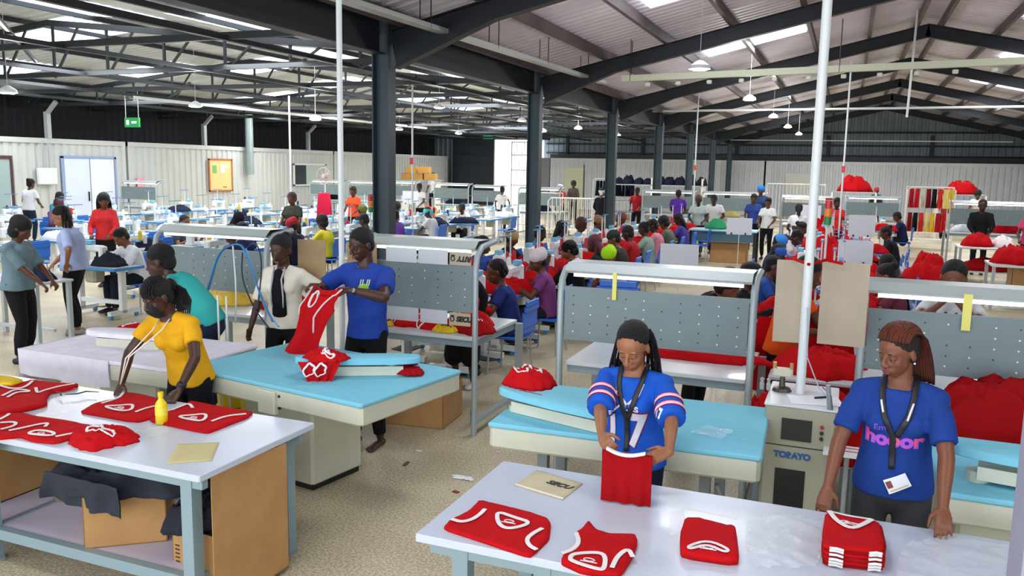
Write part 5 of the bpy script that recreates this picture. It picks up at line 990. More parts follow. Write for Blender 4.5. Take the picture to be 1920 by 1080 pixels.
ph = person('woman with both hands over her face in a black and white top', (.82, 7.3), -98, H=1.6, headk=1.05, lean=.12, hp=.2, sk='a', top=('e8eaf0', 'short'), pants='22232b', hair='short', det=1, R=(.045, .25, 1.44), L=(-.045, .25, 1.44), eR=(.8, .4, -.8), eL=(-.8, .4, -.8), hR=(-.05, -.1, 1), hL=(.05, -.1, 1), nR=(0, -1, 0), nL=(0, -1, 0), curl=.12)
strip(ph, [(-.12, .42), (-.1, .3), (-.12, .16)], .03, 'dark_stripe', BLACK, off=.004); strip(ph, [(-.03, .40), (-.05, .28), (-.03, .16)], .02, 'dark_stripe', BLACK, off=.004); strip(ph, [(.12, .42), (.1, .3), (.12, .16)], .03, 'dark_stripe', BLACK, off=.004); strip(ph, [(.04, .40), (.06, .28), (.04, .16)], .02, 'dark_stripe', BLACK, off=.004)
# ================================================================ inspection benches
make_bench('inspection_bench', -6.38, -5.02, 6.3, 'grey perforated bench with a strip light hood behind the turquoise top', lamp=False)
make_bench('inspection_bench', -4.08, -2.86, 6.3, 'grey perforated bench with taped white boards, beside the man in blue')
make_bench('inspection_bench', -1.95, -.55, 5.85, 'grey perforated bench behind the woman in the numbered jersey', lamp=False, hz=.075, pz=.045)
make_bench('inspection_bench', .15, 1.55, 5.85, 'grey perforated bench behind the woman with auburn twists', hz=.075, pz=.045)
# boards stuck on the second bench
def taped(x0, x1, z0, z1, y, m, label, th=.006): return tag(MB().bb(x0, x1, y - th, y, z0, z1).build('taped_board', m), label, 'board')
taped(-3.72, -3.42, 1.475, 1.6, 6.295, mat('d4d8de', .5), 'upper left white board taped above the grey panel'); taped(-3.4, -3.12, 1.475, 1.6, 6.295, mat('cdd0d8', .5), 'upper middle white board taped above the grey panel')
taped(-3.72, -3.4, .96, 1.08, 6.295, mat('c2c6cc', .5), 'lower left white board taped under the grey panel'); taped(-3.38, -3.12, .96, 1.08, 6.295, mat('c9ccd4', .5), 'lower middle white board taped under the grey panel')
for (z0, z1, s_, rot) in ((1.48, 1.59, 'RITY', True), (.96, 1.07, 'SECU', False)):
    o = tag(MB().bb(-3.1, -2.9, 6.289, 6.295, z0, z1).build('cardboard_strip', mat('b8ab92', .8)), 'beige cardboard strip reading %s on the bench with white boards' % s_, 'cardboard'); zc = (z0 + z1) / 2
    text(s_, .06, frame_M((-2.96, 6.287, zc), (-1 if rot else 1, 0, 0), (0, 0, -1 if rot else 1)), BLACK, 'printed_lettering', o, shear=.2)
    m_ = MB(); m_.tube([(-3.07 + .018 * math.cos(a * .9), 6.287, zc + .022 * math.sin(a * .9)) for a in range(7)], .005, 5, close=True).bb(-3.085, -3.05, 6.285, 6.289, zc + .022, zc + .032); m_.build('printed_symbol', BLACK, o)
tag(MB().bb(-1.55, -1.52, 5.83, 5.845, 1.36, 1.56).build('yellow_tag', mat('e8e070', .6)), 'yellow paper tag hanging on the middle bench rail', 'tag')
tag(MB().bb(.72, .77, 5.83, 5.842, 1.34, 1.57).build('yellow_tag', mat('ece37a', .6)), 'yellow paper strip hanging from the right bench rail', 'tag')
# what lies on these benches
pile('yellow_bag', (-6.0, 6.85), (.72, .42, .2), mat('e3bd3a', .45, bump='noise', bscale=7, bstr=.8), 21, 'yellow printed bag lying on the left bench', 'bag', z=.852, rough=.35)
pile('garment_pile', (-5.3, 6.9), (.5, .5, .16), RED, 22, 'red garments heaped at the right end of the left bench', trims=3, z=.852)
pile('garment_pile', (-4.72, 6.8), (.5, .6, .16), RED, 23, 'red garments with white trim in front of the white cardigan', trims=4, z=.5) if False else None
for i, (x, y, a, b, h, m, lb, tr, tm_) in enumerate([(-3.75, 6.75, .46, .5, .13, RED, 'left red and white garment heap on the middle left bench', 4, None), (-3.42, 6.62, .42, .3, .09, RED, 'flattened red garments with looping white trim on the middle left bench', 4, None), (-3.2, 6.85, .42, .5, .15, RED, 'red garment heap at the right of the middle left bench', 2, None), (-2.98, 6.6, .3, .34, .13, RED2, 'dark red heap beside the post of the middle left bench', 1, None), (-3.24, 6.5, .24, .16, .07, YEL, 'yellow and black bundle among the red garments', 2, BLACK), (-3.86, 6.5, .16, .14, .06, YEL, 'small yellow bundle near the blue shirt', 1, BLACK)]):
    pile('garment_pile', (x, y), (a, b, h), m, 30 + i, lb, trims=tr, z=.852, tm=tm_, rough=.7)
pile('red_cloth_length', (-.98, 6.42), (1.0, .22, .1), RED, 41, 'long red cloth lying across the middle bench top', 'cloth', z=.852)
hanging('red_cloth', (-.62, 7.06, 1.12), (.1, 7.2, 1.12), .62, RED, 'red cloth pulled down in folds beside the orange top', 7, .06, flare=1.3)
for i, (x, y, a, b, h, z, lb) in enumerate([(-.36, 5.95, .5, .5, .35, .45, 'red cloth heap left of the white post'), (.02, 5.9, .5, .5, .42, .4, 'red cloth heap right of the white post'), (-.1, 6.6, .7, .5, .2, .8, 'red cloth spread on the table behind the white post')]):
    pile('garment_pile', (x, y), (a, b, h), RED, 44 + i, lb, z=z, rough=.8)
t = empty('side_table', (-.18, 6.25, 0)); MB().rbox((0, -.25, .38), (.66, .55, .03)).build('tabletop', LAM, t); MB().rbox((.05, .35, .79), (.66, .6, .03)).build('upper_tabletop', LAM, t)
for x, y, z in ((-.28, -.45, .37), (.28, -.45, .37), (-.24, .6, .78), (.34, .6, .78)): MB().bb(x - .02, x + .02, y - .02, y + .02, 0, z).build('leg', LEG, t)
tag(t, 'white side table under the red cloth behind the steam generator', 'table')
o = pile('red_garment_heap', (1.05, 5.62), (1.15, .62, .45), RED2, 51, 'big dark red garment heap beside the woman with auburn twists', z=.72, rough=.6, res=54)
t = empty('side_table', (1.1, 5.5, 0)); MB().rbox((0, -.0, .7), (1.3, .6, .03)).build('tabletop', LAM, t)
for x in (-.6, .6):
    for y in (-.26, .26): MB().bb(x - .02, x + .02, y - .02, y + .02, 0, .69).build('leg', LEG, t)
tag(t, 'white table carrying the dark red garment heap', 'table')
# cardboard screens tied to the white post
for (x0, x1, y, lb) in ((-.42, -.2, 5.52, 'beige cardboard sheet tied left of the white post'), (-.15, .13, 5.56, 'wide beige cardboard sheet tied right of the white post')): tag(MB().box(((x0 + x1) / 2 + .03, y, 1.49), (x1 - x0, .008, .53), rz=.1 if x0 < -.3 else -.06).build('cardboard_screen', mat('b7a893', .8, var=.08)), lb, 'cardboard')
tag(MB().tube([(-.3, 5.5, 1.77), (-.19, 5.26, 1.76), (-.1, 5.5, 1.77), (.0, 5.52, 1.75)], .01, 6).build('red_ribbon', RED), 'red cloth strip knotted around the white post', 'ribbon')
tag(MB().tube([(-.18, 5.25, 1.5), (-.16, 5.22, 1.2), (-.08, 5.2, 1.02), (-.03, 5.18, .98)], .004, 6).build('cable', mat('a9b5c0', .4)), 'thin cable slanting down from the white post', 'cable')
for (x0, lb) in ((-4.55, 'brown cardboard sheet standing left of the tall white pole'), (-4.0, 'brown cardboard sheet behind the head of the man in blue')): tag(MB().box((x0 + .1 if x0 < -4.2 else -3.92, 6.22, 1.42), (.28, .008, .42), rz=.1).build('cardboard_screen', mat('a98f6a', .8, var=.1)), lb, 'cardboard')
# blue and dark air hoses strung over the left bench
for i, (c, lb, pts) in enumerate([('3f8fd0', 'wide blue strap looping over the left bench', [(-5.46, 5.9, .91), (-5.33, 5.9, 1.22), (-5.27, 5.95, 1.5), (-5.13, 6.0, 1.58), (-5.02, 6.0, 1.56), (-4.87, 5.95, 1.3), (-4.71, 5.85, 1.1), (-4.45, 5.65, .98)]), ('1d2436', 'dark hose drooping beside the blue strap', [(-5.04, 6.0, 1.5), (-5.02, 5.95, 1.29), (-4.88, 5.9, 1.08), (-4.77, 5.85, .99), (-4.45, 5.6, .93)]), ('5aa8e0', 'thin light blue air hose beside the dark hose', [(-5.0, 6.0, 1.54), (-4.85, 5.95, 1.25), (-4.65, 5.8, 1.05), (-4.35, 5.6, .95)]), ('20283c', 'dark cable arching over the bench post', [(-5.04, 6.05, 1.53), (-4.95, 6.05, 1.6), (-4.84, 6.0, 1.53), (-4.79, 5.95, 1.35), (-4.77, 5.85, 1.02)]), ('e6eaec', 'white cable rising from the left bench', [(-5.1, 5.95, .86), (-5.08, 5.95, 1.2), (-5.13, 5.98, 1.56)])]):
    P_ = [Vector(p) for p in pts]
    for _ in range(2): P_ = [P_[0]] + [q for a, b in zip(P_, P_[1:]) for q in (a * .75 + b * .25, a * .25 + b * .75)] + [P_[-1]]
    tag(MB().tube(P_, .02 if i == 0 else .007, 8, flat=.3 if i == 0 else 1).build('air_hose', mat(c, .4), None, True), lb, 'hose')
for x, lb in ((-4.85, 'left of two thin white rods behind the draped ironing table'), (-4.76, 'right of two thin white rods behind the draped ironing table')): rail('thin_rod', [(x, 5.45, 0), (x, 5.45, 1.2)], .008, WHITEP, lb, 'rod')
tag(MB().lathe([(.15, 0), (.17, .02), (.17, .3), (.15, .34), (.08, .36), (.07, .4)], 20, (-5.35, 6.1, 0)).build('plastic_drum', mat('d8bb2c', .4), smooth='auto'), 'yellow plastic drum left of its twin behind the ironing tables', 'drum'); tag(MB().lathe([(.15, 0), (.17, .02), (.17, .3), (.15, .34), (.08, .36), (.07, .4)], 20, (-4.93, 6.05, 0)).build('plastic_drum', mat('cdb02a', .4), smooth='auto'), 'yellow plastic drum nearer the blue ironing table', 'drum')
cardbox('carton', (-3.55, 6.55), (.7, .5, .36), .1, 'brown cardboard box on the floor under the middle left bench', z=0.0, open_=False)
tag(MB().grid(8, 6, lambda u, v: (-2.6 + u * .16 + .02 * math.sin(v * 6), 5.33 + v * .07, .004 + .018 * abs(noise.noise(V(u * 4, v * 4, 2))))).build('paper_scrap', mat('eef2f6', .6)), 'white paper scrap on the concrete floor between the tables', 'scrap')
rs = random.Random(3)
for i, (x, y, c) in enumerate([(-2.5, 6.0, 'd9b8b8'), (-2.35, 5.4, 'e6e6e2'), (-1.95, 4.9, '7a5a3a'), (-3.1, 5.75, 'e2e6ea'), (-2.2, 6.6, 'cfd4d8'), (-2.75, 6.9, 'd0a8a8'), (-2.45, 5.1, '8a3030'), (-1.7, 5.6, 'e8e8e8'), (-3.05, 5.45, '555555')]):
    tag(MB().box((x, y, .004), (.05 + .02 * (i % 3), .03, .006), rz=i).build('scrap', mat(c, .7)), ['pink scrap on the floor behind the middle of the hall floor', 'whitish scrap on the floor left of the middle bench', 'brown scrap on the floor near the ironing table edge', 'white scrap on the floor beside the bare foot', 'pale scrap on the floor by the middle left bench', 'pinkish scrap on the floor under the bench post', 'dark red scrap on the open floor', 'white scrap near the blue ironing table legs', 'grey scrap near the cream pedestal'][i], 'scrap')
# cutting table of the two women on the left
t = empty('work_table', (-9.75, 7.36, 0)); MB().rbox((0, 0, .785), (1.3, .55, .03)).build('tabletop', LAM, t); 
for x in (-.6, .6):
    for y in (-.23, .23): MB().bb(x - .025, x + .025, y - .025, y + .025, 0, .77).build('leg', mat('b9c4c8', .4), t)
MB().bb(-.6, .6, -.02, .02, .15, .19).build('stretcher', mat('b9c4c8', .4), t); tag(t, 'small pale work table between the two standing women on the left', 'table')
pile('garment_pile', (-9.55, 7.38), (.7, .42, .16), NAVY, 61, 'navy blue garments piled on the small pale work table', trims=1, z=.802, rough=.7, tm=cloth('3a63b8'))
pile('garment_pile', (-10.12, 9.1), (.55, .4, .2), cloth('20252e'), 62, 'dark cloth being sewn by the man in the white tee', z=.762, rough=.7)
rail('hoop_stand', [(-9.3, 6.3, 0), (-9.32, 6.3, .9), (-9.1, 6.32, 1.15), (-8.95, 6.35, 1.2)], .018, mat('9aa5a8', .4), 'thin bent metal stand at the left edge', 'stand')
person('person in a long black skirt and white sneakers behind the bench with boards', (-3.62, 7.72), -90, H=1.5, lean=.5, hp=.6, sk='c', top=('17181c', 'long'), pants='131317', shoes='d8d2d2', hair='short', skirt=True, det=1)
tag(MB().lathe([(.03, 0), (.032, .12), (.014, .16), (.014, .2)], 12, (-3.0, 6.6, 0)).build('water_bottle', mat('5f8f86', .3), smooth='auto'), 'small green bottle on the floor by the bench with white boards', 'bottle')
tag(MB().box((-2.35, 6.3, .006), (.42, .3, .01), rz=.1).build('paper_stack', mat('ece6ea', .6)), 'white sheets lying on the floor left of the middle bench', 'paper')
# ================================================================ sewing lines
ST = make_sewing_table(); SM = make_machine(); SS = make_stand(); CH = make_chair(); T_ST, T_SM, T_SS, T_CH = tree(ST), tree(SM), tree(SS), tree(CH)
for r in (ST, SM, SS, CH): r.location = (0, -60, -20)
CONE = {'r': cone_mesh(REDC), 'w': cone_mesh(mat('ecebe4', .7)), 'y': cone_mesh(mat('e0c23a', .6)), 'n': cone_mesh(mat('223a6a', .6)), 'm': cone_mesh(mat('8fc4dc', .6)), 'k': cone_mesh(mat('1d2a3a', .6))}
for o in CONE.values(): o.location = (0, -60, -20)
NC = {'r': 'red', 'w': 'white', 'y': 'yellow', 'n': 'navy', 'm': 'pale blue', 'k': 'dark'}
def station(x, y, rz, who, cones='rr', cloth_=None, chair=True, seat=None, grp='', stand=True, mach=True):
    """sewing place; (x, y) table centre, rz turns local +y the way the operator looks"""
    R_ = Matrix.Rotation(rz, 3, 'Z'); W_ = lambda a, b, c: tuple(R_ @ V(a, b, c) + V(x, y, 0)); lone = who is None; g = None
    nm = who or grp; pre = 'in front of' if not lone else 'in'
    t = dup(T_ST, (x, y, 0), rz, 'blue edged sewing table %s %s' % (pre, nm), 'sewing tables in ' + grp if lone else None)
    if mach: dup(T_SM, W_(.12, .02, .76), rz, 'white sewing machine %s %s' % (pre, nm), 'sewing machines in ' + grp if lone else None)
    if stand:
        s_ = dup(T_SS, W_(.3, .2, .76), rz, 'thread stand with blue tray %s %s' % (pre, nm), 'thread stands in ' + grp if lone else None)
        for k, c in enumerate(cones):
            if c == '-': continue
            o = CONE[c].copy(); C.objects.link(o); o.location = W_(.3 + (-.13, .13, -.05)[k], .2, .76 + .205); tag(o, '%s thread cone %s %s' % (NC[c], pre, nm), 'thread cone', '%s thread cones %s %s' % (NC[c], pre, nm))
    if chair: 
        p = W_(.0, -.58, 0) if not seat else seat; dup(T_CH, (p[0], p[1], 0), rz, ('blue plastic chair under %s' % nm) if not lone else 'empty blue plastic chair in %s' % nm, None if not lone else 'empty chairs in ' + grp)
    if cloth_:
        m, sd = cloth_; 
        if (m, sd % 3) not in PC: q = pile('garment_pile', (0, -60), (.82, .5, .2), m, 70 + sd % 3, 'x', z=-20, rough=.7, res=30); PC[(m, sd % 3)] = q
        o = PC[(m, sd % 3)].copy(); C.objects.link(o); o.location = W_(-.22, -.04, .761); o.rotation_euler = (0, 0, rz + sd); tag(o, '%s garments on the table %s %s' % ({RED: 'red', NAVY: 'navy', WHT: 'white', GRN: 'green'}.get(m, 'pale'), pre, nm), 'garment pile', None if not lone else 'garments in ' + grp)
PC = {}; WHT = cloth('dfe2e8'); GRN = cloth('2f8f62'); BROWN = cloth('6d4a30')
N_ = 0
def seated(x, y, side, desc, cones='rr', cl=None, table=True, **k):
    """side -1: looks towards -x, +1: looks towards +x, 0: looks at the camera end"""
    global N_; N_ += 1; rr = random.Random(desc); det = 1 if y < 12.5 else 0
    if not cl: cl = RED if x > -6 else None
    a = dict(H=1.67, build=1.08, sit=True, lean=rr.uniform(.15, .35), hp=rr.uniform(.25, .6), hy=rr.uniform(-.25, .25), det=det, shoes='26262a', R=(.14, .4, .86), L=(-.14, .42, .86), curl=.5, sk=rr.choice('abce'), pants='1d1f28'); a.update(k)
    h = {-1: 180, 1: 0, 0: -90}[side]; turn = a.pop('turn', 0); person(desc, (x, y), h + turn, **a)
    hr = math.radians(h); rz = hr - PI / 2; tx, ty = x + math.cos(hr) * .52, y + math.sin(hr) * .52
    if table: station(tx, ty, rz, 'the ' + desc.split(' with ')[0].split(',')[0] if a.get('short') is None else a['short'], cones, (cl, N_) if cl else None, seat=(x, y, 0))
def seat2(x, y, side, desc, short, cones='rr', cl=0, table=True, **k):
    global N_; N_ += 1; rr = random.Random(desc); det = 1 if y < 12.5 else 0
    if not cl: cl = RED if x > -6 else None
    a = dict(H=1.67, build=1.08, sit=True, lean=rr.uniform(.15, .35), hp=rr.uniform(.25, .6), hy=rr.uniform(-.25, .25), det=det, shoes='26262a', R=(.14, .4, .86), L=(-.14, .42, .86), curl=.5, sk=rr.choice('abce'), pants='1d1f28'); a.update(k)
    h = {-1: 180, 1: 0, 0: -90}[side]; turn = a.pop('turn', 0); person(desc, (x, y), h + turn, **a)
    hr = math.radians(h); rz = hr - PI / 2; tx, ty = x + math.cos(hr) * .52, y + math.sin(hr) * .52
    if table: station(tx, ty, rz, short, cones, (cl, N_) if cl else None, seat=(x, y, 0))
# line A (operators at x about -3.5, looking left)
seat2(-3.42, 8.5, -1, 'woman in a navy pinafore and white blouse sewing red cloth', 'the woman in the navy pinafore', 'rrr', RED, top=('22306e', 'short'), hair='braids', sk='b', turn=25, lank=.1)
seat2(-3.42, 9.75, -1, 'woman in a flowered purple top and white headwrap, hand at her mouth', 'the woman in the flowered top', 'ww', RED, top=('7a3f78', 'short'), hat=('wrap', 'd8cdd6'), R=(.05, .2, 1.12), sk='b', turn=25)
seat2(-3.5, 11.2, -1, 'woman in profile with a black head cap and black top', 'the woman with the black head cap', 'rw', RED, top=('15161a', 'long'), hat=('scarf', '101014'), sk='a')
seat2(-3.45, 12.45, -1, 'woman with maroon braids in a black shirt', 'the woman with maroon braids', 'rr', RED, top=('1b2426', 'short'), hair='long', haircol='5a2530', sk='c')
seat2(-3.45, 13.65, -1, 'person in a dark knitted hat beside the woman with maroon braids', 'the person in the dark knitted hat', 'rw', RED, top=('3a3330', 'long'), hat=('beanie', '2b332c'), sk='a')
seat2(-3.55, 14.85, -1, 'man in a dark red tee folding red garments', 'the man in the dark red tee', 'rr', RED, top=('a01c22', 'short'), hair='short', fem=False, sk='e')
seat2(-3.55, 16.05, -1, 'woman in a grey green top behind the man in dark red', 'the woman in the grey green top', 'rr', None, top=('8fa79c', 'short'), hair='bun', sk='c')
seat2(-3.6, 17.25, -1, 'woman in a pink striped top with short hair', 'the woman in the pink striped top', 'ww', RED, top=('d98a9c', 'short'), hair='short', sk='e')
seat2(-3.6, 18.5, -1, 'woman in a camouflage top before red cloth', 'the woman in the camouflage top', 'wr', RED, top=('5d6a58', 'short'), hair='afro', sk='b')
seat2(-3.6, 20.1, -1, 'woman in a purple sleeved top with long dark hair', 'the woman with long dark hair in purple', 'wn', RED, top=('4a3a8c', 'long'), hair='long', sk='c')
# line A' (operators at x about -5.2, looking right)
seat2(-5.15, 11.25, 1, 'woman in a blue top with a red ribbon in her black hair', 'the woman with the red ribbon', 'rr', RED, top=('2a4f9c', 'short'), hair='ponytail', sk='b')
seat2(-5.2, 12.6, 1, 'woman in a tan cap and black top', 'the woman in the tan cap', 'rr', RED, top=('17181c', 'short'), hat=('scarf', 'a98a5e'), sk='b')
seat2(-5.2, 13.85, 1, 'woman in an open teal shirt next to the white rails', 'the woman in the open teal shirt', 'wr', None, top=('2f7fae', 'long'), hair='short', sk='e')
seat2(-5.2, 15.2, 1, 'woman in a pale blue top with dark straight hair', 'the woman with dark straight hair', 'mw', None, top=('7fb6d8', 'short'), hair='long', sk='e')
seat2(-5.2, 16.4, 1, 'woman with reddish hair leaning over her machine', 'the woman with reddish hair', 'wr', RED, top=('c9cdd6', 'short'), hair='afro', haircol='4a2420', sk='c')
seat2(-5.2, 17.6, 1, 'woman in a cream top with a tan headwrap', 'the woman in the tan headwrap', 'rw', RED, top=('dcd5c8', 'short'), hat=('wrap', '9a7048'), sk='b')
seat2(-5.1, 19.2, 1, 'woman in dark red with an orange afro', 'the woman with the orange afro', 'rr', RED, top=('7a2028', 'short'), hair='afro', haircol='7a4020', sk='b')
# line B' (operators at x about -1, looking right) and line B (looking left)
seat2(-1.05, 9.35, 1, 'person in a black printed jacket beside the bench post', 'the person in the black jacket', 'rr', RED, top=('15161b', 'long'), hair='afro', sk='c')
seat2(-1.0, 10.75, 1, 'person in a blue shirt with shaved hair in front of the blue cap', 'the person with shaved hair', 'rw', RED, top=('2a4f9c', 'short'), hair='bald', sk='b')
seat2(-1.0, 12.3, 1, 'person in a blue peaked cap and black shirt', 'the person in the blue peaked cap', 'rr', RED, top=('1a1f2c', 'short'), hat=('cap', '3a5fb8'), sk='c')
seat2(-1.15, 14.3, 1, 'person in a bright blue knitted beanie', 'the person in the blue beanie', 'rw', None, top=('23305a', 'short'), hat=('beanie', '3d86d8'), sk='b')
seat2(-1.0, 15.9, 1, 'woman in a white top resting her chin on her hand', 'the woman resting her chin', 'ry', RED, top=('e3e4ea', 'short'), hair='short', R=(.06, .2, 1.1), sk='e')
seat2(-1.0, 18.4, 1, 'woman in a pale blue top with her hand over her mouth', 'the woman covering her mouth', 'yr', RED, top=('9fc0d4', 'short'), hair='bun', R=(.04, .2, 1.14), sk='c')
seat2(.62, 10.35, -1, 'woman with glasses looking down near the right bench', 'the woman with glasses near the right bench', 'rrr', None, top=('6d3040', 'short'), hair='bun', sk='a')
seat2(.72, 11.8, -1, 'man with a shaved head bent low in a black top', 'the man bent low', 'rr', RED, top=('1c1316', 'short'), hair='bald', hp=.9, fem=False, sk='c')
seat2(.95, 18.3, -1, 'person in black with a dark bag hanging beside', 'the person beside the dark bag', 'wr', RED, top=('1d1b22', 'long'), hair='bun', sk='b')
seat2(1.5, 25.6, -1, 'woman in a navy cardigan and white collar near the aisle', 'the woman in the navy cardigan', 'wn', None, top=('1c2448', 'long'), hair='short', sk='b')
station(-10.25, 9.08, PI, 'the man in the white tee', 'wy', None, seat=(-10.08, 9.62, 0))
# line C (looking left) and C' (looking right)
seat2(-9.0, 10.6, -1, 'person with black hair hidden behind the left bench', 'the person hidden behind the left bench', 'yy', None, top=('24304f', 'short'), hair='afro', sk='c')
seat2(-9.55, 11.55, -1, 'person with a maroon head cap and navy top', 'the person with the maroon cap', 'yw', None, top=('23305f', 'short'), hat=('scarf', '3a1c22'), sk='c')
seat2(-9.4, 12.75, -1, 'woman in a dark coat with a red flowered headscarf', 'the woman in the dark coat', 'ym', None, top=('1c2236', 'long'), hat=('wrap', 'b03038'), sk='b')
seat2(-9.55, 13.95, -1, 'woman in a yellow top with black hair', 'the woman in the yellow top', 'ny', None, top=('d8cc3a', 'short'), hair='afro', sk='b')
seat2(-9.3, 15.15, -1, 'person in a teal hooded top behind the cardboard', 'the person in the teal hood', 'rw', None, top=('2a8a86', 'long'), hair='short', sk='c')
seat2(-9.6, 16.9, -1, 'woman in a purple striped top beside the first column', 'the woman in the purple striped top', 'ww', None, top=('7a4aa8', 'short'), hair='short', sk='c')
seat2(-9.7, 18.8, -1, 'person in a white shirt and teal cap reaching over the table', 'the person in the teal cap', 'ww', None, top=('d9dce2', 'short'), hat=('scarf', '5fc4c8'), sk='e')
seat2(-10.1, 21.4, 0, 'woman in a white shirt facing forward over dark cloth', 'the woman facing forward', 'nn', NAVY, top=('e8e9ee', 'short'), hair='bun', sk='c')
seat2(-11.9, 12.4, 1, 'person with a brown shaven head seen from behind', 'the person with the shaven head', 'yy', None, top=('3c4050', 'short'), hair='bald', sk='a')
seat2(-11.9, 13.9, 1, 'person covered by a long black veil', 'the person in the black veil', 'kn', None, top=('101117', 'long'), hat=('veil', '0f1017'), sk='c')
seat2(-11.9, 15.6, 1, 'person in a bright red cap and dark shirt', 'the person in the red cap', 'yr', None, top=('222a44', 'short'), hat=('cap', 'd22a2a'), sk='c')
seat2(-11.6, 18.2, 1, 'woman in navy with a green headwrap', 'the woman in the green headwrap', 'rw', None, top=('22284a', 'short'), hat=('wrap', '6a7038'), sk='b')
seat2(-11.9, 20.4, 1, 'woman in a red top just behind the first column', 'the woman in red behind the column', 'rw', None, top=('b8202c', 'short'), hair='afro', sk='c')
seat2(-17.2, 14.0, 1, 'person in a mauve top with a dark knitted cap near the container door', 'the person in mauve', 'kk', None, top=('6a4a6c', 'long'), hat=('scarf', '5a3040'), sk='b', zbase=.12)
seat2(-18.6, 15.2, 1, 'person with goggles and a teal shirt by the container wall', 'the person with goggles', 'rk', None, top=('3a7a8c', 'short'), hair='short', sk='b', zbase=.2)
person('woman in lime green headwrap seated behind the middle bench', (-2.93, 11.1), -100, H=1.62, sit=True, lean=.3, hp=.5, sk='a', top=('b8b0a8', 'short'), hat=('wrap', 'a6e01c'), det=1, R=(.1, .3, .9), L=(-.1, .3, .9)); dup(T_CH, (-2.93, 11.1, 0), math.radians(170), 'blue plastic chair under the lime green headwrap')
# places without a worker
RN = {'A': 'the line left of the middle aisle', 'a': 'the line between the aisle and the columns', 'b': 'the line right of the middle aisle', 'B': 'the line beside the right aisle', 'C': 'the near line left of the columns', 'c': 'the second line left of the columns', 'D': 'the third line from the container wall', 'E': 'the second line from the container wall', 'F': 'the line along the container wall'}
cyc = ['rr', 'rw', 'wr', 'r-', 'rr']; cyw = ['yw', 'wm', 'kn', 'wy', 'mw', 'w-']
for x, ys, k, rz in ((-4.02, (21.4, 22.6), 'A', PI / 2), (-4.68, (8.75, 9.95, 20.6, 21.8), 'a', -PI / 2), (-.48, (17.15, 19.8, 21.0, 22.2), 'b', -PI / 2), (.18, (9.05, 13.1, 14.3, 15.5, 16.7, 19.7, 21.1, 22.5), 'B', PI / 2), (-10.15, (20.0, 23.3, 24.6), 'C', PI / 2), (-11.38, (10.9, 16.9, 21.8, 23.2, 24.6), 'c', -PI / 2), (-14.2, tuple(9.2 + 1.35 * i for i in range(12)), 'D', PI / 2), (-16.68, (9.4, 10.8, 12.2, 15.5, 16.9, 18.3, 19.7, 21.1, 22.5, 23.9), 'E', -PI / 2), (-19.6, tuple(11.6 + 1.5 * i for i in range(9)), 'F', PI / 2)):
    for i, y in enumerate(ys):
        rd = k in 'AaBb'; station(x, y, rz, None, (cyc if rd else cyw)[i % (5 if rd else 6)], ((RED if rd else (WHT if i % 3 else NAVY)), i) if i % 2 == 0 or rd else None, grp=RN[k], chair=(i % 2 == 1 or rd))
# standing people further back
def stand(desc, x, y, h, **k):
    a = dict(H=1.66, hp=.3, shoes='202024', R=(.16, .3, 1.0), L=(-.16, .3, 1.0)); a.update(k); person(desc, (x, y), h, **a)
stand('woman in a red top with long black hair standing among white machines', -12.6, 11.3, -60, top=('d6343a', 'long'), hair='long', sk='b', hy=.4, lean=.05)
stand('person in a white tee and jeans seen from behind at the far left', -21.0, 16.3, 100, top=('e2e6ee', 'short'), hair='bun', sk='b', pants='1c2c48', H=1.72, lean=.2)
stand('woman in a dark patterned top with a red lanyard', -10.9, 14.6, -85, top=('3c3a34', 'short'), hair='short', haircol='3a1a20', sk='b')
stand('woman in an orange top beside the traffic light coloured tower', -12.8, 19.9, -90, top=('e2502c', 'short'), hair='short', sk='b')
stand('woman in a white tee and black trousers standing in the far aisle', -11.4, 27.3, 100, top=('e4e2de', 'short'), hair='bun', sk='b', pants='1c1a28', H=1.6, R=(.3, -.05, .95), L=(-.25, .1, .9))
stand('person in a white shirt behind the far benches near the doorway', -18.9, 36.5, -90, top=('e6e9f0', 'short'), hair='short', sk='c', H=1.95)
stand('person in red with a white and navy patterned cap', -10.0, 29.6, -90, top=('8c2a26', 'short'), hat=('scarf', 'b8bcd0'), sk='a', H=1.72)
stand('person in dark clothes standing near the cream door', -10.9, 34.0, -80, top=('3f3a36', 'long'), hair='afro', sk='c', H=1.75)
stand('woman in a black dress with a long pale headscarf', -7.3, 25.7, 100, top=('1a1a20', 'long'), hat=('scarf', 'd5d2c8'), sk='b', skirt=True, pants='17171c')
stand('man in a red football shirt working behind the columns', -6.9, 28.9, -95, top=('a8222c', 'short'), hair='short', sk='c', fem=False)
stand('person in a purple tee at the far bench', -5.0, 26.5, 95, top=('5a2fa0', 'short'), hair='short', sk='c', fem=False)
stand('woman in a pale grey green tee and glasses at the blue table', -3.75, 22.9, -85, top=('b8c8c4', 'short'), hair='short', haircol='6a4038', sk='e', lean=.35)
stand('man in a white shirt leaning on the blue table', -3.45, 23.9, -95, top=('e6e6e8', 'short'), hair='short', sk='c', fem=False, lean=.4)
stand('woman in a blue and white striped top facing forward', -2.45, 24.3, -90, top=('34509c', 'short'), hair='short', sk='b')
stand('person in a royal blue beanie behind the striped top', -2.55, 27.2, -90, top=('2c4470', 'short'), hat=('beanie', '2f7fd8'), sk='b', H=1.85)
stand('person in white standing right of the striped top', -1.95, 23.1, -100, top=('e6ece8', 'short'), hair='short', sk='b', H=1.6)
stand('person in a white top with a black braid seen from behind', -1.05, 20.7, 95, top=('e2dfe4', 'short'), hair='ponytail', sk='c', H=1.55, lean=.2)
stand('woman in a bright red top among red garments', -.25, 22.6, -80, top=('e0302a', 'short'), hair='short', sk='c')
stand('person in a red cap at the far wall', 1.1, 38.5, -90, top=('2b3a34', 'long'), hat=('beanie', 'c0303c'), sk='c', H=1.72)
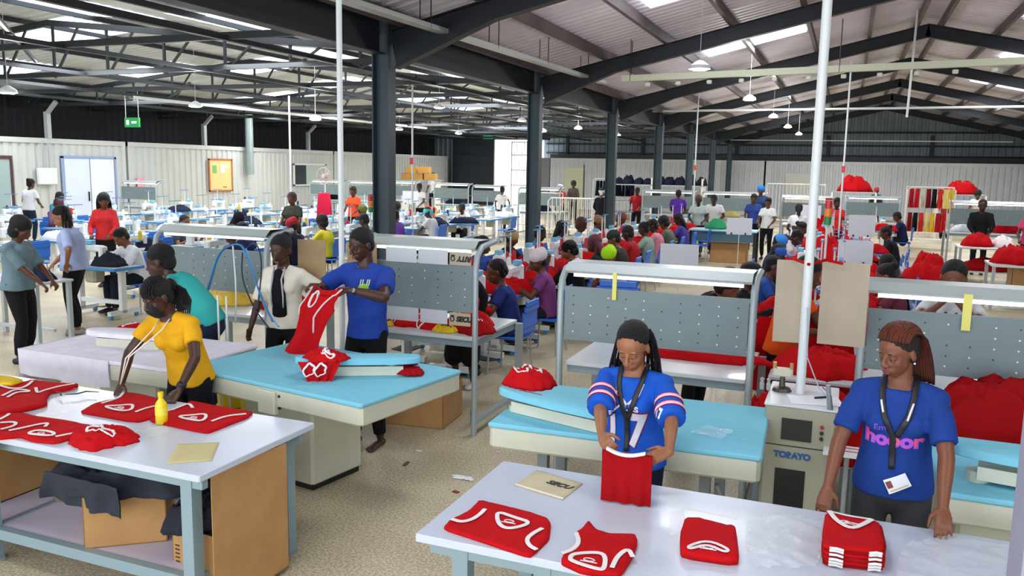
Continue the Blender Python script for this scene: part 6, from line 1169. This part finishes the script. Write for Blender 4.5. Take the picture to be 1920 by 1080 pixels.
stand('man in a black top holding red cloth at the right bench', 2.95, 22.3, -92, top=('15161a', 'long'), hair='bald', sk='c', fem=False, H=1.72)
stand('person with a black afro behind the right far bench', 3.3, 33.5, -90, top=('8a3038', 'short'), hair='afro', sk='c', H=1.72)
stand('person with black curls and pale face cover behind the right far bench', 4.3, 33.9, -90, top=('d9d2c4', 'short'), hair='afro', sk='b', H=1.76)
stand('person in pink and black at the right edge with a sun hat', 3.72, 20.8, -110, top=('d0406c', 'short'), hair='bob', sk='c', H=1.66)
stand('person in a dark cap beside the white machines behind the second bench', -13.9, 25.8, -90, top=('e0dcdc', 'short'), hair='bun', sk='c')
# ================================================================ benches, racks and goods in the far half
for i, (x0, y0, w_, lb) in enumerate([(-22.2, 20.6, 1.5, 'far bench in front of the pale container door'), (-21.2, 29.6, 1.7, 'far bench left of the twin one below the container window'), (-19.3, 29.6, 1.7, 'far bench below the container window, nearer the white pole'), (-18.4, 31.0, 1.5, 'far bench behind the first column'), (-15.3, 29.6, 1.5, 'far bench in front of the white shirted person'), (-12.8, 27.8, 1.2, 'far bench left of the woman in the far aisle'), (-10.5, 26.6, 1.5, 'far bench beside the second column'), (-6.4, 27.6, 1.7, 'far bench behind the third column'), (-4.4, 27.4, 2.0, 'far bench behind the people at the blue table'), (-1.75, 25.0, 1.4, 'far bench behind the white post'), (-.05, 27.2, 1.5, 'long far bench beside the right aisle'), (2.5, 24.4, 1.9, 'far bench behind the man in black')]):
    make_bench('inspection_bench', x0, x0 + w_, y0, lb, post='x')
def rack(x0, x1, y, h, m, label, n=10, vert=True, d=.5):
    r = empty('pipe_rack', ((x0 + x1) / 2, y, 0)); w_ = (x1 - x0) / 2; f = MB()
    f.tube([(-w_, 0, 0), (-w_, 0, h - .1), (-w_ + .1, 0, h), (w_ - .1, 0, h), (w_, 0, h - .1), (w_, 0, 0)], .022, 8); f.bb(-w_, w_, -.012, .012, .28, .31); f.build('frame', m, r)
    f = MB()
    for i in range(n): x = -w_ + (i + 1) * 2 * w_ / (n + 1); f.bb(x - .01, x + .01, -.01, .01, .3, h - .02)
    if vert: f.build('bars', m, r)
    MB().bb(-w_, w_, 0, d, .28, .31).build('shelf', m, r); 
    MB().tube([(-w_, d, 0), (-w_, d, h), (w_, d, h), (w_, d, 0)], .02, 8).build('rear_frame', m, r); return tag(r, label, 'rack')
RW = mat('ece9e2', .4)
rack(-11.0, -9.5, 27.9, 1.45, RW, 'left white barred trolley behind the second column'); rack(-9.3, -7.7, 26.3, 1.35, RW, 'right white barred trolley beside the pale headscarf'); rack(-9.9, -8.2, 27.7, 1.3, RW, 'rear white barred trolley between the other two')
rack(-11.2, -9.2, 38, 1.9, mat('d8dce0', .4), 'tall white rack of navy clothes near the cream door', 12); rack(-3.3, -.9, 37.5, 1.85, mat('d8dce0', .4), 'empty white barred rack at the far wall', 16)
for i in range(10): tag(hanging('hung_garment', (-11.0 + i * .18, 37.8, 1.8), (-10.87 + i * .18, 38.3, 1.8), .7, NAVY, None, i, .03), 'navy garment hanging on the tall white rack near the cream door', 'garment', 'navy garments on the tall white rack')
t = empty('storage_shelf', (-8.0, 36.5, 0)); MB().bb(-1.9, 2.2, -.4, .4, 1.66, 1.7).build('top_board', GALV, t); MB().bb(-1.9, 2.2, -.4, .4, .9, .94).build('middle_board', GALV, t)
for x in (-1.88, 0, 2.18): MB().bb(x - .03, x + .03, -.4, .4, 0, 2.0).build('upright', RW, t)
tag(t, 'long white framed shelf loaded with navy garments at the far wall', 'shelf')
for i in range(9): pile('garment_pile', (-9.6 + i * .46, 36.5), (.55, .6, .3 + .12 * (i % 3 == 1) + .08 * (i > 4)), NAVY, 90 + i, ['left end', 'second', 'third', 'fourth', 'middle', 'sixth', 'seventh', 'eighth', 'right end'][i] + ' navy garment heap along the far shelf, counted from the left', z=1.70, group='navy heaps on the far shelf', rough=.8, res=24)
def hung_rack(x0, x1, y, lb):
    rack(x0, x1, y, 1.95, RW, lb, 6)
hung_rack(1.75, 3.1, 29.2, 'white rack with red and yellow garments beside the right aisle')
cg = [('b5202a', 'red'), ('8a1a20', 'dark red'), ('e8d68a', 'pale yellow'), ('c8202a', 'bright red'), ('1b1c20', 'black'), ('e6c23a', 'yellow'), ('d4d0c0', 'cream'), ('d63a30', 'orange red')]
for j, zt in enumerate((1.9, 1.15)):
    for i in range(8):
        c, nm = cg[(i * 3 + j) % 8]; hanging('hung_garment', (1.8 + i * .16, 29.1, zt), (1.93 + i * .16, 29.15, zt), .6, cloth(c), '%s garment, %s row of the red and yellow rack, %s from left' % (nm, ('upper', 'lower')[j], ('first', 'second', 'third', 'fourth', 'fifth', 'sixth', 'seventh', 'eighth')[i]), i + j, .03)
t = empty('work_table', (-2.9, 21.9, 0)); MB().rbox((0, 0, .82), (1.7, .8, .04)).build('tabletop', mat('9fc9dc', .5), t); MB().bb(-.8, .8, -.36, -.33, .55, .8).build('apron', mat('44687a', .5), t)
for x in (-.8, .8):
    for y in (-.35, .35): MB().bb(x - .03, x + .03, y - .03, y + .03, 0, .8).build('leg', DARK, t)
tag(t, 'pale blue topped table where two people lean', 'table'); cardbox('carton', (-2.75, 21.9), (.9, .5, .5), 0, 'brown cardboard box under the pale blue table', open_=False)
for i, (x, y, a, b, h, m, z, lb) in enumerate([(-3.1, 21.95, .6, .5, .25, GRN, .841, 'green garments heaped on the pale blue table'), (-3.6, 27.9, .8, .5, .3, cloth('d9c98a'), .86, 'beige cloth heap on the far bench'), (-.48, 18.95, .6, .6, .4, RED, .76, 'red heap beside the white top with black braid') , (-.3, 15.2, .9, .8, .45, RED, .77, 'large bright red heap behind the cardboard screens'), (-.6, 22.4, .6, .6, .5, RED, .8, 'red heap left of the far white pole'), (.2, 35.0, 1.2, .9, .6, RED, 1.65, 'dark red bundle high up near the cream door'), (3.9, 35.2, 1.3, .9, .5, RED, 1.65, 'bright red heap on the far right bench top'), (2.95, 24.95, .7, .5, .2, WHT, .86, 'white and red garments on the bench of the man in black'), (3.9, 25.0, .7, .5, .35, RED, .86, 'red heap right of the man in black'), (-20.5, 30.1, 1.0, .6, .3, cloth('1c1418'), .86, 'black cloth heap on the bench below the container window'), (-17.3, 31.4, .6, .5, .25, NAVY, .86, 'dark cloth heap on the bench behind the first column'), (-14.6, 30.1, .8, .5, .25, NAVY, .86, 'navy and white garments in front of the white shirted person'), (-9.8, 27.1, .6, .5, .3, NAVY, .86, 'navy heap on the bench beside the second column'), (1.3, 15.2, .5, .6, .3, RED, .77, 'red garments at the table end beside the aisle'), (1.1, 13.4, .55, .6, .3, RED, .77, 'red and black garments behind the bent man'), (-11.4, 21.8, .5, .5, .4, cloth('e0602c'), .77, 'orange heap beside the first column')]):
    pile('garment_pile', (x, y), (a, b, h), m, 120 + i, lb, z=z, rough=.8, res=30)
for i, (x, y, z0, lb) in enumerate([(0.2, 35, 1.65, 'far shelf under the dark red bundle'), (3.9, 35.2, 1.65, 'far shelf under the bright red heap')]):
    t = empty('storage_shelf', (x, y, 0)); MB().bb(-.8, .8, -.5, .5, z0 - .04, z0).build('top_board', GALV, t)
    for a in (-.78, .78): MB().bb(a - .03, a + .03, -.5, .5, 0, z0 - .04).build('upright', RW, t)
    tag(t, lb, 'shelf')
def goods_table(x, y, w_, d_, lb, z=.8):
    t = empty('work_table', (x, y, 0)); MB().rbox((0, 0, z - .02), (w_, d_, .04)).build('tabletop', LAM, t); MB().bb(-w_ / 2 + .05, w_ / 2 - .05, -d_ / 2 + .05, d_ / 2 - .05, .25, .28).build('lower_shelf', LAM, t)
    for a in (-1, 1):
        for b in (-1, 1): MB().bb(a * (w_ / 2 - .04) - .025, a * (w_ / 2 - .04) + .025, b * (d_ / 2 - .05) - .025, b * (d_ / 2 - .05) + .025, 0, z - .04).build('leg', mat('a9b3b8', .4), t)
    tag(t, lb, 'table')
goods_table(2.95, 20.6, 1.3, .9, 'grey legged table with red goods below, beside the right aisle'); goods_table(3.1, 16.8, 1.4, .9, 'table of bright red and orange goods at the right edge'); goods_table(3.3, 13.2, 1.3, .9, 'pale table with clear bags at the right edge'); goods_table(1.25, 14.3, .7, 2.6, 'long narrow table of red garments beside the right aisle', .76); goods_table(-.15, 15.2, 1.2, 1.1, 'table under the large bright red heap')  if False else None
for i, (x, y, a, b, h, m, z, lb) in enumerate([(2.7, 20.6, .6, .6, .3, RED, .8, 'red goods on the grey legged table'), (3.2, 20.7, .5, .5, .25, cloth('f0e6e8'), .8, 'white striped goods on the grey legged table'), (2.9, 20.6, 1.0, .7, .3, RED2, .28, 'dark red goods on the lower shelf beside the aisle'), (2.85, 16.8, .8, .7, .35, RED, .8, 'bright red goods heap at the right edge'), (3.45, 16.6, .5, .5, .4, cloth('ee8a2c'), .8, 'orange and yellow bundle at the right edge'), (3.2, 13.2, .9, .6, .25, cloth('c9cdcf'), .8, 'grey clear bags heaped at the right edge')]): pile('garment_pile', (x, y), (a, b, h), m, 150 + i, lb, z=z, rough=.8, res=30)
cardbox('carton', (3.0, 16.8), (.5, .5, .5), 0, 'brown cardboard box under the table of orange goods', z=.285, open_=False); tag(MB().rbox((3.1, 12.0, .5), (.5, .35, .22), .04).build('red_bin', mat('c01f28', .5)), 'small red bin near the right edge aisle', 'bin'); t = MB().bb(2.95, 3.25, 11.85, 12.15, 0, .39).build('bin_stand', GALV); tag(t, 'grey stand under the small red bin', 'stand')
for i, (x, z, c) in enumerate([(-17.6, 1.72, 0), (-17.05, 1.72, 1), (-16.5, 1.72, 2), (-17.4, 2.02, 3), (-16.8, 2.02, 4)]): cardbox('carton', (x * 1.05, 33.2), (.5, .4, .28), .05 * c, ['left box of the lower row', 'middle box of the lower row', 'right box of the lower row', 'left box of the upper row', 'right box of the upper row'][i] + ' in the carton stack behind the first column', z=z, open_=False, m=mat('b5843c', .8))
t = empty('storage_shelf', (-17.9, 33.3, 0)); MB().bb(-1.0, 1.0, -.3, .3, 1.68, 1.72).build('top_board', GALV, t)
for a in (-.83, .83): MB().bb(a - .03, a + .03, -.25, .3, 0, 1.68).build('upright', RW, t)
tag(t, 'shelf carrying the carton stack behind the first column', 'shelf')
# paper boards clipped on stands
def clip_board(x, y, z, w_, h, rz, lb, stand_=True):
    r = empty('clip_board', (x, y, 0), rz); MB().box((0, 0, z), (w_, .006, h)).build('white_sheet', mat('dfe3ec', .5), r)
    for a in (-.3, .25): MB().bb(a * w_ - .015, a * w_ + .015, -.015, .01, z - h / 2, z - h / 2 + .04).build('clip', BLACK, r)
    MB().cyl((0, .02, .0), (0, .02, z), .008, 6).build('stand_rod', WHITEP, r); tag(r, lb, 'board')
clip_board(-2.1, 11.4, 1.1, .52, .42, .12, 'white clipped sheet standing above the middle bench'); clip_board(-2.0, 17.3, 1.22, .5, .34, .05, 'white clipped sheet in front of the striped top'); clip_board(.15, 12.55, 1.22, .46, .34, -.1, 'lower white clipped sheet right of the cardboard screens'); clip_board(.3, 18.1, 1.28, .5, .44, .1, 'upper white clipped sheet topped by a red strip'); clip_board(-12.5, 22.6, 1.35, .5, .4, .2, 'white sheet left of the tall pole at the far benches'); clip_board(-.9, 22.2, 1.3, .6, .45, 0, 'white sheet beside the white top with black braid')
# stacked blue chairs behind the middle bench
for k in range(5): dup(T_CH, (-2.05, 8.1 + .012 * k, .09 * k), 0.05, ['lowest blue chair of the stack behind the middle bench', 'second lowest blue chair of the stack', 'middle blue chair of the stack', 'second highest blue chair of the stack', 'top blue chair of the stack behind the middle bench'][k], 'stacked blue chairs')
# signal towers, fan, poles, lamps, trays
for x, y, z, lb in ((-6.9, 11.2, 1.58, 'red amber and green signal tower beside the left white pole'), (-.18, 9.2, 1.78, 'red amber and green signal tower beside the right white post')):
    r = empty('signal_tower', (x, y, z)); h = .085
    for j, (c, n_) in enumerate((('1e8a3c', 'green_light'), ('ee8420', 'amber_light'), ('d0202a', 'red_light'))): MB().cyl((0, 0, j * h), (0, 0, j * h + h * .94), .036, 16).build(n_, mat(c, .3), r)
    MB().cyl((0, 0, 3 * h), (0, 0, 3 * h + .02), .036, 14).build('top_cap', mat('b02028', .4), r); MB().cyl((0, 0, -z), (0, 0, 0), .012, 8).build('tower_pole', WHITEP, r); tag(r, lb, 'signal light')
r = empty('pedestal_fan', (-15.4, 22.3, 0)); MB().lathe([(.22, 0), (.22, .03), (.03, .05)], 18).build('fan_base', WHITEP, r); MB().cyl((0, 0, .04), (0, 0, 1.7), .02, 8).build('fan_pole', WHITEP, r); MB().tube([(.26 * math.cos(a * .314), -.08, 1.95 + .26 * math.sin(a * .314)) for a in range(20)], .012, 6, close=True).cyl((0, -.12, 1.95), (0, .08, 1.95), .06, 12).build('fan_cage', mat('c9b8b4', .5), r)
for k in range(4): a = k * PI / 2 + .3; MB().add([(0, -.06, 1.95), (.22 * math.cos(a), -.08, 1.95 + .22 * math.sin(a)), (.2 * math.cos(a + .6), -.05, 1.95 + .2 * math.sin(a + .6))], [(0, 1, 2)]).build('fan_blade', mat('b89a96', .5), r)
tag(r, 'white pedestal fan in front of the container window', 'fan')
for x, y, z1, lb in ((-9.35, 17.0, 4.3, 'slim white pole left of the second column'), (-9.1, 24.9, 4.2, 'slim white pole just left of the second column'), (-4.5, 26.4, 4.75, 'slim white pole with an orange tag beside the fifth column'), (-.15, 22, 5.0, 'slim white pole with a red tag over the far red heap'), (-13.2, 17.6, 4.0, 'slim white pole in the left bay above the notice board side')): rail('roof_pole', [(x, y, 0), (x, y, z1)], .022, WHITEP, lb, 'pole')
rail('hanging_pole', [(1.14, 20.9, 5.98), (1.1, 20.9, 3.6)], .025, WHITEP, 'white drop pole below the second ridge', 'pole')
for x, y, c, lb in ((-4.5, 26.37, 'e06030', 'orange tag on a slim white pole'), (-.15, 21.97, 'd83050', 'red tag on the slim white pole over the red heap'), (-9.35, 16.97, 'd03038', 'red tag on the slim pole left of the second column')): tag(MB().bb(x - .04, x + .04, y - .02, y - .012, 2.35, 2.5).build('pole_tag', mat(c, .5)), lb, 'tag')
GR = 'pendant lamps'
for i, (x, y, z, zt, lb) in enumerate([(-2.05, 12, 3.72, 5.1, 'nearest round pendant lamp of the right hall row'), (-2.25, 20, 3.95, 5.1, 'second pendant lamp of the right hall row'), (-2.3, 27, 4.0, 5.1, 'third pendant lamp of the right hall row'), (-2.27, 33, 4.0, 5.1, 'fourth pendant lamp of the right hall row'), (-2.2, 39, 4.0, 5.1, 'farthest pendant lamp of the right hall row'), (-9.5, 30, 3.8, 4.3, 'pendant lamp just right of the second column'), (-8.8, 33, 3.7, 4.2, 'pendant lamp touching the third column'), (-10.2, 20, 3.85, 4.9, 'pendant lamp under the bright rooflight in the left bay'), (-15.4, 27, 3.62, 5.2, 'pendant lamp at the end of the cable tray, left of two'), (-15.4, 32, 3.7, 5.2, 'pendant lamp at the end of the cable tray, right of two'), (-9.8, 25, 3.8, 4.8, 'pendant lamp beside the slim white pole'), (-13.8, 15, 3.55, 5.1, 'pendant lamp over the notice board'), (-13.2, 10, 3.4, 5.1, 'pendant lamp at the far left edge'), (-10.9, 30, 3.7, 4.8, 'small pendant lamp left of the third column'), (-12.7, 18, 3.43, 5.0, 'pendant lamp beside the tall left pole')]): hang_lamp(x, y, z, zt, lb)
def tray(a, b, w_, h, lb, m=GALV, hang=None):
    r = empty('cable_tray', tuple(a)); b = Vector(b) - Vector(a); mb = MB(); d = b.normalized(); up = V(0, 0, 1); sd = d.cross(up).normalized()
    mb.beam((0, 0, 0), b, w_, .012); mb.beam(sd * w_ / 2 + V(0, 0, h / 2), b + sd * w_ / 2 + V(0, 0, h / 2), .008, h); mb.beam(-sd * w_ / 2 + V(0, 0, h / 2), b - sd * w_ / 2 + V(0, 0, h / 2), .008, h); mb.build('channel', m, r)
    if hang:
        for q in hang: p = b * q; MB().tube([p + sd * w_ / 2 + V(0, 0, .9), p + sd * w_ / 2, p - sd * w_ / 2, p - sd * w_ / 2 + V(0, 0, .9)], .008, 6).build('hanger', BLACK, r)
    return tag(r, lb, 'cable tray')
tray((-5.25, 5.0, 4.02), (-5.0, 17.4, 4.12), .16, .05, 'galvanised cable tray running along the columns', hang=(.38, .55, .72, .9), m=mat('c8ccca', .4, .4))
tray((-4.2, 16, 4.0), (3.6, 16, 4.16), .1, .11, 'pale cable duct crossing the right hall with sockets below', m=mat('c9cdb4', .5), hang=(.02, .5))
for i in range(13): tag(MB().rbox((-3.7 + i * .58, 15.97, 3.93 + .012 * i), (.09, .07, .07), .015).build('ceiling_socket', mat('cfcfc2', .5)), 'pale socket hanging below the crossing cable duct', 'socket', 'sockets below the crossing duct')
tray((-18.0, 17.2, 3.97), (-18.0, 34, 4.0), .12, .07, 'long white cable tray in the left bay', m=mat('dfe6e4', .4)); rail('water_pipe', [(-14.3, 27, 4.18), (4.1, 27, 4.25), (5.5, 27, 4.25)], .035, WHITEP, 'white pipe crossing the hall below the far trusses', 'pipe'); rail('tube_light_run', [(-7.0, 46, 4.02), (7.1, 46, 3.98)], .03, mat('e6ecf0', .4), 'thin white lighting tube along the far wall', 'pipe')
r = empty('exit_sign', (-20.0, 19.1, 3.45)); MB().bb(-.28, .28, -.03, .03, -.14, .14).build('sign_body', mat('1f9a4a', .4, emit=.4), r); MB().bb(-.2, -.1, -.035, -.03, -.07, .07).bb(.0, .2, -.035, -.03, -.03, .03).build('white_symbol', mat('f0fff4', .4, emit=.6), r); MB().cyl((-.25, 0, .14), (-.25, 0, .9), .008, 6).cyl((.25, 0, .14), (.25, 0, .9), .008, 6).build('hanger', WHITEP, r); tag(r, 'green exit sign hanging in the left bay', 'sign')
r = empty('exit_sign', (-20.4, 46.5, 4.15)); MB().bb(-.3, .3, -.03, .03, -.13, .13).build('sign_body', mat('1f9a5a', .4, emit=.4), r); MB().cyl((0, 0, .13), (0, 0, .7), .01, 6).build('hanger', WHITEP, r); tag(r, 'small green exit sign above the bright doorway', 'sign')
r = empty('hanging_garment_bag', (-13.3, 19.2, 0)); MB().cyl((0, 0, 0), (0, 0, 1.55), .015, 8).build('stand_pole', WHITEP, r); MB().loft([(0, 0, .75), (0, 0, 1.1), (0, 0, 1.5)], [(.26, .06), (.24, .06), (.2, .05)], n=14).build('cloth', cloth('c01c3c'), r, True); tag(r, 'crimson cloth hanging on a stand left of the tall pole', 'cloth')

# lamps give light
for o in [o for o in C.objects if o.name.startswith('pendant_lamp')]:
    l = bpy.data.lights.new('lamp_light', 'POINT'); l.energy = 70; l.shadow_soft_size = .12; l.color = (1, .98, .94); p = bpy.data.objects.new('lamp_light', l); C.objects.link(p); p.location = (o.location.x, o.location.y, o.location.z - .16)
# cleanup: the pattern pieces the copies were taken from
for t_ in (T_ST, T_SM, T_SS, T_CH):
    for c, g_ in t_[1]:
        for d in g_: bpy.data.objects.remove(d)
        bpy.data.objects.remove(c)
    bpy.data.objects.remove(t_[0])
for o in list(CONE.values()) + list(PC.values()): bpy.data.objects.remove(o)
